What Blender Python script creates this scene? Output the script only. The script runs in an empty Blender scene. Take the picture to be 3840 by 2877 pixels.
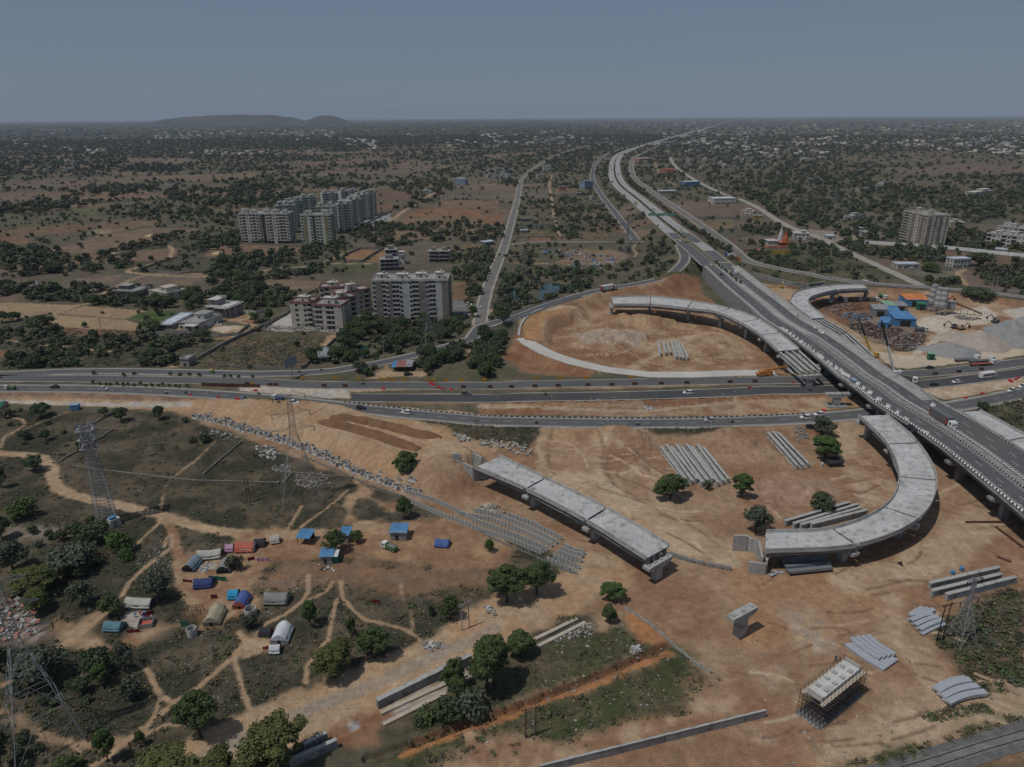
import bpy,math,random
import numpy as np
from mathutils import Vector,Matrix,noise as mnoise

random.seed(7)
SC=bpy.context.scene
COL=SC.collection
R=math.radians

# ------------------------------------------------------------------ camera
CAMH=120.0
FPX=711.0*3.75                      # focal length measured in pixels of the 3840 px photograph
PITCH,ROLL=R(20.6),R(0.33)
_f=np.array([0,math.cos(PITCH),-math.sin(PITCH)])
_r0=np.array([1.0,0,0]);_u0=np.array([0,math.sin(PITCH),math.cos(PITCH)])
_r=math.cos(ROLL)*_r0 -math.sin(ROLL)*_u0
_u=math.sin(ROLL)*_r0 +math.cos(ROLL)*_u0
cam_d=bpy.data.cameras.new('camera');cam=bpy.data.objects.new('camera',cam_d);COL.objects.link(cam)
cam_d.sensor_width=36;cam_d.lens=36*FPX /3840;cam_d.clip_start=1;cam_d.clip_end=200000
M=Matrix(((_r[0],_u[0],-_f[0],0),(_r[1],_u[1],-_f[1],0),(_r[2],_u[2],-_f[2],CAMH),(0,0,0,1)))
cam.matrix_world=M
SC.camera=cam

# the survey: a point measured in the photograph (crop letter, u, v) stands on the plane z
CROPS=dict(a=(0,350,.43459),b=(860,650,.43459),c=(1800,400,.43459),d=(2760,400,.48891),
             e=(0,1050,.43459),f=(900,1180,.43459),g=(1800,1000,.43459),h=(2760,980,.48891),
             i=(0,1700,.43459),j=(900,1500,.43459),k=(1800,1550,.43459),l=(2760,1450,.48891),
             m=(0,2157,.43459),n=(900,2157,.43459),o=(1800,2100,.46898),p=(2760,2070,.48825),
             q=(2900,1150,.2173),r=(3250,1500,.26673),s=(2500,850,.22635),F=(0,0,1.73599))

def P(c,u,v,z=0.0):
    x0,y0,s=CROPS[c]
    X=(x0 +u *s -1920) ;Y=(1438.5-(y0 +v *s))
    d=FPX *_f +X *_r +Y *_u
    t=(z -CAMH)/d[2]
    return Vector((d[0]*t,d[1]*t,z))

def PL(c,pts,z=0.0):
    out=[]
    for q in pts:
        out.append(P(c,q[0],q[1],q[2] if len(q)>2 else z))
    return out

def proj(p):
    """native pixel of a world point (for checks only)"""
    d=np.array([p[0],p[1],p[2]-CAMH]);w=d @ _f
    return 1920+FPX *(d @ _r)/w,1438.5-FPX *(d @ _u)/w

def lin(r,g=None,b=None):
    c=(r,g,b) if g is not None else r
    return tuple(((x /255)/12.92 if x <= 10 else ((x /255+.055)/1.055)**2.4) for x in c)

# ------------------------------------------------------------------ noise in numpy
def _hash(ix,iy,s):
    h=(ix.astype(np.int64)*374761393+iy.astype(np.int64)*668265263+s *144665) & 0x7fffffff
    h=((h ^ (h >> 13))*1274126177) & 0x7fffffff
    return ((h ^ (h >> 16)) & 0xffff)/65535.0

def vnoise(x,y,s=0):
    x=np.asarray(x,float);y=np.asarray(y,float)
    ix=np.floor(x);iy=np.floor(y);fx=x -ix;fy=y -iy
    fx=fx *fx *(3-2*fx);fy=fy *fy *(3-2*fy)
    ix=ix.astype(np.int64);iy=iy.astype(np.int64)
    a=_hash(ix,iy,s);b=_hash(ix +1,iy,s);c=_hash(ix,iy +1,s);d=_hash(ix +1,iy +1,s)
    return (a *(1-fx)+b *fx)*(1-fy)+(c *(1-fx)+d *fx)*fy

def fbm(x,y,oct=4,s=0):
    t=0;a=.5;n=0
    for k in range(oct):
        t=t +a *vnoise(x,y,s +k *17);n += a;a *= .5;x=x *2.03+11.7;y=y *2.03-5.3
    return t /n

def sstep(a,b,x):
    t=np.clip((x -a)/(b -a),0,1);return t *t *(3-2*t)

# ------------------------------------------------------------------ materials
MATS={}

def mat(name,col,rough=.85,var=.15,scale=.6,var2=.12,scale2=6,bump=0,metal=0,spec=.3,stain=None,stain_scale=.25,stain_amt=.5,coord='Object'):
    if name in MATS: return MATS[name]
    m=bpy.data.materials.new(name);MATS[name]=m;m.use_nodes=True
    nt=m.node_tree;b=nt.nodes['Principled BSDF']
    b.inputs['Roughness'].default_value=rough;b.inputs['Metallic'].default_value=metal
    b.inputs['Specular IOR Level'].default_value=spec
    tc=nt.nodes.new('ShaderNodeTexCoord')
    c=list(col)

    def noise(sc,det=4):
        n=nt.nodes.new('ShaderNodeTexNoise');n.inputs['Scale'].default_value=sc;n.inputs['Detail'].default_value=det
        nt.links.new(tc.outputs[coord],n.inputs['Vector']);return n.outputs['Fac']

    def mix(f,a,bb,blend='MIX'):
        x=nt.nodes.new('ShaderNodeMix');x.data_type='RGBA';x.blend_type=blend
        if isinstance(f,(int,float)): x.inputs[0].default_value=f
        else: nt.links.new(f,x.inputs[0])
        for s,v in ((x.inputs[6],a),(x.inputs[7],bb)):
            if isinstance(v,tuple): s.default_value=v
            else: nt.links.new(v,s)
        return x.outputs[2]

    def ramp(f,lo,hi):
        r=nt.nodes.new('ShaderNodeMapRange');r.inputs[1].default_value=lo;r.inputs[2].default_value=hi
        nt.links.new(f,r.inputs[0]);return r.outputs[0]
    lo=tuple(x *(1-var) for x in c)+(1,);hi=tuple(min(1,x *(1+var)) for x in c)+(1,)
    o=mix(ramp(noise(scale),.3,.7),lo,hi)
    if var2:
        g=mix(ramp(noise(scale2,6),.25,.75),(1-var2,)*3+(1,),(1+var2,)*3+(1,))
        o=mix(1.0,o,g,'MULTIPLY')
    if stain:
        o=mix(ramp(noise(stain_scale,8),.62-.3*stain_amt,.75),o,tuple(stain)+(1,))
    nt.links.new(o,b.inputs['Base Color'])
    if bump:
        bp=nt.nodes.new('ShaderNodeBump');bp.inputs['Strength'].default_value=bump;bp.inputs['Distance'].default_value=.15
        nt.links.new(noise(scale2,6),bp.inputs['Height']);nt.links.new(bp.outputs[0],b.inputs['Normal'])
    return m

# ------------------------------------------------------------------ mesh builder
class MB:
    def __init__(s): s.v=[];s.f=[];s.m=[]

    def add(s,vs,fs,mi=0):
        n=len(s.v);s.v.extend([tuple(v) for v in vs]);s.f.extend([tuple(i +n for i in f) for f in fs]);s.m.extend([mi]*len(fs));return s

    def box(s,c,d,rz=0,mi=0,rx=0,ry=0):
        hx,hy,hz=d[0]/2,d[1]/2,d[2]/2
        vs=[Vector((x,y,z)) for z in (-hz,hz) for x,y in ((-hx,-hy),(hx,-hy),(hx,hy),(-hx,hy))]
        if rx: vs=[Matrix.Rotation(rx,3,'X') @ v for v in vs]
        if ry: vs=[Matrix.Rotation(ry,3,'Y') @ v for v in vs]
        if rz: vs=[Matrix.Rotation(rz,3,'Z') @ v for v in vs]
        vs=[v +Vector(c) for v in vs]
        return s.add(vs,[(0,3,2,1),(4,5,6,7),(0,1,5,4),(1,2,6,5),(2,3,7,6),(3,0,4,7)],mi)

    def b2(s,x0,x1,y0,y1,z0,z1,mi=0):
        return s.box(((x0 +x1)/2,(y0 +y1)/2,(z0 +z1)/2),(x1 -x0,y1 -y0,z1 -z0),0,mi)

    def beam(s,a,b,w,h=None,mi=0,up=(0,0,1)):
        a=Vector(a);b=Vector(b);h=h or w;d=(b -a)
        if d.length <1e-6: return s
        d.normalize();u=Vector(up)
        if abs(d.dot(u))>.98: u=Vector((0,1,0))
        r=d.cross(u).normalized()*w /2;u=r.cross(d).normalized()*h /2
        vs=[p +i *r +j *u for p in (a,b) for i,j in ((-1,-1),(1,-1),(1,1),(-1,1))]
        return s.add(vs,[(0,1,2,3),(7,6,5,4),(0,4,5,1),(1,5,6,2),(2,6,7,3),(3,7,4,0)],mi)

    def tube(s,a,b,r,r2=None,n=8,mi=0,cap=True):
        a=Vector(a);b=Vector(b);r2=r if r2 is None else r2;d=(b -a).normalized()
        u=Vector((0,0,1)) if abs(d.z)<.95 else Vector((1,0,0));x=d.cross(u).normalized();y=d.cross(x)
        vs=[]
        for p,q in ((a,r),(b,r2)):
            for k in range(n):
                t=2*math.pi *k /n;vs.append(p +x *math.cos(t)*q +y *math.sin(t)*q)
        fs=[(k,(k +1) % n,n +(k +1) % n,n +k) for k in range(n)]
        if cap: fs += [tuple(range(n -1,-1,-1)),tuple(range(n,2*n))]
        return s.add(vs,fs,mi)

    def prism(s,pts,z0,z1,mi=0,mtop=None):
        n=len(pts);ar=sum(pts[i][0]*pts[(i +1) % n][1]-pts[(i +1) % n][0]*pts[i][1] for i in range(n))
        if ar <0: pts=pts[::-1]
        vs=[(p[0],p[1],z0) for p in pts]+[(p[0],p[1],z1) for p in pts]
        s.add(vs,[(i,(i +1) % n,n +(i +1) % n,n +i) for i in range(n)]+[tuple(range(n -1,-1,-1))],mi)
        return s.add([(p[0],p[1],z1) for p in pts],[tuple(range(n))],mi if mtop is None else mtop)

    def extrude(s,prof,a,b,mi=0):
        """profile [(across, up)] swept from a to b"""
        return s.sweep(prof,[a,b],mi)

    def sweep(s,prof,path,mi=0,closed=True,caps=True):
        path=[Vector(p) for p in path];n=len(prof);base=len(s.v);N=len(path)
        for i,p in enumerate(path):
            d=path[min(i +1,N -1)]-path[max(i -1,0)];d.z=0;d.normalize();r=Vector((d.y,-d.x,0))
            k=1.0
            if 0<i <N -1:
                e=(path[i +1]-path[i]);e.z=0;e.normalize();k=1/max(.5,d.dot(e))
            for (x,z) in prof: s.v.append(tuple(p +r *x *k +Vector((0,0,z))))
        m=n if closed else n -1
        for i in range(N -1):
            for j in range(m):
                a=base +i *n +j;b=base +i *n +(j +1) % n
                s.f.append((a,b,b +n,a +n));s.m.append(mi)
        if caps and closed:
            s.f.append(tuple(base +j for j in range(n -1,-1,-1)));s.f.append(tuple(base +(N -1)*n +j for j in range(n)));s.m += [mi,mi]
        return s

    def mesh(s,name,mats):
        me=bpy.data.meshes.new(name);me.from_pydata(s.v,[],s.f)
        for x in (mats if isinstance(mats,(list,tuple)) else [mats]): me.materials.append(x)
        if any(s.m): me.polygons.foreach_set('material_index',s.m)
        me.update();return me

    def build(s,name,mats,parent=None,loc=None,rz=0,smooth=False):
        me=s.mesh(name,mats)
        if smooth: me.polygons.foreach_set('use_smooth',[True]*len(me.polygons))
        o=bpy.data.objects.new(name,me);COL.objects.link(o)
        if parent is not None: o.parent=parent
        if loc is not None: o.location=loc
        if rz: o.rotation_euler.z=rz
        return o

def npmesh(name,V,Fq,mats,mi=None,cols=None,parent=None,smooth=False,loc=None):
    """V (n,3), Fq (m,k) with k 3 or 4"""
    V=np.ascontiguousarray(V,np.float32);Fq=np.ascontiguousarray(Fq,np.int32);k=Fq.shape[1]
    me=bpy.data.meshes.new(name);me.vertices.add(len(V));me.vertices.foreach_set('co',V.ravel())
    me.loops.add(Fq.size);me.loops.foreach_set('vertex_index',Fq.ravel())
    me.polygons.add(len(Fq));me.polygons.foreach_set('loop_start',np.arange(0,Fq.size,k,dtype=np.int32))
    for x in (mats if isinstance(mats,(list,tuple)) else [mats]): me.materials.append(x)
    if mi is not None: me.polygons.foreach_set('material_index',np.ascontiguousarray(mi,np.int32))
    if smooth: me.polygons.foreach_set('use_smooth',np.ones(len(Fq),bool))
    if cols is not None:
        at=me.color_attributes.new('Col','FLOAT_COLOR','POINT')
        c4=np.ones((len(V),4),np.float32);c4[:,:cols.shape[1]]=cols;at.data.foreach_set('color',c4.ravel())
    me.update(calc_edges=True);me.validate()
    o=bpy.data.objects.new(name,me);COL.objects.link(o)
    if parent is not None: o.parent=parent
    if loc is not None: o.location=loc
    return o

def tag(o,label=None,cat=None,group=None,kind=None):
    if label: o['label']=label
    if cat: o['category']=cat
    if group: o['group']=group
    if kind: o['kind']=kind
    return o

def thing(name,label,cat,loc=(0,0,0),rz=0,group=None):
    o=bpy.data.objects.new(name,None);COL.objects.link(o);o.empty_display_size=.5
    o.location=loc;o.rotation_euler.z=rz
    return tag(o,label,cat,group)

def dup(root,loc,rz=0,label=None,group=None,scale=None):
    r=root.copy();COL.objects.link(r);r.location=loc;r.rotation_euler=(0,0,rz)
    if scale is not None: r.scale=scale if isinstance(scale,(tuple,list)) else (scale,)*3
    if label: r['label']=label
    if group: r['group']=group
    for ch in KIDS.get(root.name,None) or list(root.children):
        c=ch.copy();COL.objects.link(c);c.parent=r
        for g in KIDS.get(ch.name,None) or list(ch.children):
            d=g.copy();COL.objects.link(d);d.parent=c
    return r

KIDS={}

def cache_kids(root):
    KIDS[root.name]=list(root.children)
    for c in KIDS[root.name]: KIDS[c.name]=list(c.children)
    return root

def heading(a,b): return math.atan2(b[1]-a[1],b[0]-a[0])

def resample(pts,step,smooth=True):
    """Catmull-Rom through pts, resampled about every step metres"""
    pts=[Vector(p) for p in pts];out=[]
    n=len(pts)
    for i in range(n -1):
        p0=pts[max(i -1,0)];p1=pts[i];p2=pts[i +1];p3=pts[min(i +2,n -1)]
        L=(p2 -p1).length;k=max(1,int(L /step +.5))
        for j in range(k):
            t=j /k
            if smooth:
                q=.5*((2*p1)+(p2 -p0)*t +(2*p0 -5*p1 +4*p2 -p3)*t *t +(3*p1 -p0 -3*p2 +p3)*t **3)
            else: q=p1.lerp(p2,t)
            out.append(q)
    out.append(pts[-1]);return out

# ------------------------------------------------------------------ terrain: one heightfield H(x, y) and one soil map S(x, y)
def seg_dist(x,y,pts,closed=False):
    """distance to a polyline and the height interpolated along it"""
    best=np.full(x.shape,1e9);bz=np.zeros(x.shape)
    n=len(pts)
    for i in range(n if closed else n -1):
        a=pts[i];b=pts[(i +1) % n]
        dx,dy=b[0]-a[0],b[1]-a[1];L=dx *dx +dy *dy +1e-9
        t=np.clip(((x -a[0])*dx +(y -a[1])*dy)/L,0,1)
        d=np.hypot(x -a[0]-t *dx,y -a[1]-t *dy)
        m=d <best;best=np.where(m,d,best);bz=np.where(m,a[2]+t *(b[2]-a[2]),bz)
    return best,bz

def inside(x,y,pts):
    c=np.zeros(x.shape,bool);n=len(pts)
    for i in range(n):
        a=pts[i];b=pts[i -1]
        if a[1] == b[1]: continue
        c ^= ((a[1]>y) != (b[1]>y)) & (x <(b[0]-a[0])*(y -a[1])/(b[1]-a[1])+a[0])
    return c

def sdist(x,y,pts):
    d,_=seg_dist(x,y,pts,True)
    return np.where(inside(x,y,pts),d,-d)          # positive inside

# --- road centre lines (survey points with the height of the carriageway) ---
HZ=2.0
ROADS={}

def road(name,pts,width,smooth=14): ROADS[name]=(resample(pts,smooth),width)

road('lower',PL('e',[(-260,925),(0,935),(600,937),(1000,946),(1500,967)],HZ)+PL('f',[(138,716),(600,760),(1000,808),(1500,860),(2000,905)],HZ)
     +PL('k',[(0,64),(600,77),(1200,85),(1800,83)],HZ)+PL('l',[(0,268),(500,247),(900,215),(1300,170)],HZ)+PL('h',[(1700,1107),(2000,1052),(2209,1010),(2500,950)],HZ),9.6)
road('middle',PL('f',[(960,715),(1400,718),(2209,722)],HZ)+PL('g',[(300,1127),(1000,1118),(1600,1103),(2209,1082)],HZ)
     +PL('h',[(250,987),(500,988),(900,975),(1400,946),(1700,915),(2209,850),(2500,800)],HZ),11.5)
road('upper',PL('e',[(-260,838),(0,845),(500,848),(1000,856),(1600,864),(2209,876)],HZ)+PL('f',[(500,602),(1000,608),(1600,612),(2209,613)],HZ)
     +PL('g',[(400,1015),(1000,1005),(1600,993),(2209,982)],HZ)+PL('h',[(250,914),(450,910),(900,893),(1300,868),(1700,836),(2209,772),(2500,730)],HZ),10.5)
road('ramp',PL('e',[(-260,815),(0,815),(500,792),(1000,786),(1500,795),(2209,811)],HZ)+PL('f',[(500,505),(800,484)],HZ)
     +[P('f',1100,436,2.1),P('f',1500,352,2.6),P('f',2000,205,3.6),P('g',0,520,4.4),P('g',300,436,5.6),P('g',560,338,6.4),P('g',840,250,7),P('g',1100,190,7.5),P('g',1400,140,8),P('g',1600,90,8.3),
        P('c',1690,1410,8.6),P('c',1755,1345,8.8),P('c',1768,1290,9),P('c',1745,1245,9),P('c',1725,1190,9)],8.2)
road('express',[P('c',2150,128,2),P('c',2015,167,2),P('c',1900,203,2),P('c',1740,243,2.5),P('c',1500,310,3),P('c',1300,372,3.5),P('c',1215,410,4),P('c',1170,460,4.5),P('c',1160,520,5),P('c',1168,600,5.5),P('c',1218,685,6),P('c',1350,792,7),
                 P('c',1500,920,8),P('c',1620,1020,8.6),P('c',1740,1115,9.2)]
     +PL('s',[(560,400),(760,570),(960,735),(1250,985),(1600,1260),(1950,1550)],10)
     +[Vector((p.x +1.7,p.y +1.3,10)) for p in PL('q',[(500,430),(750,600),(1000,780),(1250,975),(1500,1180),(1850,1400)],10.5)+PL('r',[(430,10),(1000,350),(1500,680),(2209,1220),(2700,1600),(3300,2080)],10.5)],27)
road('service left',[P('c',u,v,.6) for u,v in [(1700,262),(1400,322),(1120,398),(1010,480),(975,545),(968,605),(990,670),(1060,780),(1200,960),(1345,1150)]],9)
road('cross',[P('c',u,v,.3) for u,v in [(255,1190),(420,1172),(800,1168),(1200,1166),(1420,1166)]],7)
road('service right',[P('c',u,v,1) for u,v in [(1560,330),(1420,395),(1335,440),(1308,500),(1312,570),(1360,640),(1500,745),(1800,945),(2100,1158)]]
     +[P('d',0,1110,1.2),P('d',90,1182,1.8),P('d',250,1225,3),P('d',500,1275,4),P('d',880,1340,5),P('d',1400,1385,5),P('d',1800,1415,4.5),P('d',2209,1462,4),P('d',2600,1500,4)],8.5)
road('country',[P('F',1036,700,.3),P('c',55,1600,.3),P('c',150,1350,.3),P('c',215,1190,.3),P('c',280,960,.3),P('c',325,790,.3),P('c',352,650,.3),P('c',400,585,.3),P('c',520,495,.3),P('c',700,405,.3),P('c',950,330,.3),P('c',1200,290,.3)],8)
road('lane',[P('d',1420,1372,1.2),P('d',1290,1312,.5),P('d',1100,1225,.3),P('d',800,1085,.3),P('d',660,1015,.3),P('d',480,950,.3),P('d',330,880,.3),P('d',160,770,.3),P('d',0,700,.3),P('c',2209,800,.3),P('c',1960,690,.3),P('c',1800,600,.3),P('c',1690,520,.3),P('c',1640,440,.3)],8)
NEWLOOP=[P('g',372,615,3.1),P('g',425,660,3.0),P('g',560,735,2.8),P('g',800,822,2.6),P('g',1100,890,2.4),P('g',1450,930,2.2),P('g',1800,932,2.1),P('g',2209,918,2.1),P('h',300,855,2.1)]
road('new loop',NEWLOOP,8.5)

TRENCH=PL('o',[(-900,1585),(-560,1480),(-300,1390),(0,1272),(330,1165),(700,1020),(1000,900),(1270,785),(1505,695)])
EMB=[P('f',-60,770,2.0),P('f',300,790,2.2),P('f',700,850,3.0),P('f',1200,1010,4.6),P('f',1500,1130,5.4),P('f',1730,1215,5.9)]

def corridor():
    top=[p for p in ROADS['ramp'][0] if p.x <P('f',800,484).x]
    up=[p for p in ROADS['upper'][0] if p.x >= P('f',800,484).x]
    lo=ROADS['lower'][0]
    return [(p.x,p.y +7,0) for p in top]+[(p.x,p.y +9,0) for p in up]+[(p.x,p.y -8,0) for p in reversed(lo)]

CORR=corridor()

def bb(pts,m): 
    xs=[p[0] for p in pts];ys=[p[1] for p in pts]
    return min(xs)-m,max(xs)+m,min(ys)-m,max(ys)+m

def local(x,y,pts,m):
    a,b,c,d=bb(pts,m);return np.nonzero((x >a) & (x <b) & (y >c) & (y <d))[0]

def raise_road(h,x,y,name,half,slope,zoff=-.12,only=None):
    pts=ROADS[name][0]
    if only: pts=[p for p in pts if only(p)]
    i=local(x,y,pts,half +slope *12)
    if len(i) == 0: return
    d,z=seg_dist(x[i],y[i],pts)
    t=(z +zoff)-np.maximum(0,d -half)/slope
    h[i]=np.where(d <half +.5,z +zoff,np.maximum(h[i],t))

MOUNDS=[]      # (crop, u, v, rx, ry, rot, height, roughness)
def mound(c,u,v,rx,ry,rot,hgt,rough=.5): MOUNDS.append((P(c,u,v),rx,ry,R(rot),hgt,rough))

mound('g',1420,480,22,9,-4,4.2,.9);mound('g',1210,455,12,8,0,2.8,.8);mound('g',1130,500,9,7,0,2.2,.8)
mound('g',1080,640,26,17,0,4.0,.8);mound('g',1330,620,16,9,0,2.5,.8)
mound('g',1750,180,22,16,20,2.5,.9)
mound('k',1290,240,13,9,-30,3,.7);mound('k',1290,420,8,12,10,1.8,.7);mound('k',2130,260,13,10,0,3.2,.7)
mound('l',160,480,9,10,0,2.4,.8);mound('l',500,780,14,6,0,1,.9)
mound('k',980,1230,6,4,0,1.2,.7);mound('k',1000,1360,5,3,0,.8,.7)
mound('f',1720,1400,8,5,0,2.2,.6)
mound('o',1330,610,9,5,-50,1.0,.8)

def H(x,y):
    x=np.atleast_1d(np.asarray(x,float));y=np.atleast_1d(np.asarray(y,float))
    h=(fbm(x /60,y /60,3,3)-.5)*1.4*np.clip((np.hypot(x,y)-100)/200,.3,1)
    near=np.nonzero(np.hypot(x,y)<700)[0]
    h[near] += (fbm(x[near]/4,y[near]/4,3,5)-.5)*.35
    # level the building sites
    i=local(x,y,SITE,30)
    if len(i):
        k=sstep(0,12,sdist(x[i],y[i],SITE));h[i]=h[i]*(1-.75*k)
    i=local(x,y,PLOT,30)
    if len(i):
        k=sstep(-4,6,sdist(x[i],y[i],PLOT));h[i]=h[i]*(1-.8*k)
    # highway corridor
    i=local(x,y,CORR,20)
    if len(i):
        s=sdist(x[i],y[i],CORR)+(fbm(x[i]/5,y[i]/5,2,9)-.5)*1.2
        k=np.clip(1+s /4.5,0,1);h[i]=np.where(s >0,HZ -.14,np.maximum(h[i],h[i]*(1-k)+(HZ -.14)*k))
        # unpaved strips between the carriageways lie a little lower
        m=np.nonzero(s >2)[0];j=i[m]
        dd=np.full(len(j),1e9)
        for nme in ('lower','middle','upper','ramp','new loop'):
            d_,_=seg_dist(x[j],y[j],ROADS[nme][0]);dd=np.minimum(dd,d_ -ROADS[nme][1]/2)
        h[j] -= sstep(1.2,4,dd)*(.35+.5*fbm(x[j]/7,y[j]/7,3,21))
    raise_road(h,x,y,'express',17,1.9,-.15,lambda p: p.y >P('c',1760,1130,9).y)
    raise_road(h,x,y,'ramp',5.6,1.7,-.15)
    raise_road(h,x,y,'service right',5.5,1.8,-.12)
    raise_road(h,x,y,'new loop',5,1.6,-.1)
    for nme in ('service left','cross','country','lane'): raise_road(h,x,y,nme,5,3,-.12)
    # embankment of the straight ramp (rises to the abutment) and of the loop
    i=local(x,y,EMB,40)
    if len(i):
        d,z=seg_dist(x[i],y[i],EMB);half=10.5
        d=d +(fbm(x[i]/3,y[i]/3,3,2)-.5)*1.5
        h[i]=np.where(d <half,np.maximum(h[i],z),np.maximum(h[i],z -(d -half)/1.35))
    lp=[P('g',470,610,3.2),P('g',450,520,4.2),P('g',510,440,5.4),P('g',620,390,6),P('g',760,352,6.2)]
    i=local(x,y,lp,40)
    if len(i):
        d,z=seg_dist(x[i],y[i],lp);d=d +(fbm(x[i]/3,y[i]/3,3,2)-.5)*1.5;half=6
        h[i]=np.where(d <half,np.maximum(h[i],z),np.maximum(h[i],z -(d -half)/1.3))
    for (p,rx,ry,rot,hg,ro) in MOUNDS:
        m=max(rx,ry)*1.5;i=np.nonzero((abs(x -p.x)<m) & (abs(y -p.y)<m))[0]
        if len(i) == 0: continue
        c,s=math.cos(rot),math.sin(rot);X=(x[i]-p.x);Y=(y[i]-p.y)
        q=np.hypot((X *c +Y *s)/rx,(-X *s +Y *c)/ry)+(fbm(x[i]/5,y[i]/5,4,31)-.5)*ro *.8
        top=1.15*hg *np.clip(1.2-q *1.2,0,1)**.8*(.75+.5*fbm(x[i]/3.5,y[i]/3.5,3,77))
        h[i]=np.maximum(h[i],h[i]+top)
    for pl,amp,fq in ROUGH:
        i=local(x,y,pl,4)
        if len(i):
            k=sstep(0,5,sdist(x[i],y[i],pl));n=fbm(x[i]/fq,y[i]/fq,4,55);h[i] += k *amp *(np.abs(n -.5)*2.4-.35+.7*(fbm(x[i]/1.6,y[i]/1.6,3,57)-.5))
    # trench with its spoil bank
    i=local(x,y,TRENCH,12)
    if len(i):
        d,_=seg_dist(x[i],y[i],TRENCH);d=d +(fbm(x[i]/2,y[i]/2,3,8)-.5)*.6
        h[i] -= 1.3*(1-sstep(.45,1.1,d))
        T2=[Vector((p.x +1.3,p.y -3.4,0)) for p in TRENCH]
        d2,_=seg_dist(x[i],y[i],T2);h[i] += .9*np.clip(1-(d2 /2.2)**2,0,1)*(.6+.8*fbm(x[i]/3,y[i]/3,3,12))
        T3=[Vector((p.x -.7,p.y +1.9,0)) for p in TRENCH]
        d2,_=seg_dist(x[i],y[i],T3);h[i] += .4*np.clip(1-(d2 /1.2)**2,0,1)
    # ponds
    for pl in PONDS:
        i=local(x,y,pl,20)
        if len(i):
            s=sdist(x[i],y[i],pl);h[i] -= 1.5*sstep(-5,3,s)
    # railway ballast
    i=local(x,y,RAIL,14)
    if len(i):
        d,_=seg_dist(x[i],y[i],RAIL);h[i]=np.maximum(h[i],.7-np.maximum(0,d -4)/1.8)
    return h

SITE=PL('F',[(380,892),(820,912),(1150,932),(1900,915),(2230,1000),(2230,1500),(2000,1590),(1650,1700),(1000,1700),(1100,1500),(1280,1330),(1240,1200),(800,1050)])
PLOT=PL('b',[(330,1330),(520,1190),(1130,820),(1980,780),(2080,1000),(2060,1240),(1330,1290),(980,1345)])
PONDS=[PL('g',[(240,290),(255,190),(330,165),(330,255),(300,300)]),PL('g',[(480,300),(520,215),(545,150),(620,125),(730,150),(780,140),(770,195),(680,210),(600,225),(560,285)]),
         PL('f',[(860,310),(960,320),(1040,245),(1105,270),(1080,350),(960,345)])]
RAIL=PL('p',[(1000,1790),(1500,1640),(1900,1510),(2212,1418),(2700,1270)])

ROUGH=[(PL('g',[(560,640),(760,440),(1130,400),(1700,420),(2209,600),(2209,880),(1500,880),(900,800)]),.9,7),(PL('k',[(1080,200),(1500,200),(1560,320),(1450,470),(1540,620),(1300,640),(1090,540)]),1.3,6),(PL('l',[(0,380),(240,380),(420,640),(560,720),(760,800),(700,920),(300,1040),(0,900)]),1.0,6),(PL('g',[(0,1172),(2209,1122),(2209,1300),(0,1285)]),.7,5),(PL('l',[(960,500),(1120,520),(1220,760),(1050,760)]),1.0,5),(PL('h',[(600,300),(1200,320),(1300,560),(1000,560)]),.8,6),(PL('k',[(-400,130),(580,140),(420,300),(-100,260)]),.7,6)]

def Hs(x,y): return float(H(np.array([x]),np.array([y]))[0])

def G(c,u,v,dz=0.0):
    """the surveyed point where the ground is"""
    z=0
    for _ in range(4):
        p=P(c,u,v,z);z=Hs(p.x,p.y)
    p=P(c,u,v,z);p.z=z +dz
    return p

def GL(c,pts,dz=0.0): return [G(c,q[0],q[1],dz) for q in pts]

# ------------------------------------------------------------------ soil colours (albedo), painted per vertex of the ground sheet
C_SAND=(.37,.265,.17);C_DIRT=(.24,.14,.082);C_RED=(.20,.10,.055);C_PALE=(.45,.38,.295);C_GREY=(.33,.325,.315)
C_SCRUB=(.108,.087,.06);C_SCRUB2=(.047,.046,.032);C_GRASS=(.055,.068,.03);C_FIELD=(.22,.15,.095);C_STRAW=(.30,.22,.13)
C_CONC=(.40,.39,.37);C_PATH=(.34,.235,.145);C_DARK=(.15,.085,.05)
ZONES=[]

def zone(c,pts,ca,cb=None,sc=8,edge=2.0,soft=1.0,amt=1.0,z=0.0): ZONES.append(('p',PL(c,pts,z),ca,cb or ca,sc,edge,soft,amt))
def track(c,pts,w,ca,cb=None,edge=.8,soft=.8,amt=1.0,z=0.0): ZONES.append(('l',resample(PL(c,pts,z),8),ca,cb or ca,w *(.42 if w <8 else .5),edge,soft,amt))

# scrubland of the lower left and strips of dry grass
zone('F',[(-200,880),(380,892),(800,1050),(1280,1230),(1290,1330),(900,1560),(500,1700),(-400,1700)],C_SCRUB,C_SCRUB2,9,3,2)
# construction site
zone('F',[(380,892),(640,880),(820,902),(1150,925),(1900,912),(2260,985),(2260,1660),(1650,1720),(820,1720),(980,1560),(1290,1330),(1245,1210),(800,1050)],(.31,.212,.135),(.25,.148,.088),12,3,2)
zone('F',[(-100,850),(450,868),(640,876),(1000,895),(1150,925),(1050,985),(1000,1020),(800,1045),(640,965),(430,893),(0,866)],C_SAND,(.35,.225,.13),9,2,1)
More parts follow.
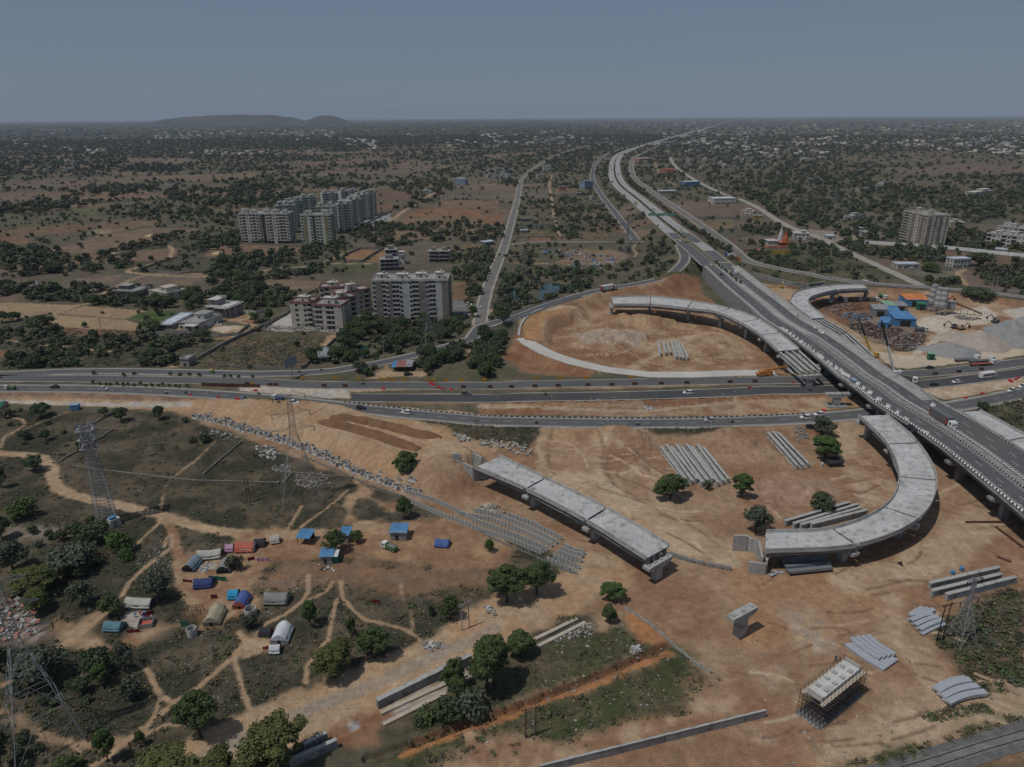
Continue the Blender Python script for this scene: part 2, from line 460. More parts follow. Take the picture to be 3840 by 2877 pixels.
# inner field of the north loop
zone('F',[(1130,800),(1125,710),(1180,672),(1300,655),(1330,640),(1500,600),(1520,640),(1690,745),(1760,815),(1600,822),(1400,815)],(.34,.235,.145),C_DIRT,9,3,1.5)
zone('g',[(150,780),(330,590),(430,660),(800,830),(1200,905),(1150,960),(750,950),(400,920)],C_DIRT,C_RED,10,5,2)
zone('g',[(1500,250),(1760,130),(1890,120),(1930,260),(2100,360),(1800,290)],C_DIRT,C_RED,8,3,2)
zone('g',[(800,590),(960,560),(1100,530),(1330,570),(1430,620),(1400,690),(1150,690),(900,680)],(.30,.235,.185),(.36,.29,.23),4,3,2)
zone('g',[(700,720),(1500,720),(1560,870),(1300,880),(800,800)],C_DIRT,C_RED,9,5,4,.8)
# strips between the carriageways
zone('f',[(880,655),(1000,640),(1300,650),(1900,660),(2209,655),(2209,668),(1500,680),(960,700)],C_PALE,C_SAND,5,1,.8)
zone('f',[(0,640),(950,650),(950,760),(300,715),(0,690)],(.37,.345,.31),C_PALE,6,1,1)
zone('f',[(940,650),(1450,640),(1880,655),(1700,672),(1200,672),(940,690)],C_PALE,C_SAND,6,1,1)
zone('g',[(0,1060),(300,1060),(1200,1043),(2209,1012),(2209,1052),(1200,1083),(300,1092),(0,1092)],C_DIRT,C_SAND,6,.6,.6)
zone('g',[(0,1170),(1000,1160),(2209,1118),(2209,1310),(1200,1322),(0,1292)],(.31,.22,.145),C_DIRT,4,.8,.8)
track('g',[(0,1232),(600,1240),(1000,1262),(1450,1268),(1700,1235),(2209,1195)],4,(.40,.31,.22),C_SAND,.8,.8,.8)
zone('g',[(0,1178),(1000,1170),(1400,1165),(1300,1195),(800,1212),(0,1215)],(.22,.135,.08),C_DIRT,4,1.5,1)
zone('g',[(1390,1180),(1700,1140),(2209,1122),(2209,1180),(1700,1225),(1420,1235)],C_RED,(.2,.11,.065),4,1.5,1)
zone('g',[(0,1250),(500,1240),(640,1290),(300,1305),(0,1290)],C_RED,C_DIRT,5,1.5,1)
zone('f',[(940,775),(2209,765),(2209,800),(1500,810),(1000,790)],(.22,.14,.09),C_DIRT,5,1,1)
zone('e',[(-100,985),(900,985),(1800,1015),(1760,1060),(1500,1072),(600,1040),(-100,1035)],(.19,.12,.085),(.28,.19,.13),4,1,1)
zone('e',[(-100,1042),(700,1058),(1700,1080),(1650,1105),(700,1085),(-100,1062)],(.36,.34,.32),C_PALE,4,1,1)
zone('h',[(1350,985),(2209,895),(2209,985),(1600,1085),(1480,1040)],(.42,.34,.25),C_SAND,5,1,1)
zone('h',[(-20,1020),(900,1005),(1000,1130),(560,1190),(-20,1215)],C_SAND,C_DIRT,7,.8,.8)
zone('h',[(0,1015),(880,1000),(860,1060),(0,1090)],C_RED,C_DIRT,4,1,1)
zone('h',[(1560,880),(1900,850),(1850,890),(1640,910)],C_RED,C_DIRT,4,1.5,1)
# dry dark verge south of the lower road
zone('k',[(-520,95),(0,108),(590,130),(560,200),(400,290),(200,270),(-250,180)],C_SCRUB,C_SCRUB2,6,3,2)
zone('k',[(1230,138),(1500,135),(2209,125),(2209,180),(1900,215),(1500,205)],(.15,.11,.075),C_SCRUB2,5,2,1.5)
zone('s',[(-200,900),(0,830),(330,640),(540,690),(560,860),(300,960),(0,1040),(-250,1100)],C_SCRUB,C_GRASS,6,1.5,1)
# batching plant yard
zone('h',[(180,170),(420,190),(560,260),(1000,240),(1700,280),(2300,350),(2300,720),(1950,770),(1300,830),(1000,740),(700,560),(480,380),(250,260)],C_DIRT,C_SAND,10,3,2)
zone('h',[(560,270),(1100,300),(1300,330),(1300,500),(1050,590),(850,500),(620,370)],C_RED,(.2,.12,.08),4,3,2)
zone('h',[(850,400),(1300,420),(1480,560),(1400,700),(1180,660),(1000,600),(870,500)],(.15,.12,.10),(.22,.17,.13),3,2,1)
zone('h',[(1380,450),(1500,420),(1900,340),(2000,400),(1950,470),(1650,520),(1580,590),(1420,720),(1320,730),(1490,610),(1540,550),(1400,500)],(.50,.45,.385),C_PALE,6,2,1)
zone('h',[(1050,680),(1300,720),(1480,730),(2300,650),(2300,720),(1950,790),(1300,850),(1180,800)],(.47,.38,.275),C_PALE,8,2,1)
zone('h',[(2040,380),(2300,340),(2300,440),(2160,450)],(.42,.39,.34),C_PALE,6,1,1)
zone('h',[(130,110),(190,60),(880,160),(700,185),(420,200),(250,150)],C_SCRUB,C_GRASS,6,2,2)
# lower right: dirt, gravel drifts and scrub by the small pylon
zone('p',[(0,150),(900,180),(1300,330),(1250,500),(800,640),(400,700),(0,650)],(.30,.168,.09),(.33,.205,.12),14,6,5,.95)
zone('p',[(380,480),(560,470),(680,600),(700,720),(600,760),(480,640)],(.35,.31,.26),C_SAND,5,4,4,.8)
zone('p',[(1480,660),(1650,430),(1850,330),(2300,280),(2300,1120),(1900,1090),(1950,960),(1700,850),(1600,760)],C_SCRUB,C_SCRUB2,8,5,3)
zone('p',[(800,1653),(1500,1450),(2000,1290),(2300,1210),(2300,1290),(1500,1540),(1150,1653)],(.20,.145,.085),C_GRASS,5,5,3)
zone('p',[(1700,1750),(2300,1530),(2300,1750)],(.20,.145,.085),C_GRASS,5,3,2)
zone('p',[(400,1140),(640,1350),(1100,1060),(1000,860),(760,870),(480,1050)],C_DIRT,C_SAND,7,4,3)
# bottom middle: scrub quads, trench spoil, drain
zone('o',[(430,690),(880,500),(960,560),(1150,470),(1230,600),(1400,740),(1000,890),(700,1000),(330,1130),(0,1240),(-700,1510),(-900,1530),(-560,1330),(-450,1170),(0,950)],C_SCRUB,(.075,.075,.04),7,3,2)
zone('o',[(1540,740),(1700,800),(1930,960),(1640,1040),(1560,1240),(1250,1290),(700,1420),(150,1460),(0,1500),(-500,1657),(-900,1700),(-950,1600),(-500,1480),(0,1330),(700,1080),(1250,850)],(.10,.085,.05),C_GRASS,7,5,3)
zone('o',[(-600,1480),(0,1280),(700,1025),(1490,720),(1560,770),(1200,930),(700,1125),(200,1310),(-100,1390),(-650,1620)],(.40,.185,.078),(.31,.15,.07),5,1.5,.8)
zone('o',[(1150,460),(1230,430),(1540,690),(1420,740),(1250,620)],(.42,.20,.085),(.33,.165,.08),5,2,1.5)
track('o',[(-560,1475),(0,1268),(330,1160),(700,1015),(1000,895),(1270,780),(1505,690)],2.0,C_DARK,C_RED,.4,.4)
zone('n',[(1160,1150),(1990,760),(2060,850),(1400,1190),(1210,1290),(1080,1230)],(.28,.22,.17),(.36,.31,.27),3,1.5,1)
zone('n',[(600,1230),(1020,1070),(1250,1200),(1250,1450),(960,1560),(850,1500),(760,1350),(560,1400)],C_DIRT,C_RED,6,3,1.5)
# haul road
track('n',[(-420,1657),(0,1440),(420,1230),(800,1090),(1200,930),(1700,690),(2209,470)],14,C_SAND,(.37,.25,.15),2,1.5)
track('o',[(-60,620),(300,430),(560,330),(800,180),(1000,90)],17,C_SAND,(.36,.23,.135),3,2)
track('n',[(-420,1640),(0,1420),(420,1215),(800,1080),(1200,925),(1700,680),(2000,560),(2209,455)],4.2,(.275,.25,.215),(.30,.25,.195),.5,.9,.7)
zone('n',[(930,1300),(960,1250),(1020,1260),(1030,1310),(980,1335)],(.16,.15,.14),C_GREY,3,.6,.6)
# village dirt
zone('j',[(0,1140),(900,1130),(1100,1080),(1800,1060),(2300,1260),(2300,1440),(1500,1420),(1000,1380),(600,1380),(350,1400),(0,1530)],C_DIRT,(.35,.225,.13),8,5,2.5)
zone('j',[(350,1420),(1200,1370),(2300,1440),(2300,1600),(1400,1657),(600,1657),(150,1560)],C_DIRT,(.2,.13,.085),5,8,5,.85)
zone('j',[(920,900),(1000,770),(1060,700),(1110,690),(1100,760),(1180,850),(1340,910),(1330,980),(1120,880),(1020,850),(985,930),(1010,1010),(1120,1080),(960,1120),(890,1000)],C_DIRT,C_PATH,5,3,1.5)
zone('i',[(1560,900),(1700,850),(2209,880),(2209,1150),(2209,1330),(2000,1440),(1750,1540),(1560,1400),(1640,1250),(1520,1100)],C_PATH,C_DIRT,5,3,2)
zone('i',[(420,1400),(520,1380),(640,1500),(760,1420),(880,1390),(750,1560),(950,1640),(1250,1500),(1500,1450),(1600,1480),(1200,1657),(900,1700),(500,1657)],C_DIRT,C_PATH,5,3,2)
zone('i',[(1080,1360),(1240,1370),(1290,1420),(1200,1500),(1040,1450)],(.34,.30,.255),(.38,.35,.31),2,.8,.5)
zone('i',[(1710,960),(1850,940),(1880,1000),(1730,1020)],(.36,.33,.29),(.42,.38,.33),2,.8,.5)
zone('i',[(0,560),(420,620),(500,700),(200,760),(0,700)],(.2,.165,.125),(.27,.23,.18),4,4,4,.8)
zone('i',[(0,1260),(330,1300),(420,1600),(0,1657)],(.25,.2,.17),C_SCRUB,2,3,2)
track('i',[(-200,-30),(0,-5),(200,10),(370,40),(440,120),(455,220),(500,300),(620,360),(820,410),(1100,460),(1380,530),(1600,600),(1900,670),(2209,715)],5,C_PATH,C_SAND,.8,.8)
track('j',[(0,1150),(300,1165),(700,1160),(1000,1130)],6,C_DIRT,C_PATH,1,1)
track('j',[(1040,1090),(1500,1095),(1800,1080),(2100,1190),(2209,1240)],7,C_PATH,C_DIRT,2,1.5)
track('i',[(1400,570),(1480,640),(1510,760),(1540,900),(1550,1050),(1590,1200),(1660,1280)],3.6,C_PATH,C_DIRT,.6,.6)
track('i',[(1420,800),(1430,740),(1480,700),(1490,800),(1440,840),(1260,970),(1120,1110),(1050,1230)],1.6,C_PATH,C_PATH,.4,.4)
track('i',[(1395,570),(1350,620),(1250,710),(1130,825)],1.3,C_PATH,C_PATH,.4,.4)
track('i',[(1390,480),(1405,380),(1440,260),(1500,200),(1640,100),(1750,0),(1850,-100)],1.4,C_PATH,C_SCRUB,.4,.4,.85)
track('i',[(900,1380),(780,1480),(640,1590),(540,1657)],2.2,C_PATH,C_PATH,.5,.5)
track('e',[(1,1440),(40,1350),(150,1290),(220,1240),(190,1200),(90,1180),(30,1140)],1.5,(.25,.19,.13),C_PATH,.4,.5)
track('e',[(200,1290),(400,1200),(600,1130)],1.2,(.25,.19,.13),C_PATH,.4,.5)
track('j',[(400,1140),(470,1020),(530,920)],1.2,C_PATH,C_PATH,.3,.4)
track('j',[(470,1140),(600,1040),(720,960),(850,860),(930,780)],1.2,C_PATH,C_PATH,.3,.4)
track('m',[(780,1657),(950,1540),(1180,1370),(1330,1230),(1500,1110),(1700,980),(1900,800),(2030,690),(2120,570),(2060,490)],1.9,C_PATH,C_PATH,.5,.5)
track('m',[(1180,750),(1270,820),(1350,980),(1420,1060),(1500,1110)],1.5,C_PATH,C_PATH,.4,.4)
track('m',[(1390,1040),(1360,1130),(1310,1260)],1.0,C_PATH,C_PATH,.3,.4)
track('m',[(1200,1390),(1400,1310),(1560,1280)],1.6,C_PATH,C_PATH,.5,.5)
track('m',[(2020,720),(2060,850),(2100,1020),(2150,1140),(2209,1180)],1.4,C_PATH,C_PATH,.4,.4)
track('m',[(0,950),(100,910)],2.4,C_PATH,C_PATH,.6,.6)
track('m',[(20,1170),(150,1230),(260,1320),(480,1420),(700,1460),(1050,1440)],2.4,(.3,.2,.12),C_PATH,.8,.8,.8)
track('m',[(600,1440),(680,1500),(680,1590)],1.2,C_PATH,C_PATH,.4,.4)
track('n',[(590,0),(590,130),(540,230),(400,330),(220,420),(130,520)],1.4,C_PATH,C_PATH,.4,.4)
track('n',[(800,60),(740,150),(600,210)],1.2,C_PATH,C_PATH,.4,.4)
track('n',[(870,60),(880,190),(1000,330),(1090,390),(1250,420),(1450,480),(1560,570)],1.3,C_PATH,C_PATH,.4,.4)
track('n',[(1380,60),(1400,200),(1470,280),(1490,470)],1.3,C_PATH,C_SCRUB,.4,.4,.9)
track('n',[(840,200),(790,380),(760,560),(650,680),(570,800),(570,930)],1.4,C_PATH,C_PATH,.4,.4)
zone('n',[(0,540),(160,530),(260,600),(200,680),(60,700),(0,690)],C_PATH,C_SAND,4,2,1)
# wheel tracks on the site
for c_,pts_,w_ in [('k',[(640,130),(600,300),(640,520),(900,640),(1200,840),(1700,1080),(2209,1200)],9),('l',[(860,330),(870,560),(960,760),(1100,900)],8),('l',[(900,1500),(1300,1420),(1700,1200),(1900,1000)],12),('p',[(300,1400),(600,1500),(1300,1330),(2212,1130)],9),
                     ('p',[(1220,330),(1180,480),(1240,680),(1420,900),(1500,1130)],5),('p',[(200,1100),(230,950),(320,900)],4),('k',[(1600,760),(1250,600),(1100,560)],7),('g',[(1250,900),(1650,700),(2000,560),(2200,660)],6),('g',[(1450,690),(1700,620),(1900,600),(2100,700)],6),('g',[(850,640),(800,610),(900,550),(1300,545),(1460,590)],3)]:
    track(c_,pts_,w_,(.44,.34,.23),C_SAND,2,2,.7)
zone('k',[(560,130),(1190,148),(1070,290),(1060,480),(1140,600),(1500,800),(1900,960),(2050,1090),(2209,1180),(2209,1330),(1650,1200),(1200,850),(900,680),(560,540),(480,300)],(.36,.25,.155),(.43,.33,.22),9,2,1.5,.9)
zone('k',[(600,150),(1000,170),(1000,520),(560,500),(530,260)],C_DIRT,(.33,.21,.125),7,4,3,.8)
zone('l',[(200,700),(560,720),(760,800),(700,900),(300,960),(120,830)],(.27,.16,.11),(.33,.22,.16),4,4,3,.8)
zone('k',[(1080,520),(1500,480),(1520,600),(1400,740),(1200,640)],(.28,.17,.10),C_SAND,3,3,2,.8)
zone('l',[(800,560),(1000,520),(1100,520),(1230,700),(1200,820),(1050,720),(960,620)],(.24,.13,.075),C_SAND,5,3,2,.8)
zone('o',[(-100,1400),(700,1440),(1250,1300),(2047,1080),(2047,1290),(600,1640),(-100,1657)],C_SAND,C_DIRT,6,4,2)
zone('p',[(-20,900),(330,1140),(600,1400),(560,1653),(300,1653),(100,1330)],(.235,.125,.07),C_DIRT,6,4,3,.8)
for pts_ in ([('k',1060,320),('k',1060,480),('k',1150,610),('k',1500,820),('k',1900,1010),('k',2060,1140)],[('k',640,140),('k',580,320),('k',640,540)],[('k',1010,180),('k',1080,330),('k',1090,540)]):
    ZONES.append(('l',resample([P(*q) for q in pts_],8),C_DARK,C_DIRT,.7,.9,.8,.6))
rt=random.Random(9)
for k in range(170):    # wheel ruts left by tippers
    c_,u,v,a=rt.choice([('p',rt.uniform(0,2000),rt.uniform(200,1500),rt.uniform(-.5,.3)),('k',rt.uniform(500,1700),rt.uniform(200,1100),rt.uniform(.2,.9)),('l',rt.uniform(200,1900),rt.uniform(500,1500),rt.uniform(-.6,.5)),('g',rt.uniform(700,2100),rt.uniform(450,880),rt.uniform(-.3,.5))])
    L=rt.uniform(120,420);b=rt.uniform(-.5,.5);pp=[]
    for t in range(5): pp.append((u +math.cos(a +b *t /4)*L *t /4,v +math.sin(a +b *t /4)*L *t /4*.6))
    col=rt.choice([(.44,.35,.25),(.19,.115,.07),(.40,.30,.2),(.17,.10,.06)])
    for o in (0,7): track(c_,[(x +o *.4,y +o) for x,y in pp],.8,col,col,.25,.4,.62)
lpz=[P('g',470,610,3.2),P('g',450,520,4.2),P('g',510,440,5.4),P('g',620,390,6),P('g',760,352,6.2)]
ZONES.append(('l',resample(lpz,4),(.345,.20,.10),(.30,.17,.085),5.2,.4,.6,1))
ZONES.append(('l',resample([P('g',580,372,6),P('g',700,345,6.2),P('g',850,345,6.2)],4),(.42,.335,.235),C_SAND,4,1,1,1))
# waste land between the apartments and the highway
zone('f',[(0,200),(220,95),(900,125),(840,200),(700,330),(520,470),(0,470),(-300,400)],(.085,.08,.05),(.14,.10,.07),6,2,1)
zone('b',[(310,1310),(1000,1340),(960,1390),(700,1360),(400,1370),(290,1340)],(.42,.41,.39),C_SCRUB,2,1.5,1)
zone('b',[(350,1310),(530,1195),(620,1300),(980,1325),(960,1345),(600,1325)],(.38,.36,.33),(.42,.40,.36),6,.6,.5)
zone('b',[(1330,1270),(1900,1270),(2060,1240),(2050,1100),(1930,1090),(1930,1230)],(.14,.14,.14),(.18,.175,.165),6,.6,.5)
zone('b',[(1000,1240),(1230,1170),(1250,1220),(1100,1290)],(.16,.155,.15),C_GREY,6,.6,.5)
zone('b',[(780,1490),(850,1400),(940,1395),(840,1500)],C_DIRT,C_SAND,4,1.5,1)
zone('b',[(1060,460),(1230,380),(1380,340),(1400,400),(1200,470)],(.20,.20,.20),C_GREY,5,1,1)
zone('e',[(-100,400),(520,440),(1200,470),(1500,560),(1750,660),(1500,760),(0,790),(-200,760)],(.095,.085,.06),(.06,.06,.04),7,3,2)
# mid-distance fields
zone('e',[(-300,215),(80,190),(700,225),(500,300),(-300,290)],(.27,.185,.12),C_STRAW,12,.8,.6)
zone('e',[(-300,292),(400,292),(200,330),(-300,380)],(.26,.18,.12),C_STRAW,12,.8,.6)
zone('e',[(720,228),(1270,262),(1080,335),(520,295)],(.29,.20,.13),C_STRAW,12,.8,.6)
zone('e',[(400,300),(1080,340),(1200,380),(1190,440),(540,410),(350,330)],(.27,.19,.125),C_STRAW,12,.8,.6)
zone('e',[(540,412),(1190,442),(1200,500),(900,500),(560,470)],(.135,.085,.06),(.16,.10,.07),12,.8,.6)
zone('e',[(1290,262),(1640,275),(1630,320),(1420,360),(1100,335)],(.05,.085,.028),(.075,.10,.035),5,.8,.6)
zone('e',[(-100,605),(100,615),(60,660),(-100,665)],C_DIRT,C_RED,6,.8,.6)
zone('e',[(1530,380),(1700,420),(1500,440),(1520,400)],C_SAND,C_DIRT,4,.6,.6)
zone('e',[(1850,320),(2209,300),(2209,400),(1980,360)],C_DIRT,C_SAND,4,1,.6)
zone('e',[(2209,420),(1900,490),(1850,520),(2000,520),(2209,440)],C_DIRT,C_SAND,4,1,.6)
zone('e',[(1840,400),(2100,395),(2100,440),(1960,470),(1820,440)],C_SAND,C_PALE,4,1,.6)
for c_,pts_,col_ in [
    ('b',[(-200,615),(230,620),(640,640),(600,680),(300,720),(-100,700)],(.27,.17,.105)),
    ('b',[(980,720),(1130,655),(1330,655),(1180,750),(980,760)],(.33,.18,.095)),('b',[(1180,760),(1350,655),(1420,660),(1300,770)],(.33,.19,.10)),
    ('b',[(1500,380),(1640,310),(2209,310),(2209,375)],(.29,.155,.085)),('b',[(1740,295),(1820,230),(2209,235),(2209,300)],(.25,.17,.10)),('b',[(1420,455),(1500,390),(2209,380),(2209,455)],(.25,.165,.10)),
    ('b',[(1260,275),(1500,270),(1400,310),(1260,325)],(.25,.14,.085)),('b',[(1250,150),(1480,140),(1850,190),(1600,230),(1260,250)],(.20,.135,.085)),
    ('b',[(1930,940),(2150,940),(2130,1030),(2050,1090),(1935,1095)],(.25,.145,.085)),('b',[(50,940),(480,915),(800,935),(780,1010),(560,1010),(400,990),(200,990)],(.26,.18,.115)),
    ('b',[(800,790),(1290,780),(1260,850),(1100,870),(1010,900),(800,860)],(.13,.12,.065)),('b',[(1680,640),(2209,610),(2209,650),(1900,660)],(.24,.16,.09)),
    ('a',[(330,1150),(820,1125),(800,1170),(560,1215),(0,1225),(0,1190)],(.23,.145,.09)),('a',[(900,1105),(1370,1095),(1340,1140),(1080,1170),(800,1170)],(.24,.155,.095)),('a',[(800,1175),(1080,1170),(900,1215),(735,1215)],(.33,.245,.145)),
    ('a',[(0,1235),(250,1235),(260,1300),(0,1310)],(.25,.145,.085)),('a',[(420,1360),(900,1210),(1320,1160),(1720,1170),(1500,1230),(1200,1300),(900,1390),(450,1380)],(.25,.17,.11)),
    ('a',[(0,870),(480,870),(560,900),(300,930),(0,930)],(.22,.16,.105)),('a',[(600,1000),(850,990),(800,1040),(560,1040)],(.16,.15,.075)),('a',[(0,1040),(280,1050),(250,1090),(0,1120)],(.15,.135,.085)),
    ('a',[(500,770),(880,770),(1180,760),(1150,810),(560,820)],(.22,.15,.10)),('a',[(1280,720),(2000,690),(2209,690),(2209,740),(1700,760),(1300,760)],(.24,.17,.11)),('a',[(1080,560),(1600,560),(1850,600),(1400,610),(1100,590)],(.22,.165,.115)),
    ('a',[(1350,1440),(1900,1430),(1880,1530),(1300,1540),(1190,1520)],(.12,.105,.062)),('a',[(1850,1320),(2209,1320),(2209,1400),(1760,1410)],(.27,.165,.10)),('a',[(660,1600),(1080,1560),(960,1640),(600,1657)],(.25,.18,.12)),('a',[(1280,1640),(1720,1590),(1640,1657)],(.24,.17,.11)),
    ('c',[(20,420),(500,390),(470,455),(200,460),(100,450)],(.22,.16,.10)),('c',[(200,425),(470,415),(440,455),(200,450)],(.10,.12,.045)),('c',[(0,665),(150,660),(140,690),(0,690)],(.25,.19,.115)),('c',[(0,880),(130,880),(100,930),(0,935)],(.20,.13,.085)),('c',[(0,810),(180,810),(150,880),(0,875)],(.25,.165,.10)),('c',[(0,935),(200,930),(200,1030),(0,1010)],(.27,.145,.085)),
    ('c',[(720,1230),(1150,1240),(1300,1290),(1150,1370),(600,1370),(750,1300)],(.29,.19,.12)),('c',[(380,1060),(600,1060),(610,1110),(330,1130)],(.20,.15,.09)),('c',[(440,1130),(620,1130),(610,1165),(400,1165)],(.28,.16,.09)),
    ('c',[(1890,975),(2209,975),(2209,1040),(1990,1030)],(.22,.17,.095)),('d',[(0,1130),(380,1060),(640,1110),(1200,1250),(1280,1330),(880,1310),(500,1250),(200,1200)],(.125,.115,.062)),('d',[(640,1240),(1000,1260),(1240,1330),(880,1310)],(.155,.135,.075)),
    ('d',[(1000,1045),(1540,1090),(2300,1180),(2300,1290),(1960,1230),(1500,1110),(1000,1075)],(.22,.135,.085)),('d',[(1250,1260),(1700,1250),(1700,1310),(1500,1330)],(.20,.17,.105)),('d',[(1690,1270),(1740,1290),(1800,1380),(1760,1380)],C_PATH),
    ('d',[(1050,480),(1900,430),(2300,450),(2300,520),(1800,520),(1400,530)],(.20,.145,.10)),('d',[(700,390),(1500,330),(2300,400),(2300,440),(1500,440),(900,440)],(.18,.14,.095)),('d',[(1100,560),(1900,560),(1900,600),(1200,600)],(.17,.13,.085)),
    ('d',[(550,940),(760,960),(1100,1000),(760,1040),(600,1010)],(.36,.28,.2))]:
    col_=(col_[0]*.68,col_[1]*.73,col_[2]*.80);zone(c_,pts_,tuple(x *.9 for x in col_),tuple(x *1.12 for x in col_),9,1.2,.8)
# lanes between the fields
for c_,pts_,w_ in [('a',[(2209,1565),(1950,1580),(1500,1575),(1200,1555),(1090,1535),(1200,1500),(1430,1440),(1470,1400),(1490,1350),(1450,1315)],5),('b',[(-300,850),(100,865),(300,840),(550,810),(740,795),(900,730),(1120,650)],4.5),('b',[(870,775),(1300,780),(1600,775)],3),('b',[(1270,480),(1420,395),(1500,330),(1700,210),(1900,90)],6),
                     ('e',[(-100,500),(300,555),(600,580),(960,620)],2.2),('d',[(0,400),(300,300)],3),('c',[(620,590),(600,680),(620,800),(640,940),(690,1120)],4),('c',[(1510,480),(1540,560),(1620,640),(1700,680)],4),('c',[(1340,1190),(1320,1230),(1350,1270),(1330,1300)],2),('c',[(220,1345),(700,1360)],2),('e',[(300,215),(720,215),(1000,60),(1400,-60),(2209,-10)],3.5),
                     ('e',[(1400,770),(1560,730)],5),('e',[(1880,480),(2209,400)],4),('f',[(1140,560),(1250,510),(1550,510)],8),('f',[(1240,430),(1270,490)],1.5),('f',[(2035,190),(1980,290),(1990,420)],2),('d',[(1760,1370),(1700,1290),(1750,1250)],5),('f',[(1990,120),(2080,60),(2140,-40)],7)]:
    track(c_,pts_,w_,(.36,.26,.165),(.31,.22,.14),.8,.8)

def soil(x,y):
    r=np.hypot(x,y)
    n=len(x);c=np.zeros((n,3))
    # patchwork of fields, woods and villages to the horizon
    th=R(14);U=x *math.cos(th)+y *math.sin(th);V=-x *math.sin(th)+y *math.cos(th)
    U=U +(fbm(x /300,y /300,2,5)-.5)*120;V=V +(fbm(x /300,y /300,2,6)-.5)*120
    row=np.floor(V /62);u2=U +_hash(row.astype(np.int64),row.astype(np.int64)*0,3)*400
    wd=80+90*_hash(row.astype(np.int64),row.astype(np.int64)*0+1,4)
    cell=np.floor(u2 /wd);k=_hash(cell.astype(np.int64),row.astype(np.int64),9);k2=_hash(cell.astype(np.int64),row.astype(np.int64),19)
    pal=np.array([(.165,.118,.083),(.185,.128,.088),(.20,.13,.086),(.14,.11,.077),(.125,.105,.072),(.10,.09,.058),(.09,.083,.05),(.155,.122,.088)])
    fc=pal[(k *7.99).astype(int)]*np.array([.86,.92,.98])*(.85+.3*k2)[:,None]
    fv=np.minimum(V /62-row,row +1-V /62)*62;fu=np.minimum(u2 /wd -cell,cell +1-u2 /wd)*wd
    hedge=1-sstep(1.2,2.6,np.minimum(fv,fu))
    fur=.5+.5*np.sin(np.where(k2 >.5,U,V)*(2*math.pi /3.2));fc=fc *(1-.08*fur *(r <900))[:,None]
    scr=fbm(x /14,y /14,4,41)
    sc=np.array(C_SCRUB)[None]*(1-scr)[:,None]*1.35+np.array((.05,.057,.036))[None]*scr[:,None]*1.2
    wood=sstep(.50,.60,fbm(x /420,y /420,4,51)+.06*sstep(0,1,(x +100)/400)+.10*sstep(1500,6000,r))
    wood=np.maximum(wood,.9*(hedge *(r <2500)))
    c=fc *(1-wood[:,None])+sc *wood[:,None]
    far=sstep(1800,5000,r)[:,None];dk=np.array((.05,.058,.037))[None]*(.7+.6*fbm(x /150,y /150,4,61))[:,None]
    c=c *(1-.75*far)+dk *.75*far
    nr=1-sstep(500,620,r)[:,None]*(x <999)[:,None]
    c=c *(1-nr)+sc *nr
    nz={}
    for (t,pts,ca,cb,s,edge,soft,amt) in ZONES:
        m=edge +soft +(s if t == 'l' else 0)+2
        i=local(x,y,pts,m)
        if len(i) == 0: continue
        X,Y=x[i],y[i]
        if t == 'p':
            d=sdist(X,Y,pts)
            keep=d >-m;i=i[keep];X=X[keep];Y=Y[keep];d=d[keep]
        else:
            d,_=seg_dist(X,Y,pts);keep=d <m;i=i[keep];X=X[keep];Y=Y[keep];d=s -d[keep]
        if len(i) == 0: continue
        d=d +(fbm(X /(edge *1.6+.6),Y /(edge *1.6+.6),3,71)-.5)*2*edge
        a=sstep(-soft,soft,d)[:,None]*amt
        q=s if t == 'p' else 6
        f=sstep(.32,.68,fbm(X /q,Y /q,4,83))[:,None]
        col=np.array(ca)[None]*(1-f)+np.array(cb)[None]*f
        c[i]=c[i]*(1-a)+col *a
    # paler, wind-swept dust and grain
    g=fbm(x /2.2,y /2.2,3,91);c=c *(.82+.36*g)[:,None]
    return np.clip(c,0,1)

GRID={}

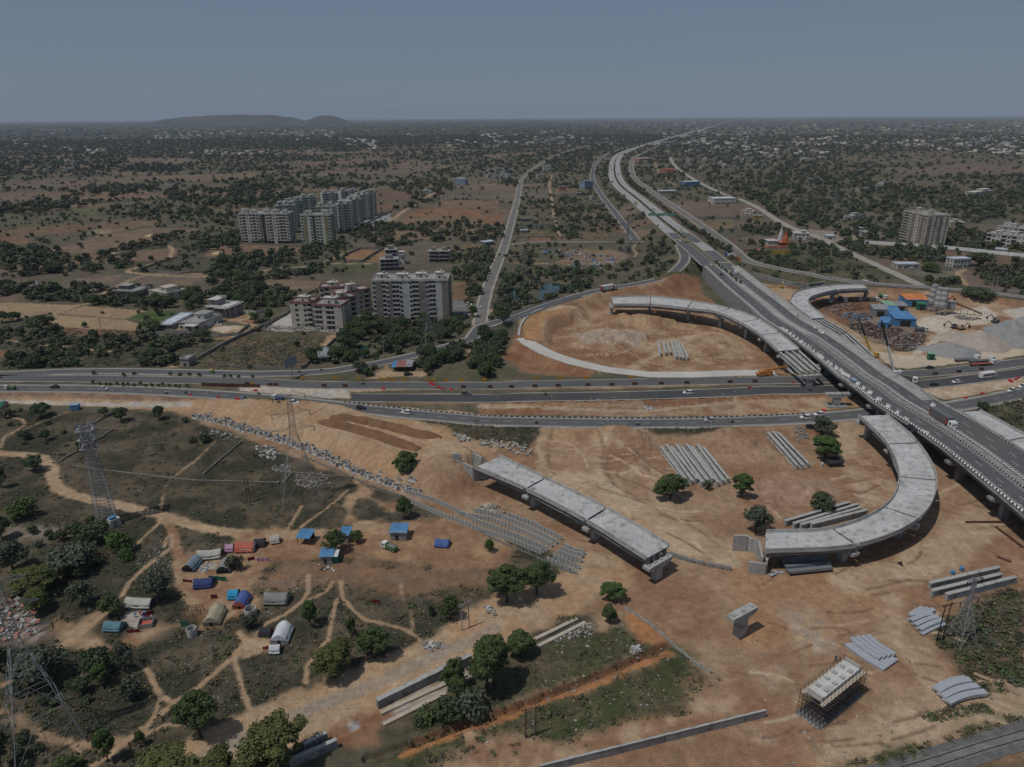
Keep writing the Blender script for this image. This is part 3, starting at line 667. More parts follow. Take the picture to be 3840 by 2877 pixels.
def build_ground():
    # rings that widen with distance: fine soil near the viewer, coarse at the horizon
    tl=np.linspace(R(64),R(.11),40)
    el=np.concatenate([np.linspace(R(52),R(6),640,endpoint=False),np.linspace(R(6),R(.9),120,endpoint=False),np.linspace(R(.9),R(.16),28)])
    rr=CAMH /np.tan(el);rr=np.concatenate([[2,40],rr])
    aa=np.concatenate([np.linspace(R(-100),R(-41),60,endpoint=False),np.linspace(R(-41),R(41),1150,endpoint=False),np.linspace(R(41),R(100),61)])
    A,RR=np.meshgrid(aa,rr)
    X=(RR *np.sin(A)).ravel();Y=(RR *np.cos(A)).ravel()
    Z=H(X,Y);c=soil(X,Y)
    nr,na=len(rr),len(aa)
    GRID.update(r=list(rr),a=list(aa),z=Z.reshape(nr,na))
    j,i=np.meshgrid(np.arange(na -1),np.arange(nr -1));b=(i *na +j).ravel()
    Fq=np.stack([b,b +1,b +na +1,b +na],1)[:,::-1]
    gm=bpy.data.materials.new('soil');gm.use_nodes=True;nt=gm.node_tree;bs=nt.nodes['Principled BSDF']
    bs.inputs['Roughness'].default_value=.97;bs.inputs['Specular IOR Level'].default_value=.08
    at=nt.nodes.new('ShaderNodeAttribute');at.attribute_name='Col'
    ge=nt.nodes.new('ShaderNodeNewGeometry')
    prev=at.outputs['Color']
    for sc,det,lo,hi in ((.5,7,.76,1.24),(.045,5,.9,1.1),(2.2,4,.80,1.20)):
        n=nt.nodes.new('ShaderNodeTexNoise');n.inputs['Scale'].default_value=sc;n.inputs['Detail'].default_value=det;n.inputs['Roughness'].default_value=.65
        nt.links.new(ge.outputs['Position'],n.inputs['Vector'])
        m=nt.nodes.new('ShaderNodeMapRange');m.inputs[1].default_value=.3;m.inputs[2].default_value=.7;m.inputs[3].default_value=lo;m.inputs[4].default_value=hi
        nt.links.new(n.outputs['Fac'],m.inputs[0])
        v=nt.nodes.new('ShaderNodeVectorMath');v.operation='SCALE'
        nt.links.new(prev,v.inputs[0]);nt.links.new(m.outputs[0],v.inputs['Scale']);prev=v.outputs[0]
        if sc == .55:
            bp=nt.nodes.new('ShaderNodeBump');bp.inputs['Strength'].default_value=.55;bp.inputs['Distance'].default_value=.35
            nt.links.new(n.outputs['Fac'],bp.inputs['Height']);nt.links.new(bp.outputs[0],bs.inputs['Normal'])
    nt.links.new(prev,bs.inputs['Base Color'])
    g=npmesh('ground',np.stack([X,Y,Z],1),Fq,gm,cols=c,smooth=True)
    tag(g,kind='structure');return g

build_ground()
import bisect

def Hs(x,y):
    """height of the finished ground sheet"""
    r=math.hypot(x,y);a=math.atan2(x,y);i=min(max(bisect.bisect_right(GRID['r'],r)-1,0),len(GRID['r'])-2);j=min(max(bisect.bisect_right(GRID['a'],a)-1,0),len(GRID['a'])-2)
    r0,r1,a0,a1=GRID['r'][i],GRID['r'][i +1],GRID['a'][j],GRID['a'][j +1];t=min(1,max(0,(r -r0)/(r1 -r0)));s=min(1,max(0,(a -a0)/(a1 -a0)));z=GRID['z']
    return float((z[i,j]*(1-s)+z[i,j +1]*s)*(1-t)+(z[i +1,j]*(1-s)+z[i +1,j +1]*s)*t)

# pond water
wm=mat('pond_water',(.016,.045,.042),.08,.3,.05,0,spec=.5)
for i_,pl in enumerate(PONDS):
    cx=sum(p.x for p in pl)/len(pl);cy=sum(p.y for p in pl)/len(pl)
    MB().prism([(cx +(p.x -cx)*1.12,cy +(p.y -cy)*1.12) for p in pl],-1.2,-.85).build('pond_water',wm)['kind']='structure'
# hills on the horizon
def hills():
    prof=[(330,0),(360,1),(400,2),(430,3.5),(450,6),(470,8),(490,9),(505,8.5),(520,10),(540,11),(556,12.5),(570,11.5),(585,12),(600,11),(612,11.5),(625,12),(637,9),(645,7),(655,8),(668,6),(680,3),(700,0)]
    prof2=[(690,0),(705,2),(720,5),(732,8),(742,10.5),(752,8),(765,4),(790,0)]
    m=mat('hill_scrub',(.055,.05,.038),.95,.35,.002,.3,.02,coord='Object')
    D=13500.
    for pr,nm in ((prof,'hills'),(prof2,'hills')):
        vs=[];n=len(pr);rows=9
        for k in range(rows):
            t=k /(rows -1);y=D +(t -.5)*2600
            for (u,hh) in pr:
                x=u -1106
                X=x *1.736/FPX *D *1.02
                hgt=(CAMH *min(1,hh /9)+hh *1.736/FPX *D *.5)*math.sin(math.pi *min(1,max(0,t)))**.5
                hgt += min(hh,6)*5*(mnoise.noise(Vector((X /260,y /260,0))))
                vs.append((X,y,hgt -8))
        f=[(k *n +i,k *n +i +1,(k +1)*n +i +1,(k +1)*n +i) for k in range(rows -1) for i in range(n -1)]
        o=MB().add(vs,f).build(nm,m,smooth=True);tag(o,kind='structure')
hills()

# ------------------------------------------------------------------ roads
M_ASPH=mat('asphalt',(.094,.095,.098),.85,.14,.05,.12,1.5,stain=(.105,.10,.095),stain_scale=.04,stain_amt=.5)
M_ASPHD=mat('fresh_asphalt',(.06,.061,.064),.8,.15,.05,.1,1.5,stain=(.085,.08,.075),stain_scale=.05,stain_amt=.35)
M_ASPHO=mat('old_asphalt',(.15,.142,.13),.9,.18,.06,.12,1.5)
M_RCONC=mat('concrete_pavement',(.30,.295,.285),.9,.1,.03,.08,1.2)
M_SHLD=mat('dusty_shoulder',(.30,.275,.24),.95,.15,.12,.15,1.5)
M_WHITE=mat('road_paint',(.42,.42,.41),.7,.15,.8,.1,4)
M_YELLOW=mat('yellow_paint',(.42,.34,.17),.8,.15,.5,.1,4)
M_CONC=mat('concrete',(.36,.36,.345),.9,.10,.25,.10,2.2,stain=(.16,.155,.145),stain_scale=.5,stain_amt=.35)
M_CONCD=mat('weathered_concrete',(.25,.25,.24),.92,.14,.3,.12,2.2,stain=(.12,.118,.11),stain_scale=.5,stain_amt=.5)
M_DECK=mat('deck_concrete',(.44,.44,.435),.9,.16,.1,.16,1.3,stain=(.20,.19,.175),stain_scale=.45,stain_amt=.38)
M_BLACK=mat('black_paint',(.02,.02,.02),.6,.2,1,0)
M_STEEL=mat('galvanised_steel',(.34,.35,.36),.5,.1,1,.1,8,metal=.3)
M_RUST=mat('rusty_steel',(.12,.06,.04),.9,.3,1,.2,8)

def frame(path,i):
    N=len(path);d=path[min(i +1,N -1)]-path[max(i -1,0)];d=Vector((d.x,d.y,0)).normalized()
    return d,Vector((d.y,-d.x,0))

def strip(mb,path,a,b,dz,mi=0,i0=0,i1=None,wob=0):
    """flat ribbon between offsets a and b (metres to the right of the path)"""
    i1=len(path) if i1 is None else i1;base=len(mb.v);n=0
    for i in range(i0,i1):
        d,r=frame(path,i);j=(mnoise.noise(path[i]*.13)*wob) if wob else 0;k=(mnoise.noise(path[i]*.13+Vector((9,9,9)))*wob) if wob else 0
        z=Vector((0,0,dz));mb.v += [tuple(path[i]+r *(a +j)+z),tuple(path[i]+r *(b +k)+z)];n += 1
    for i in range(n -1):
        mb.f.append((base +2*i,base +2*i +1,base +2*i +3,base +2*i +2));mb.m.append(mi)

def stations(path):
    s=[0]
    for a,b in zip(path,path[1:]): s.append(s[-1]+(b -a).length)
    return s

def at_s(path,st,s):
    import bisect
    i=min(max(bisect.bisect_right(st,s)-1,0),len(path)-2);t=(s -st[i])/max(1e-6,st[i +1]-st[i])
    d,r=frame(path,i);d2,r2=frame(path,i +1)
    return path[i].lerp(path[i +1],t),d.lerp(d2,t).normalized(),r.lerp(r2,t).normalized()

def dashes(mb,path,off,dz,on=3.5,gap=6,w=.1,mi=0,s0=0,s1=1e9):
    st=stations(path);s=s0
    while s +on <min(st[-1],s1):
        p,d,r=at_s(path,st,s);q,d2,r2=at_s(path,st,s +on);z=Vector((0,0,dz))
        mb.add([p +r *(off -w)+z,p +r *(off +w)+z,q +r2 *(off +w)+z,q +r2 *(off -w)+z],[(0,1,2,3)],mi);s += on +gap

def fine(name,step=5): return resample(ROADS[name][0],step,False)

MK=MB()   # painted lines
def simple_road(key,obj,m,half,shoulder,lines=(),dash=(),zz=.02):
    p=fine(key,5);a=MB();strip(a,p,-half -shoulder,half +shoulder,-.03,wob=.8 if shoulder else 0);a.build('road_shoulder',M_SHLD)['kind']='structure'
    b=MB();strip(b,p,-half,half,zz,wob=.15);b.build(obj,m)['kind']='structure'
    for o in lines: strip(MK,p,o -.11,o +.11,zz +.02)
    for o in dash: dashes(MK,p,o,zz +.02)

simple_road('lower','highway',M_ASPH,4.0,1.3,(-3.6,3.6),(0,))
simple_road('middle','highway',M_ASPHD,4.4,.9)
simple_road('upper','highway',M_ASPH,4.2,.9)
simple_road('service left','service_road',M_ASPH,4,1.2,(-3.6,3.6))
simple_road('service right','service_road',M_ASPHO,4.2,1.8,(-3.6,))
simple_road('country','country_road',M_ASPHO,3.2,1.6)
simple_road('lane','country_road',M_SHLD,3.4,1.0)
simple_road('cross','country_road',M_ASPHO,2.6,1.2)
simple_road('new loop','loop_road',mat('lean_concrete',(.47,.45,.41),.95,.1,.1,.1,1.5),3.9,.6)
pr=fine('ramp',5);a_=MB();strip(a_,pr,-4.6,4.6,-.03);a_.build('road_shoulder',M_SHLD)['kind']='structure'
a_=MB();strip(a_,pr,-3.4,3.4,.02);a_.build('ramp_road',M_ASPH)['kind']='structure'
strip(MK,pr,-3.2,-3.0,.04);strip(MK,pr,3.0,3.2,.04)
# hatched gore and arrows of the merging roads at the left
for k in range(26):
    p=P('e',330+k *44,826-8*math.sin(k /26*3.1),HZ +.05);MK.box((p.x,p.y,p.z),(1.6,.3,.01),R(35));MK.box((p.x +1.4,p.y -.5,p.z),(1.6,.3,.01),R(-5))

E=fine('express',6);ST=stations(E)
Y_ASPH=P('c',1700,1085,9).y;Y_BR=P('s',560,640,10).y
i_as=next(i for i,p in enumerate(E) if p.y <Y_ASPH);i_br=next(i for i,p in enumerate(E) if p.y <Y_BR)
i_wall=next(i for i,p in enumerate(E) if p.y <P('s',1500,1500,10).y)
a_=MB()
strip(a_,E,-13.3,13.3,-.04,i1=i_br +1);a_.build('road_shoulder',M_SHLD)['kind']='structure'
for s_ in (-1,1):
    b_=MB();strip(b_,E,*sorted((s_ *2.2,s_ *12.6)),.02,i1=i_as +1);b_.build('expressway',M_RCONC)['kind']='structure'
    b_=MB();strip(b_,E,*sorted((s_ *2.2,s_ *12.2)),.02,i0=i_as,i1=i_br +1);b_.build('expressway',M_ASPH)['kind']='structure'
    strip(MK,E,s_ *2.6-.12,s_ *2.6+.12,.05,i1=i_br);strip(MK,E,s_ *11.6-.12,s_ *11.6+.12,.05,i1=i_br)
    for o in (5.6,8.6): dashes(MK,E,s_ *o,.05,4,8,s0=ST[0]+12000,s1=ST[i_br])
m_=MB();strip(m_,E,-2.1,2.1,.05,i1=i_br);m_.build('median_strip',mat('median_soil',(.13,.11,.07),.95,.3,.2,.2))['kind']='structure'
# concrete patch where the ramp joins, yellow rumble bars
b_=MB()
i0=next(i for i,p in enumerate(E) if p.y <P('s',330,275,9.5).y);i1=next(i for i,p in enumerate(E) if p.y <P('s',330,405,9.7).y)
strip(b_,E,-12.4,-2.3,.06,i0=i0 -1,i1=i1 +1);b_.build('expressway',M_RCONC)['kind']='structure'
for u,v,off in ((630,590,-7),(770,715,-7),(410,205,7)):
    y=P('s',u,v,10).y;i=next(i for i,p in enumerate(E) if p.y <y);d,r=frame(E,i);p=E[i]+r *off
    MK.box((p.x,p.y,p.z +.08),(9.4,2.4,.02),math.atan2(r.y,r.x),1)
MK.build('road_markings',[M_WHITE,M_YELLOW])['kind']='structure'

# ------------------------------------------------------------------ bridges
def par_prof(s):   # crash barrier profile, s = outward side
    return [(0,0),(s *.45,0),(s *.32,.35),(s *.22,1.0),(0,1.0)]

def pier(mb_parent,p,ang,top,capw,colw=2.6,cold=1.8,capd=2.4,ground=None,m=M_CONC):
    g=(Hs(p[0],p[1]) if ground is None else ground)-.6
    c=MB();ca,sa=math.cos(ang),math.sin(ang)
    c.box((p[0],p[1],(g +top -1.9)/2),(colw,cold,top -1.9-g),ang)
    pe=c.build('pier',m,mb_parent)
    k=MB()
    hw=capw /2;prof=[(-hw,0),(hw,0),(hw,-.9),(colw /2+.1,-1.9),(-colw /2-.1,-1.9),(-hw,-.9)]
    vs=[Vector((x,y,z)) for y in (-capd /2,capd /2) for x,z in prof]
    vs=[Vector((v.x *ca -v.y *sa +p[0],v.x *sa +v.y *ca +p[1],v.z +top)) for v in vs]
    k.add(vs,[(0,1,2,3,4,5),(11,10,9,8,7,6)]+[(i,6+i,6+(i +1) % 6,(i +1) % 6) for i in range(6)])
    for t in range(int(capw // 2.4)):
        x=-hw +1.2+t *(capw -2.4)/max(1,int(capw // 2.4)-1)
        k.box((p[0]+x *ca,p[1]+x *sa,top +.15),(.7,.8,.3),ang)
    k.build('pier_cap',m,pe);return pe

def girder_mesh(mb,a,b,h=1.9):
    a=Vector(a);b=Vector(b);d=(b -a).normalized();r=Vector((d.y,-d.x,0))
    prof=[(-.4,0),(.4,0),(.4,.25),(.12,.45),(.12,h -.4),(.55,h -.2),(.55,h),(-.55,h),(-.55,h -.2),(-.12,h -.4),(-.12,.45),(-.4,.25)]
    n=len(prof);base=len(mb.v)
    for p in (a,b):
        for x,z in prof: mb.v.append(tuple(p +r *x +Vector((0,0,z))))
    for j in range(n): mb.f.append((base +j,base +(j +1) % n,base +n +(j +1) % n,base +n +j));mb.m.append(0)
    mb.f += [tuple(base +j for j in range(n -1,-1,-1)),tuple(base +n +j for j in range(n))];mb.m += [0,0]
    for p,s in ((a,1),(b,-1)):
        c=p +d *s *.6;mb.box((c.x,c.y,c.z +h /2),(1.1,.74,h -.02),math.atan2(d.y,d.x))

def viaduct(name,label,secs,spans,piers=True,slab=.28,gdep=1.9,barr=True,first_pier=True,last_pier=True,ng=4,cat='bridge',mdeck=M_DECK):
    """secs: [(left point, right point)] at the joints; the outline between joints is a smooth curve"""
    root=thing(name,label,cat,(0,0,0))
    Ls=[s[0] for s in secs];Rs=[s[1] for s in secs]
    n=8
    for k in range(spans):
        lp=[];rp=[]
        for t in range(n +1):
            tt=(t /n)*.97+.015
            for arr,out in ((Ls,lp),(Rs,rp)):
                p0=arr[max(k -1,0)];p1=arr[k];p2=arr[k +1];p3=arr[min(k +2,len(arr)-1)]
                if k == 0: p0=2*p1 -p2
                if k +2 >= len(arr): p3=2*p2 -p1
                out.append(.5*((2*p1)+(p2 -p0)*tt +(2*p0 -5*p1 +4*p2 -p3)*tt *tt +(3*p1 -p0 -3*p2 +p3)*tt **3))
        d=MB();b=0
        for p,q in zip(lp,rp):
            for v,z in ((p,0),(q,0),(q,-slab),(p,-slab)): d.v.append((v.x,v.y,v.z +z))
        for t in range(n):
            o=t *4
            for j in range(4): d.f.append((o +j,o +(j +1) % 4,o +4+(j +1) % 4,o +4+j));d.m.append(0)
        d.f += [(3,2,1,0),(n *4,n *4+1,n *4+2,n *4+3)];d.m += [0,0]
        d.build('deck_slab',mdeck,root)
        if barr:
            for arr,s in ((lp,-1),(rp,1)):
                w=MB();inner=[]
                for p,q in zip(lp,rp):
                    e=(q -p).normalized();inner.append((p +e *.02 if s <0 else q -e *.02,e))
                prof=[(0,-.5),(0,1.0),(.22,1.0),(.3,.4),(.42,0.004),(.42,-.5)]
                m=len(prof);base=0
                for (p,e) in inner:
                    for x,z in prof:
                        v=p +e *(x if s <0 else -x);w.v.append((v.x,v.y,v.z +z))
                for t in range(len(inner)-1):
                    for j in range(m):
                        w.f.append((t *m +j,t *m +(j +1) % m,(t +1)*m +(j +1) % m,(t +1)*m +j));w.m.append(0)
                w.f += [tuple(range(m -1,-1,-1)),tuple((len(inner)-1)*m +j for j in range(m))];w.m += [0,0]
                w.build('parapet',M_CONC,root)
        for g in range(ng):
            f=(g +.5)/ng;gm=MB()
            a=lp[0].lerp(rp[0],f);c=lp[-1].lerp(rp[-1],f);z=Vector((0,0,-slab -gdep))
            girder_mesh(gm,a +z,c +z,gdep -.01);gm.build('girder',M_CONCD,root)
    if piers:
        for k in range(len(secs)):
            if (k == 0 and not first_pier) or (k == len(secs)-1 and not last_pier): continue
            p=(secs[k][0]+secs[k][1])/2;e=secs[k][1]-secs[k][0]
            pier(root,(p.x,p.y),math.atan2(e.y,e.x),p.z -slab -gdep -.32,min(11,e.length *1.02))
    return root

# straight ramp over the building site
ZR=8.2
v_straight=viaduct('ramp_viaduct','unfinished straight three-span concrete ramp ending in mid-air beside the rows of blocks',
        [(P('k',165,372,ZR),P('k',-52,470,ZR)),(P('k',560,562,ZR),P('k',385,658,ZR)),(P('k',1090,822,ZR),P('k',908,932,ZR)),(P('k',1640,1148,ZR),P('k',1438,1262,ZR))],3,first_pier=False)
# south loop
v_south=viaduct('ramp_viaduct','curved concrete loop ramp bending from the flyover to a grey stepped abutment',
        [(P('l',1150,215,9.8),P('l',932,222,9.8)),(P('l',1392,432,9.4),P('l',1150,440,9.4)),(P('l',1540,718,8.8),P('l',1246,690,8.8)),(P('l',1412,1015,8.2),P('l',1135,922,8.2)),(P('l',935,1222,7.4),P('l',740,1090,7.4)),(P('l',212,1270,6.6),P('l',222,1118,6.6))],5,last_pier=False)
# north loop
v_north=viaduct('ramp_viaduct','curved concrete ramp round the orange spoil heaps, its last span still bare girders',
        [(P('g',1125,268,9.2),P('g',1150,332,9.2)),(P('g',1470,262,9.4),P('g',1468,336,9.4)),(P('g',1832,302,9.6),P('g',1778,366,9.6)),(P('s',1035,1365,9.8),P('s',805,1425,9.8)),(P('s',1510,1535,10),P('s',1195,1590,10)),(P('h',330,552,10),P('h',172,562,10)),(P('h',488,678,10),P('h',318,690,10))],6)
# north-east curved ramp
v_ne=viaduct('ramp_viaduct','sharply curved concrete ramp hooking over parked tippers beside the batching yard',
        [(P('h',985,182,9),P('h',1022,216,9)),(P('h',712,190,9.2),P('h',788,226,9.2)),(P('h',480,232,9.5),P('h',622,262,9.5)),(P('h',416,300,9.7),P('h',556,300,9.7)),(P('h',448,352,9.8),P('h',582,352,9.8)),(P('h',566,440,10),P('h',686,434,10))],5)
v_east=viaduct('ramp_viaduct','straight concrete ramp slab running beside the chevron-edged side of the flyover',
        [(P('r',1580,152,10),P('r',1290,165,10)),(P('r',2260,520,10),P('r',1955,578,10)),(P('r',2900,900,10),P('r',2560,985,10))],2)

# main flyover
fly=thing('flyover','long dual-carriageway flyover with chevron-painted median crossing over the highway','flyover')
ib=i_br;LE,RE_=-14.8,12.0
rng=list(range(ib,len(E)))
def flystrip(name,m,a,b,dz,i0=None,i1=None,sub=None):
    q=MB();strip(q,E,a,b,dz,i0=i0 or ib,i1=i1);return q.build(name,m,fly)

sl=MB()
sl.sweep([(LE,.0),(RE_,.0),(RE_,-.45),(LE,-.45)],E[ib:]);sl.build('deck_slab',M_CONC,fly)
sh=mat('dusty_deck',(.33,.32,.30),.95,.12,.12,.12,1.5,stain=(.2,.19,.18),stain_scale=.2,stain_amt=.4)
i_mid=next(i for i,p in enumerate(E) if p.y <P('q',1700,1510,10).y)
flystrip('shoulder',sh,LE +.45,-9.2,.03,i1=i_mid +1);flystrip('shoulder',sh,9.6,RE_ -.3,.03)
flystrip('carriageway',M_ASPH,-9.2,-2.6,.03,i1=i_mid +1);flystrip('carriageway',M_ASPH,-14.2,-2.6,.03,i0=i_mid)
flystrip('carriageway',M_ASPH,2.2,9.6,.03)
mk=MB()
for o in (-3.6,2.9,9.3): strip(mk,E,o -.1,o +.1,.05,i0=ib)
dashes(mk,E,6.0,.05,4,8,s0=ST[ib]);dashes(mk,E,-6.2,.05,4,8,s0=ST[ib]);dashes(mk,E,-9.6,.05,4,8,s0=ST[i_mid])
s=ST[i_wall]
joints=[]
while s <ST[-1]: joints.append(s);s += 25.5
for s in joints:
    p,d,r=at_s(E,ST,s)
    for a,b in ((-14.2,-2.7),(2.3,11.4)): mk.box(tuple(p +r *(a +b)/2+Vector((0,0,.05))),(b -a,.5,.012),math.atan2(r.y,r.x),1)
mk.build('lane_markings',[M_WHITE,mat('joint_strip',(.13,.13,.13),.8)],fly)
# median: planted earth on the approach, then concrete with a chevron crash kerb
i_ch=next(i for i,p in enumerate(E) if p.y <P('q',490,430,10.4).y);i_pl=next(i for i,p in enumerate(E) if p.y <P('s',1250,985,10).y)
q=MB();q.sweep([(-2.0,0.0),(-2.0,.3),(2.0,.3),(2.0,0.0)],E[ib:i_ch +1]);q.build('median_strip',sh,fly)
q=MB();q.sweep([(-.9,.0),(-.9,.35),(1.2,.35),(1.2,.0)],E[i_ch:]);q.build('median_strip',M_CONCD,fly)
def chevrons(o1,o2,h,s0,s1,name,flip=1):
    """crash barrier whose top and face carry black and white chevrons"""
    c=MB();st=s0;k=0;L=.85
    while st +L <s1:
        p,d,r=at_s(E,ST,st);p2,d2,r2=at_s(E,ST,st +L)
        mid=(o1 +o2)/2;sh_=flip *1.0
        for (a,b,za,zb,ta,tb) in ((o1,mid,.03,h,0,sh_),(mid,o2,h,h,sh_,0)):
            vs=[p +r *a +d *ta +Vector((0,0,za)),p +r *b +d *tb +Vector((0,0,zb)),p2 +r2 *b +d2 *tb +Vector((0,0,zb)),p2 +r2 *a +d2 *ta +Vector((0,0,za))]
            c.add(vs,[(0,1,2,3)],3 if k % 2 == 0 else 1)
        vs=[p +r *o2 +Vector((0,0,h)),p +r *o2 +Vector((0,0,.03)),p2 +r2 *o2 +Vector((0,0,.03)),p2 +r2 *o2 +Vector((0,0,h))]
        c.add(vs,[(0,1,2,3)],2);st += L;k += 1
    return c.build(name,[M_WHITE,M_BLACK,M_CONCD,mat('bright_paint',(.68,.68,.66),.7,.1,.8,.1,4)],fly)

chevrons(-2.95,-.9,.85,ST[i_ch],ST[-1],'chevron_barrier')
i_c2=next(i for i,p in enumerate(E) if p.y <P('q',1080,510,10.5).y);i_c0=next(i for i,p in enumerate(E) if p.y <P('s',1900,1250,10.5).y);i_c3=next(i for i,p in enumerate(E) if p.y <P('h',1340,945,10.5).y)
chevrons(RE_ -1.7,RE_ -.1,.85,ST[i_c0],ST[i_c2],'chevron_barrier',-1);chevrons(RE_ -1.8,RE_ -.1,.85,ST[i_c3],ST[-1],'chevron_barrier',-1)
def checks(o,w,h,s0,s1,name,L=.75):
    c=MB();st=s0;k=0
    while st +L <s1:
        p,d,r=at_s(E,ST,st +L /2);c.box(tuple(p +r *o +Vector((0,0,h /2+.02))),(w,L,h),math.atan2(r.y,r.x),k % 2);st += L;k += 1
    return c.build(name,[M_WHITE,M_BLACK],fly)

checks(1.75,.4,.5,ST[i_ch],ST[-1],'kerb');checks(LE +.5,.16,.3,ST[i_mid]-12,ST[-1],'kerb')
for o,s_,a,b in ((LE,1,ib,None),(RE_,-1,ib,i_c0 +1),(RE_,-1,i_c2,i_c3)):
    q=MB();q.sweep([(o,-.5),(o,.85),(o +s_ *.22,.85),(o +s_ *.4,.03),(o +s_ *.4,-.5)],E[a:b]);q.build('parapet',M_CONC,fly)
for o in [-13.2,-10.6,-8,-5.4,2.6,5.2,7.8,10.4]:
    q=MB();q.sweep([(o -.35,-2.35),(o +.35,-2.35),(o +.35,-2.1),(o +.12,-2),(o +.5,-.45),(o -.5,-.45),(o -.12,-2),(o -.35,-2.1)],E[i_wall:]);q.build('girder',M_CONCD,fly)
for s in joints[0:]:
    p,d,r=at_s(E,ST,s);ang=math.atan2(r.y,r.x)
    for o in (-9.3,6.3):
        q=p +r *o
        # keep the columns off the carriageways below
        pier(fly,(q.x,q.y),ang,p.z -2.75,11.5,2.4,2.0,2.6,m=M_CONCD)
# light poles along the median and the right edge
lp_m=MB();lp_m.tube((0,0,0),(0,0,8.5),.11,.06,6);lp_a=MB();lp_a.tube((0,0,8.4),(1.7,0,9.0),.05,.04,5);lp_a.box((2.0,0,9.03),(.75,.26,.12))
lamp0=thing('street_lamp','tall single-arm street lamp on the right edge of the flyover','street lamp',(0,0,0),0,'lamps along the flyover')
lp_m.build('pole',M_STEEL,lamp0);lp_a.build('lamp_arm',M_STEEL,lamp0);cache_kids(lamp0)
first=True
for s in np.arange(ST[i_ch]+6,ST[-1]-4,23.0):
    p,d,r=at_s(E,ST,s);q=p +r *(RE_ -.2);ang=math.atan2(-r.y,-r.x)
    if first: lamp0.location=q;lamp0.rotation_euler.z=ang;first=False
    else: dup(lamp0,q,ang)
# retaining wall under the approach
def re_wall(name,label,pts,top,thick=.5,cap=True,mb_m=None,ribs=2.4,group=None):
    root=thing(name,label,'wall',(0,0,0),0,group)
    pts=resample(pts,ribs,False);w=MB()
    n=len(pts)
    for i in range(n -1):
        a,b=pts[i],pts[i +1];d=b -a;L=Vector((d.x,d.y,0)).length;ang=math.atan2(d.y,d.x);c=(a +b)/2
        za=min(Hs(a.x,a.y),Hs(b.x,b.y))-.6;zt=top(c) if callable(top) else top
        if zt -za <.3: continue
        w.box((c.x,c.y,(za +zt)/2),(L -.05,thick -(.06 if i % 2 else 0),zt -za),ang)
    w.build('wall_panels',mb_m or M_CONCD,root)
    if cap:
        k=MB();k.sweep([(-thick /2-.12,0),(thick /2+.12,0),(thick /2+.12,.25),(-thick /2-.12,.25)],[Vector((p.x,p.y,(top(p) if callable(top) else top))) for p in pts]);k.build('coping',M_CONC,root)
    return root

lw=[]
for i in range(ib,i_wall +3):
    d,r=frame(E,i);lw.append(E[i]+r *(LE +.3))
re_wall('retaining_wall','tall ribbed concrete retaining wall carrying the expressway approach above the orange spoil',lw,9.4,.5)
lw=[]
for i in range(ib,i_wall +3):
    d,r=frame(E,i);lw.append(E[i]+r *(RE_ -.3))
re_wall('retaining_wall','ribbed retaining wall under the far edge of the expressway approach',lw,9.4,.5)
rp_=[p for p in pr if P('g',-60,540,4).x <p.x <P('g',850,250,7).x]
lw=[]
for i,p in enumerate(rp_):
    d,r=frame(rp_,i);lw.append(p +r *4.9)
re_wall('retaining_wall','dark retaining wall below the rising slip road beside the green pond',lw,lambda c: min(rp_,key=lambda p: (p -c).length).z -.1,.5)
for side,key,lo,hi,lab in ((-4.6,'ramp',P('g',120,470,5).x,P('g',780,250,7).x,'striped black and white kerb barrier along the outer edge of the rising slip road'),(4.6,'ramp',P('g',220,470,5).x,P('g',840,250,7).x,'dotted kerb barrier along the inner edge of the rising slip road')):
    pth=[p for p in resample(ROADS[key][0],1.1,False) if lo <p.x <hi];c=MB()
    for i,p in enumerate(pth):
        d,r=frame(pth,i);c.box(tuple(p +r *side +Vector((0,0,.4))),(.35,1.05,.9),math.atan2(r.y,r.x),i % 2)
    tag(c.build('kerb_barrier',[M_WHITE,M_BLACK]),lab,'barrier')
# kerb between lower road and the site strips
pth=[p for p in resample(ROADS['lower'][0],1.2,False) if P('f',850,760,2).x <p.x <P('l',600,240,2).x];c=MB()
for i,p in enumerate(pth):
    d,r=frame(pth,i);c.box(tuple(p +r *-4.9+Vector((0,0,.15))),(.35,1.1,.4),math.atan2(r.y,r.x),i % 2)
tag(c.build('kerb',[M_WHITE,M_BLACK]),'black and white kerbstones along the north edge of the lower highway','kerb')
q=MB();kp=[P('g',335,600,2.4),P('g',338,560,3),P('g',350,510,4),P('g',385,455,5),P('g',440,410,5.6),P('g',520,375,6),P('g',640,345,6.2)];q.sweep([(-.7,-.8),(.7,-.8),(.7,.5),(-.7,.5)],resample(kp,2));tag(q.build('kerb',M_CONC),'pale concrete edge beam round the outside of the earth loop ramp','kerb')
# NE service road wall
sr=ROADS['service right'][0];a=P('d',930,1345,5).x;lw=[]
for i,p in enumerate(sr):
    if a <p.x <a +260 and p.y <640:
        d,r=frame(sr,i);lw.append(p +r *5.2)
re_wall('retaining_wall','long grey panel wall under the service road behind the batching yard',lw,lambda c: min(sr,key=lambda p: (p -c).length).z +.6,.5)
lw=PL('h',[(130,115),(250,150),(430,195),(560,205),(690,190)],0)
re_wall('retaining_wall','low grey wall below the grassy bank behind the hooked ramp',lw,3.2,.5)
lw=PL('g',[(930,350),(1130,320),(1300,285),(1560,235),(1700,170),(1890,75)],0)
re_wall('retaining_wall','dark stepped wall at the foot of the slip road grass bank',lw,2.6,.5,mb_m=mat('dark_wall',(.11,.105,.095),.95,.2,.3,.15))
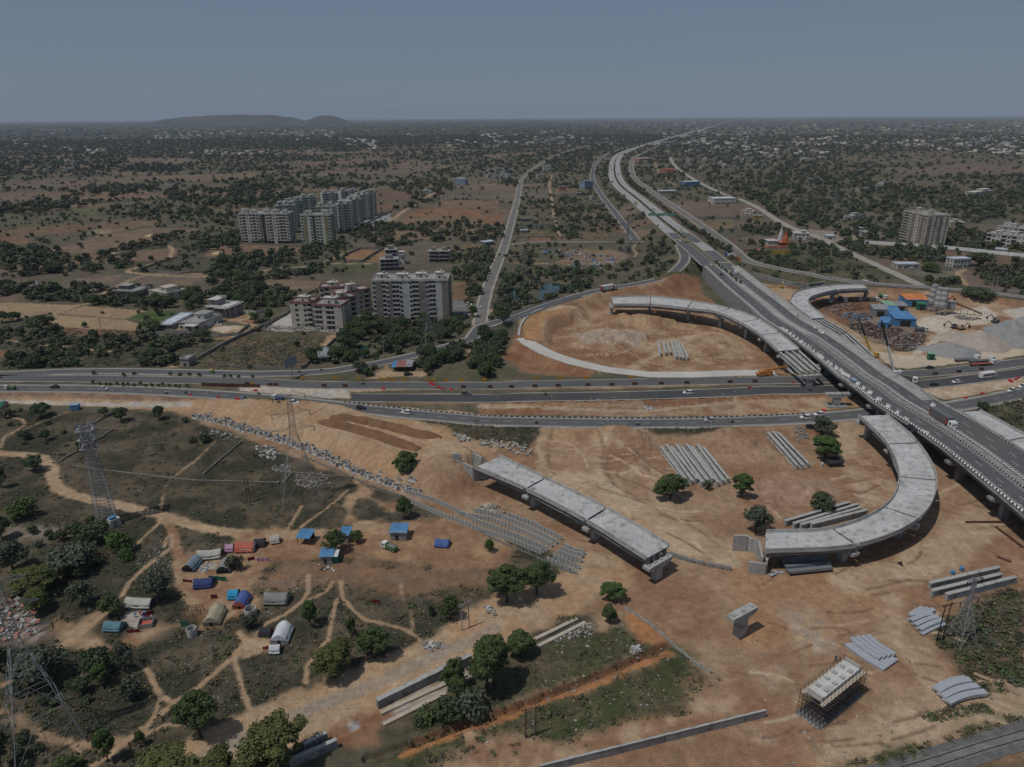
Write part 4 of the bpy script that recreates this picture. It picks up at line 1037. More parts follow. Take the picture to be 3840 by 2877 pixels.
# abutments
def abut(name,label,pa,pb,z0,z1,th=.6): 
    a,b=Vector(pa),Vector(pb);m=MB();n=max(1,int((b -a).length /1.6)); 
    for i in range(n):
        p=a.lerp(b,(i +.5)/n);d=b -a
        rows=max(1,int((z1 -z0)/1.5))
        for j in range(rows):
            zz0=z0 +(z1 -z0)*j /rows;zz1=z0 +(z1 -z0)*(j +1)/rows
            m.box((p.x,p.y,(zz0 +zz1)/2),(d.length /n -.04,th -.05*((i +j) % 2),zz1 -zz0 -.04),math.atan2(d.y,d.x))
    return m.build(name,M_CONC)

ab=thing('bridge_abutment','grey block abutment at the earth end of the straight ramp','abutment')
for a,b,z1 in ((P('f',1835,1330,3),P('f',1915,1405,0),9.2),(P('f',1918,1412,0),P('f',2015,1462,0),6.6),(P('f',2015,1462,0),P('f',2150,1405,0),6.2),(P('f',2010,1240,6.3),P('f',2090,1290,6),8.6)):
    o=abut('wall_panels','',(a.x,a.y,0),(b.x,b.y,0),-.6,z1);o.parent=ab
rb=MB();random.seed(3)
for k in range(34):
    p=P('f',1840+random.random()*190,1215+random.random()*70,6.5);rb.tube((p.x,p.y,5.8),(p.x +random.uniform(-.2,.2),p.y,8.2+random.random()*.8),.035,n=4)
rb.build('rebar',M_RUST,ab)
ab2=thing('bridge_abutment','stepped grey block abutment at the ground end of the curved loop ramp','abutment')
for c in (((P('l',-30,1255,0)),P('l',75,1260,0),5.2),(P('l',78,1255,0),P('l',160,1290,0),4.8),(P('l',90,1425,0),P('l',218,1440,0),3.6),(P('l',160,1280,0),P('l',190,1415,0),4.6),(P('l',222,1440,0),P('l',235,1330,0),4.6)):
    o=abut('wall_panels','',(c[0].x,c[0].y,0),(c[1].x,c[1].y,0),-.4,c[2]);o.parent=ab2
# bare girders of the unfinished spans
def bare_span(parent,A,B,z,capw,n=4,m=M_CONC,endpier=True):
    for k in range(n):
        f=k /(n -1);a=A[0].lerp(A[1],f);b=B[0].lerp(B[1],f);g=MB();girder_mesh(g,Vector((a.x,a.y,z -2.1)),Vector((b.x,b.y,z -2.1)),2.0);g.build('girder',M_CONC,parent)
    if endpier:
        p=(B[0]+B[1])/2;e=B[1]-B[0];pier(parent,(p.x,p.y),math.atan2(e.y,e.x),z -2.45,capw)

bare_span(v_north,(P('h',338,692,10),P('h',482,682,10)),(P('h',505,838,10),P('h',645,828,10)),10,11)
bare_span(v_ne,(P('h',592,448,10),P('h',680,442,10)),(P('h',785,560,10),P('h',852,535,10)),10,9)
bare_span(v_ne,(P('h',795,572,10),P('h',862,545,10)),(P('h',985,745,10),P('h',1055,720,10)),10,9)
# lone piers
def lone_pier(label,cap0,cap1,ztop,cap_m=M_CONC,foot=False,capd=2.4):
    t=thing('bridge_pier',label,'bridge pier');a,b=cap0,cap1;p=(a +b)/2;e=b -a
    g=Hs(p.x,p.y);pe=pier(t,(p.x,p.y),math.atan2(e.y,e.x),ztop,e.length,2.9,2.0,capd,m=cap_m)
    if foot:
        f=MB();f.box((p.x,p.y,g +.15),(9,6,.5),math.atan2(e.y,e.x));f.build('footing',M_CONCD,t)
    return t

lone_pier('lone concrete hammerhead pier standing in the open orange dirt',P('F',1577,1334,7.2),P('F',1630,1306,7.2),7.2)
lone_pier('wide concrete hammerhead pier waiting for girders beside the flyover and lower highway',P('l',690,50,7),P('l',872,48,7),7,foot=True)

# ------------------------------------------------------------------ vegetation
def leafmat(name,c,v=.4):
    m=mat(name,c,.75,v,.55,.25,3,spec=.15)
    return m

L_DARK=leafmat('leaf_dark',(.064,.09,.045));L_MID=leafmat('leaf_mid',(.074,.105,.04));L_OLIVE=leafmat('leaf_olive',(.10,.115,.04));L_GREY=leafmat('leaf_grey',(.082,.096,.066));L_BRIGHT=leafmat('leaf_bright',(.07,.112,.034))
BARK=mat('bark',(.075,.055,.04),.95,.25,2,.2)
rng_=np.random.default_rng(11)

def crown_arrays(nleaf,nclump,flat=.75,leaf=.12,seed=0,hole=.25,base=.38,bush=False):
    """leaf-sized quads of a unit crown (radius 1, height 2*flat), sat on z=0 .. ; returns verts, faces"""
    g=np.random.default_rng(seed)
    # clump centres on and inside an uneven ellipsoid
    th=g.uniform(0,2*np.pi,nclump);cz=g.uniform(-.55 if not bush else -.2,1,nclump);rad=np.sqrt(np.maximum(0,1-cz **2))*g.uniform(.45,1.0,nclump)*(1+.25*np.sin(th *2+seed))
    C=np.stack([np.cos(th)*rad *.72,np.sin(th)*rad *.72,cz *flat *.72],1)
    cr=g.uniform(.5,1,nclump)*(2.25/nclump **.5)
    k=g.choice(nclump,nleaf,p=cr **2/(cr **2).sum())
    d=g.normal(size=(nleaf,3));d /= np.linalg.norm(d,axis=1)[:,None]
    d[:,2]=np.where(d[:,2]<-.3,d[:,2]*.4,d[:,2])
    rr=cr[k]*g.uniform(.55,1.05,nleaf)
    p=C[k]+d *rr[:,None]*np.array([1,1,.8])
    nrm=d +g.normal(size=(nleaf,3))*.45+np.array([0,0,.25]);nrm /= np.linalg.norm(nrm,axis=1)[:,None]
    t=np.cross(nrm,g.normal(size=(nleaf,3)));t /= np.linalg.norm(t,axis=1)[:,None];b=np.cross(nrm,t)
    s=leaf *g.uniform(.6,1.35,nleaf)[:,None]
    V=np.stack([p +t *s,p +b *s *.7,p -t *s,p -b *s *.7],1).reshape(-1,3)
    Fq=np.arange(nleaf *4).reshape(-1,4)
    return V,Fq,C

def trunk_mesh(C,h0,r0,flat,seed,lean=.0,limbs=6):
    g=random.Random(seed);m=MB()
    fork=Vector((lean *h0,g.uniform(-.1,.1)*h0,h0 *.62))
    m.tube((0,0,-.05),fork,r0,r0 *.7,7)
    for i in sorted(range(len(C)),key=lambda j:-C[j][0]**2-C[j][1]**2)[:limbs]:
        e=Vector(C[i]);e.z += h0 +flat *.55
        mid=fork.lerp(e,.5)+Vector((0,0,-.04));m.tube(fork,mid,r0 *.55,r0 *.34,5,cap=False);m.tube(mid,e,r0 *.34,r0 *.1,5,cap=False)
    return m

def tree_proto(name,nleaf,nclump,flat,leaf,seed,lm,trunk_h=.55,r0=.075,lean=0.,limbs=6):
    """unit tree: crown radius 1; the origin is at the foot"""
    V,Fq,C=crown_arrays(nleaf,nclump,flat,leaf,seed)
    zc=trunk_h +flat *.62
    V=V +np.array([lean *trunk_h,0,zc])
    root=thing('tree','','tree',(0,0,-500))
    C2=C +np.array([lean *trunk_h,0,zc -(trunk_h +flat *.55)])
    trunk_mesh(C2,trunk_h,r0,flat,seed,lean,limbs).build('trunk',BARK,root)
    npmesh('crown',V,Fq,lm,parent=root)
    root['_h']=zc +flat *.95
    return cache_kids(root)

PROTO=dict(
    thorn=[tree_proto('tree',1700,26,.62,.075,s,lm,.5) for s,lm in ((1,L_DARK),(2,L_MID),(3,L_DARK),(4,L_GREY),(5,L_MID),(6,L_DARK))],
    neem=[tree_proto('tree',8000,44,1.0,.055,s,lm,.5,.07) for s,lm in ((11,L_MID),(12,L_BRIGHT),(13,L_MID))],
    big=[tree_proto('tree',12000,80,.8,.038,s,lm,.7,.07,.1) for s,lm in ((21,L_OLIVE),(22,L_MID),(23,L_OLIVE))],
    shrub=[tree_proto('shrub',900,16,.62,.10,s,lm,.12,.04) for s,lm in ((31,L_GREY),(32,L_DARK),(33,L_MID),(34,L_GREY))],
    hedge=[tree_proto('tree',1300,18,.75,.085,s,lm,.3,.05) for s,lm in ((41,L_BRIGHT),(42,L_DARK))])
PROTO_ROOTS=[r for v in PROTO.values() for r in v]
TREES=[]        # (location, radius, height, kind, label, group, variant)

def scale_at(p):
    d=np.array([p[0],p[1],p[2]-CAMH]) @ _f;return FPX /d     # native px per metre

def T(c,u,v,w,h,kind,label,var=None,group=None,dz=0):
    p=G(c,u,v);s=scale_at(p)/CROPS[c][2]
    dep=math.atan2(CAMH -p.z,p.y)
    TREES.append((p,w /1.75/s,max(.8,(h -w *.5*math.sin(dep)*.6)/s /math.cos(dep)),kind,label,group,var))

T('f',1435,1385,235,250,'neem','round dense green tree alone on the sand bank above the broken blocks',0)
T('k',1640,740,275,255,'neem','broad round tree in front of the pale stacked girders',2)
T('k',1955,660,90,90,'thorn','thin grey upper tree of the pair right of the broad round tree',3)
T('k',1925,800,130,110,'shrub','bushy low tree of the pair right of the broad round tree',2)
T('l',40,850,155,205,'neem','small round tree on a bare trunk in the loop site',1)
T('l',140,1120,220,220,'thorn','loose grey-green tree touching the stepped abutment',3)
T('l',650,965,200,165,'hedge','dark compact bush-like tree behind the four long girders',1)
T('l',660,365,190,150,'thorn','grey-green roadside tree with white jeeps behind it',3)
T('l',680,555,240,200,'neem','bright dense tree shading the dark hut beside the track',1)
T('k',235,1625,350,360,'big','large dark tree with a crooked trunk at the haul road bend',1)
T('k',490,1570,310,330,'big','large spreading tree right behind the crooked-trunked one at the haul road',1)
T('o',1060,320,200,160,'neem','round upper tree of the two stacked beside the haul road',1)
T('o',1035,500,130,170,'neem','narrow lower tree of the two stacked beside the haul road',0)
T('j',1425,1020,155,195,'thorn','slim olive tree beside the fenced rows of blocks',1)
T('j',1890,1180,155,120,'shrub','low grey shrub-tree under the rows of blocks',0)
T('j',825,1312,190,210,'thorn','flat-topped olive tree standing over a blue-roofed hut',4)
T('j',1010,1230,115,115,'thorn','small round green tree left of the open-fronted blue hut',1)
T('j',2150,1310,95,115,'hedge','bright bush by the dirt track below the blocks',0)
T('j',960,1100,60,85,'shrub','small dark bush at the fork of the dirt tracks',1)
T('n',610,440,150,235,'neem','small upright tree right of the grey tent',1)
T('n',960,522,100,165,'thorn','thin sparse tree above the twisted pair of trees',4)
T('n',1165,712,300,300,'big','twisted tree with bare crooked limbs above the haul road',1)
T('n',830,882,380,330,'big','leaning tree with olive crown left of the twisted one',2)
T('n',1835,990,215,300,'neem','slim olive tree in front of the long drain wall',0)
T('n',1900,1090,180,230,'neem','lower tree crowded against the slim olive one at the drain wall',2)
T('n',2150,1010,400,500,'big','tall full tree beside the haul road and drain',1)
T('o',120,1000,330,430,'big','full-crowned tree right of the tallest one at the drain',0)
T('o',330,760,250,230,'neem','tree with dark limbs at the end of the pale kerb beams',0)
T('n',340,1700,600,520,'big','very large pale green tree hiding the road at the bottom edge',0)
T('m',1740,1400,385,430,'big','large dark tree where two footpaths meet below the tents',1)
T('m',935,1610,170,280,'neem','crooked slender tree on the footpath bank',1)
T('m',1215,1480,100,140,'thorn','tiny tree at the fork of the lowest footpaths',1)
T('m',1450,1930,700,420,'big','broad olive canopy cut off by the bottom edge of the photo',2)
T('m',1900,1880,420,360,'big','olive canopy beside the broadest one at the bottom edge',2)
T('m',560,1760,240,200,'neem','green crown at the very bottom left of the scrub',2)
T('m',330,960,480,340,'thorn','wide grey-green thorn tree behind the big pylon',3)
T('m',880,960,150,200,'neem','bright green sapling in the dark thicket near the pylon',1)
T('m',850,850,280,240,'thorn','dark tangled tree above the bright sapling',0)
T('m',1090,800,190,230,'thorn','grey-green tree at the start of the footpath below the huts',3)
T('m',1140,1070,160,170,'shrub','small grey shrub-tree left of the footpath fork',0)
T('m',20,1680,200,330,'thorn','dark tree at the lower corner behind the pylon leg',0)
T('m',10,830,170,200,'thorn','dark tree half cut off at the edge beside the pylon',2)
T('i',300,150,175,150,'thorn','dark tree in the bend of the sandy track',0)
T('i',220,560,225,180,'hedge','bright round tree alone in the grass below the track',0)
T('i',660,720,150,140,'thorn','green tree left of the mast hut',1)
T('i',810,770,260,190,'thorn','dark tree under the lattice mast',2)
T('i',790,620,90,90,'hedge','small yellow-green tree just behind the mast foot',0)
T('i',1040,840,230,180,'hedge','olive tree right of the white mast hut',0)
T('i',1090,910,130,95,'hedge','low bright bush below the olive tree by the mast',0)
T('i',330,1190,400,270,'big','largest yellow-green tree of the left thicket',2)
T('i',640,1020,430,260,'thorn','broad grey-green tree behind the yellow-green one',3)
T('i',340,1365,255,225,'big','round yellow-green tree below the largest one of the thicket',2)
T('i',700,1310,220,215,'thorn','round grey-green tree alone between the thicket and the canvas tent',3)
T('i',970,1400,205,190,'thorn','tree leaning over the yard of the white canvas tent',4)
T('i',1370,1275,245,255,'thorn','feathery grey tree left of the dark blue tent',3)
T('i',2030,1005,130,130,'shrub','grey bush beside the grey-roofed tent',0)
T('i',110,1010,260,260,'thorn','dark grey tree at the left edge of the thicket',3)
T('i',20,740,160,210,'thorn','dark tree cut by the left edge below the track',0)
T('i',20,300,110,200,'thorn','dark tree cut by the left edge beside the track',2)
T('n',95,460,130,130,'shrub','bush below the white drum near the blue tent',0)
T('n',1815,380,165,210,'thorn','soft olive tree beside the two thin poles',4)
T('n',1650,350,50,90,'shrub','narrow bush left of the soft olive tree',1)
T('n',2010,1200,300,200,'shrub','large grey-green bush between the drain and the trench',0)
T('n',1800,1250,260,190,'shrub','dark bush mass left of the large one by the trench',1)
T('n',1620,1260,200,130,'shrub','spread low bush at the trench edge',2)
T('e',365,1185,165,140,'thorn','dark thorn tree below the highway slope near the blue cabin',0)
T('e',905,1180,90,90,'thorn','small thorn tree left of the broad one under the slope',3)
T('e',1050,1220,135,135,'thorn','broad thorn tree at the end of the broken wall',0)
T('e',1375,1205,115,125,'thorn','round thorn tree nearest the start of the block line',2)
T('e',240,1375,85,80,'shrub','small shrub left of the mast top',1)
T('e',405,1385,90,105,'thorn','small round tree in the grass left of the mast',0)
T('e',700,1470,90,45,'shrub','flat shrub behind the mast',1)
T('e',1765,1400,90,80,'shrub','dark shrub beside the scattered rubble',1)
T('e',1600,1230,60,50,'shrub','small shrub beside the first toppled blocks',0)
T('e',1660,1400,70,50,'shrub','low shrub left of the rubble',1)
T('e',360,440,230,150,'thorn','largest dark tree at the ploughed field corner',0)
T('e',480,470,110,100,'thorn','grey tree right of the largest one at the ploughed field',3)
T('e',110,360,110,90,'thorn','dark tree left of the ploughed field corner',2)
T('e',20,370,100,110,'thorn','dark tree at the left edge beyond the highway',0)
T('e',732,410,55,50,'hedge','single small tree in the pale ploughed field',0)
T('e',1310,440,200,110,'thorn','green tree beside the green crop plot and villa',1)
T('e',1210,475,50,90,'hedge','narrow dark tree left of the villa',1)
T('e',1750,530,145,120,'thorn','broad dark tree in front of the villa wall',0)
T('e',920,520,60,65,'hedge','first dark tree of a short row below the dark field',1)
T('e',980,530,70,75,'hedge','second dark tree of a short row below the dark field',1)
T('e',1060,550,120,85,'thorn','third and broadest tree of a short row below the dark field',0)
T('b',220,1290,95,95,'hedge','round green tree on the dirt left of the cream apartments',0)
T('b',345,1270,90,110,'hedge','round green tree by the wall left of the cream apartments',0)
T('b',2105,1240,85,110,'neem','tree between parked cars and the country road',1)
T('h',1840,300,230,110,'thorn','very dark bush under the service road wall',0)
T('h',1885,1160,100,90,'thorn','small tree at the end of the eastern ramp slab',2)
T('d',1870,1230,185,120,'thorn','large round tree right of the two-storey white house',0)
T('d',1485,1265,140,75,'hedge','bright tree right of the low white house',0)
T('d',425,1100,60,60,'hedge','bright small tree right of the orange temple spire',0)
T('d',205,1070,80,60,'thorn','dark tree left of the temple hall',0)

# woods and tree rows: (crop, outline, how many, crown radius range, flat)
WOODS=[('m',[(0,620),(330,620),(700,700),(1150,880),(700,1150),(250,1100),(0,1000)],16,(1.2,2.6)),('i',[(0,680),(600,640),(1000,760),(900,1000),(560,1250),(100,1300),(0,1000)],18,(1.2,3)),('m',[(0,1350),(250,1450),(700,1657),(0,1657)],8,(1.2,2.6)),('e',[(0,1120),(560,1150),(700,1400),(500,1600),(0,1450)],14,(.8,1.6)),
         ('f',[(850,130),(1240,60),(1700,70),(1990,110),(1960,170),(1600,290),(1250,375),(1180,330),(1110,260),(1040,235),(960,310),(860,300)],100,(3.2,5.5)),('f',[(780,430),(1100,400),(1090,355),(960,350),(800,350)],16,(3,4.5)),('f',[(600,440),(690,430),(690,320),(600,320)],7,(3,4.5)),
         ('f',[(1000,500),(1120,420),(1250,400),(1250,480),(1080,550)],10,(3,4.5)),('f',[(1470,420),(1880,260),(1960,330),(1900,410),(1640,470),(1640,540),(1500,520)],34,(3,5)),
         ('f',[(1980,300),(2090,180),(2209,140),(2280,250),(2260,480),(2060,540),(1960,420)],34,(3.2,5)),('g',[(-10,560),(200,490),(230,600),(160,770),(130,860),(120,960),(-10,960)],34,(3,5)),
         ('g',[(130,300),(330,260),(470,330),(560,300),(640,240),(800,200),(780,250),(300,400),(150,420)],36,(2.6,4.2)),('g',[(180,60),(330,90),(320,160),(250,190),(230,300),(130,270)],18,(3,4.5)),('g',[(310,120),(520,130),(480,250),(330,260)],14,(3,4.5)),('g',[(400,60),(950,40),(960,190),(790,190),(700,120),(520,120)],40,(2.2,4)),
         ('c',[(240,1190),(420,1170),(500,1260),(480,1420),(800,1430),(960,1480),(700,1520),(260,1500),(200,1440),(210,1280)],46,(2.2,4)),('c',[(980,1370),(1200,1400),(1540,1350),(1640,1300),(1560,1190),(1450,1250),(1460,1330),(1200,1440)],26,(2.4,4.2)),
         ('c',[(330,700),(600,740),(950,860),(1180,990),(1250,1080),(1000,1120),(640,1060),(600,1000),(340,960),(310,900)],95,(1.8,4)),('c',[(640,870),(1080,860),(1180,990),(800,1010),(640,980)],50,(2.5,4.2)),('c',[(620,1030),(900,1050),(880,1150),(640,1150)],30,(2.4,4)),
         ('c',[(610,420),(1000,370),(980,480),(560,480)],90,(3,5)),('c',[(600,640),(900,640),(900,720),(640,700)],30,(3,5)),('c',[(150,620),(330,600),(320,700),(160,690)],18,(4,6)),('c',[(20,1040),(240,1030),(220,1150),(0,1160)],22,(3,5)),('c',[(0,1240),(110,1230),(80,1450),(0,1600)],26,(3,5)),
         ('c',[(1010,560),(1060,560),(1110,720),(1260,860),(1230,880),(1080,720)],44,(2,3.4)),('c',[(1230,470),(1290,480),(1270,560),(1330,650),(1480,790),(1720,960),(1900,1090),(1880,1120),(1600,930),(1290,670),(1230,560)],110,(1.8,3.2)),('c',[(1260,900),(1420,980),(1420,1070),(1330,1000)],10,(2,3.5)),
         ('s',[(560,130),(640,110),(760,220),(960,330),(1220,440),(1200,480),(1020,450),(900,360),(700,270)],40,(2.2,3.8)),('s',[(330,20),(520,60),(640,110),(560,160),(400,80)],16,(2,3.4)),('s',[(1400,450),(1560,430),(1700,560),(2209,640),(2209,740),(1850,700),(1480,560)],46,(1.6,3.2)),
         ('d',[(0,570),(300,500),(900,470),(1280,600),(1300,700),(1240,880),(900,860),(860,940),(500,930),(360,880),(150,740),(0,680)],300,(4,7)),('d',[(1280,620),(1700,640),(2300,640),(2300,840),(1700,880),(1650,800),(1300,740)],170,(4,7)),('d',[(760,930),(1000,880),(1280,860),(1280,960),(1180,1030),(980,1030),(760,1010)],46,(4,6)),
         ('d',[(780,1060),(960,1030),(1000,1080),(1560,1110),(1640,1180),(1380,1200),(1100,1170),(900,1110)],70,(3.5,5.5)),('d',[(1620,920),(1780,950),(2300,1060),(2300,1130),(1760,1080),(1600,1040)],60,(3.5,6)),('d',[(1790,1260),(2300,1180),(2300,1420),(1900,1370),(1800,1320)],70,(3,5)),('d',[(1180,960),(1480,980),(1700,1020),(1680,1070),(1180,1020)],34,(4,6)),
         ('d',[(60,900),(420,910),(440,1000),(250,1000),(60,960)],40,(3,5)),('d',[(100,1140),(230,1130),(700,1230),(720,1290),(400,1260),(110,1160)],40,(1.8,3.4)),('d',[(380,1080),(640,1050),(900,1100),(880,1170),(700,1140),(540,1160)],22,(3,5)),('d',[(1450,1330),(1760,1330),(1770,1370),(1560,1370)],14,(2.5,4)),
         ('e',[(-50,20),(250,60),(500,80),(1000,90),(700,200),(300,180),(-50,130)],60,(3,5)),('e',[(730,175),(1150,160),(1480,200),(1480,250),(1100,235),(720,215)],44,(3,5)),('e',[(1560,130),(2209,60),(2209,280),(2050,240),(1800,160),(1620,270)],70,(3.5,5.5)),
         ('e',[(20,700),(380,640),(700,700),(680,760),(60,770)],40,(2.6,4.5)),('e',[(1200,660),(1560,640),(1550,740),(1200,745)],24,(2.6,4.5)),('e',[(1380,520),(1640,510),(1600,640),(1390,640)],22,(2.2,4)),('e',[(400,540),(1200,600),(1250,680),(500,690)],40,(1.4,3)),('e',[(0,430),(520,470),(900,560),(300,600),(0,560)],44,(1.4,3)),
         ('b',[(0,130),(390,80),(750,60),(1250,100),(1200,160),(700,150),(480,240),(380,300),(0,310)],170,(4,6.5)),('b',[(1260,90),(1900,40),(1950,130),(1780,230),(1600,300),(1480,300),(1650,200),(1300,130)],110,(4,6)),('b',[(1080,500),(1440,430),(1640,560),(1620,640),(1300,640),(1150,560)],60,(3.5,5.5)),('b',[(1560,440),(2209,400),(2209,590),(1700,590)],60,(3.5,5.5)),
         ('b',[(0,690),(250,690),(640,640),(900,600),(1000,640),(850,720),(500,790),(0,820)],60,(3.2,5)),('b',[(0,830),(350,860),(600,830),(820,800),(820,860),(500,920),(0,960)],50,(3,5)),('b',[(0,1000),(300,960),(560,1020),(560,1100),(400,1170),(0,1150)],60,(3.2,5)),('b',[(1640,660),(2209,650),(2209,780),(1960,790),(1900,700)],34,(2,4)),('b',[(1940,810),(2209,800),(2209,930),(1940,930)],20,(2.4,4.5)),('b',[(830,580),(1000,600),(980,660),(840,650)],16,(3,5)),('b',[(2030,960),(2130,930),(2160,1080),(2060,1130)],10,(3,4.5)),('b',[(90,560),(330,560),(320,620),(90,610)],9,(3.5,5)),('b',[(670,580),(790,580),(790,630),(680,620)],5,(3.5,5)),
         ('a',[(600,830),(1400,780),(1380,860),(1000,900),(620,900)],60,(5,8)),('a',[(0,960),(560,900),(880,960),(560,1020),(300,1040),(0,1040)],60,(5,8)),('a',[(1380,860),(2209,740),(2209,960),(1900,1000),(1500,940)],120,(5,7)),('a',[(900,980),(2050,1000),(2050,1160),(1400,1090),(1040,1080)],90,(3,5.5)),('a',[(0,1330),(590,1380),(600,1450),(500,1560),(0,1600)],70,(4,6)),('a',[(700,1420),(1150,1400),(1060,1540),(560,1550)],30,(3,5.5)),('a',[(1660,1290),(2050,1210),(2050,1330),(1700,1370)],34,(3.5,5.5)),('a',[(1880,1420),(2209,1390),(2209,1657),(1800,1657)],40,(4,6)),('a',[(850,1390),(1270,1280),(1600,1190),(1600,1230),(1280,1310),(870,1420)],34,(3.5,5)),
         ('a',[(1030,640),(1560,620),(1560,690),(1030,680)],60,(5,8)),('a',[(0,590),(900,560),(1080,600),(900,680),(0,720)],90,(5,9)),('a',[(300,480),(1080,480),(1060,560),(300,570)],70,(5,9))]
rw=random.Random(5)

def pip(u,v,poly):
    c=False;n=len(poly)
    for i in range(n):
        a=poly[i];b=poly[i -1]
        if (a[1]>v) != (b[1]>v) and u <(b[0]-a[0])*(v -a[1])/(b[1]-a[1])+a[0]: c=not c
    return c

wood_pts=[]
for (c,poly,n,rr) in WOODS:
    us=[q[0] for q in poly];vs=[q[1] for q in poly];k=0;t=0;n=int(n *1.3)
    while k <n and t <n *30:
        t += 1;u=rw.uniform(min(us),max(us));v=rw.uniform(min(vs),max(vs))
        if not pip(u,v,poly): continue
        p=P(c,u,v,0);wood_pts.append((p.x,p.y,rw.uniform(*rr)*rw.choice((.4,.55,.7,.8,.9,1))));k += 1
WP=np.array(wood_pts)

def clear_of_roads(x,y,margin):
    ok=np.ones(len(x),bool)
    for nme,(pts,w_) in ROADS.items():
        i=local(x,y,pts,w_ /2+margin +2)
        if len(i):
            d,_=seg_dist(x[i],y[i],pts[::2]+[pts[-1]]);ok[i[d <w_ /2+margin]]=False
    return ok

# scattered trees of the open country, thicker where the soil map shows scrub, hedges and woods
def scatter(n,r0,r1,pw,amin,amax,thr,seed,rlo,rhi):
    g=np.random.default_rng(seed);t=g.uniform(0,1,n);r=(r0 **pw +t *(r1 **pw -r0 **pw))**(1/pw);a=g.uniform(amin,amax,n)
    x=r *np.sin(a);y=r *np.cos(a);c=soil(x,y);ok=(c[:,0]<thr) & clear_of_roads(x,y,3)
    if r1 <2500: ok &= ~built_up(x,y)
    s=g.uniform(rlo,rhi,n);return np.stack([x,y,s],1)[ok]

BUILT=[PLOT,PL('b',[(60,300),(400,240),(800,140),(1270,140),(1280,330),(1080,470),(920,620),(60,620)]),PL('e',[(1340,470),(1500,330),(1640,260),(2209,230),(2209,420),(1850,470)]),PL('d',[(1270,930),(1300,1030),(1640,1030),(1640,930)]),PL('h',[(130,110),(2300,330),(2300,760),(1000,830),(420,420)]),
         PL('g',[(330,590),(450,330),(1130,250),(1900,100),(2209,360),(2209,950),(1000,960)]),PL('j',[(0,1130),(2300,1130),(2300,1400),(0,1400)])]

def built_up(x,y):
    o=np.zeros(len(x),bool)
    for pl in BUILT +PONDS: o |= inside(x,y,pl)
    return o

ok=clear_of_roads(WP[:,0],WP[:,1],.5);WP=WP[ok]
S1=scatter(9000,420,1500,1.9,R(-44),R(44),.105,1,1.2,3.6)
S2=scatter(30000,1500,5200,1.55,R(-42),R(42),.112,2,2.2,5.6)
S3=scatter(13000,5200,24000,1.25,R(-41),R(41),.2,3,8,20)
S1b=scatter(800,350,1500,1.9,R(-44),R(44),.4,11,1.0,2.9);S2b=scatter(3600,1500,4800,1.6,R(-42),R(42),.4,12,1.6,4.2)
allw=np.concatenate([WP,S1,S1b],0)
rr_=np.hypot(allw[:,0],allw[:,1])/allw[:,2];order=np.argsort(rr_)
explicit=len(TREES);N_IND=max(0,292-explicit)
ind=allw[order[:N_IND]];rest=np.concatenate([allw[order[N_IND:]],S2,S2b],0)
zi=H(ind[:,0],ind[:,1])
WLAB=['dark green thorn tree in the scrub woods along the highway and apartments','mid green thorn tree in the scrub woods along the highway and apartments','greyish green thorn tree in the scrub woods along the highway and apartments']
for (x,y,r),z in zip(ind,zi):
    v=rw.randrange(6);lab=WLAB[(0,1,0,2,1,0)[v]]
    TREES.append((Vector((x,y,z)),r,r *rw.uniform(1.35,1.8),'thorn',lab,'scrub wood trees',v))
used=set()
for (p,r,h,kind,lab,grp,var) in TREES:
    ps=PROTO[kind];k=(var if var is not None else rw.randrange(len(ps))) % len(ps);pr_=ps[k]
    sc=(r,r *rw.uniform(.92,1.08),h /pr_['_h']);loc=(p.x,p.y,p.z -.05);rz=rw.uniform(0,6.28)
    nm='shrub' if kind == 'shrub' else 'tree'
    if pr_.name in used: o=dup(pr_,loc,rz,lab,grp,sc);o['category']=nm
    else:
        used.add(pr_.name);o=pr_;o.location=loc;o.rotation_euler.z=rz;o.scale=sc;o['label']=lab;o['category']=nm
        if grp: o['group']=grp
    if '_h' in o.keys() and o is not pr_: del o['_h']
    if 'group' in o.keys() and not grp: del o['group']
    if kind == 'shrub': o.name='shrub'
for pr_ in PROTO_ROOTS:
    if pr_.name not in used and pr_.location.z <-400:
        for ch in list(pr_.children): bpy.data.objects.remove(ch)
        bpy.data.objects.remove(pr_)

def mass(name,pts,templates,mats,hfac=(1.2,1.7),sink=.1,seed=1):
    """many small trees as one mesh"""
    g=np.random.default_rng(seed);n=len(pts);z=H(pts[:,0],pts[:,1]);Vs=[];Fs=[];Ms=[];base=0
    k=g.integers(0,len(templates),n);an=g.uniform(0,6.28,n);hf=g.uniform(*hfac,n);mk_=g.integers(0,len(mats),n)
    for t,(V,Fq) in enumerate(templates):
        i=np.nonzero(k == t)[0]
        if len(i) == 0: continue
        c,s=np.cos(an[i])[:,None],np.sin(an[i])[:,None];r=pts[i,2][:,None]
        X=(V[None,:,0]*c -V[None,:,1]*s)*r +pts[i,0][:,None];Y=(V[None,:,0]*s +V[None,:,1]*c)*r +pts[i,1][:,None]
        Z=V[None,:,2]*r *hf[i][:,None]/1.5+(z[i]-sink)[:,None]
        W=np.stack([X,Y,Z],2).reshape(-1,3);nv=len(V)
        f=(Fq[None]+(np.arange(len(i))*nv)[:,None,None]+base).reshape(-1,4)
        Vs.append(W);Fs.append(f);Ms.append(np.repeat(mk_[i],len(Fq)));base += len(W)
    o=npmesh(name,np.concatenate(Vs),np.concatenate(Fs),mats,np.concatenate(Ms));o['kind']='stuff';return o

def tmpl(n,nc,flat,leaf,seed,lift,bush=False):
    V,Fq,_=crown_arrays(n,nc,flat,leaf,seed,bush=bush);V=V +np.array([0,0,flat *.62+lift]);return V,Fq

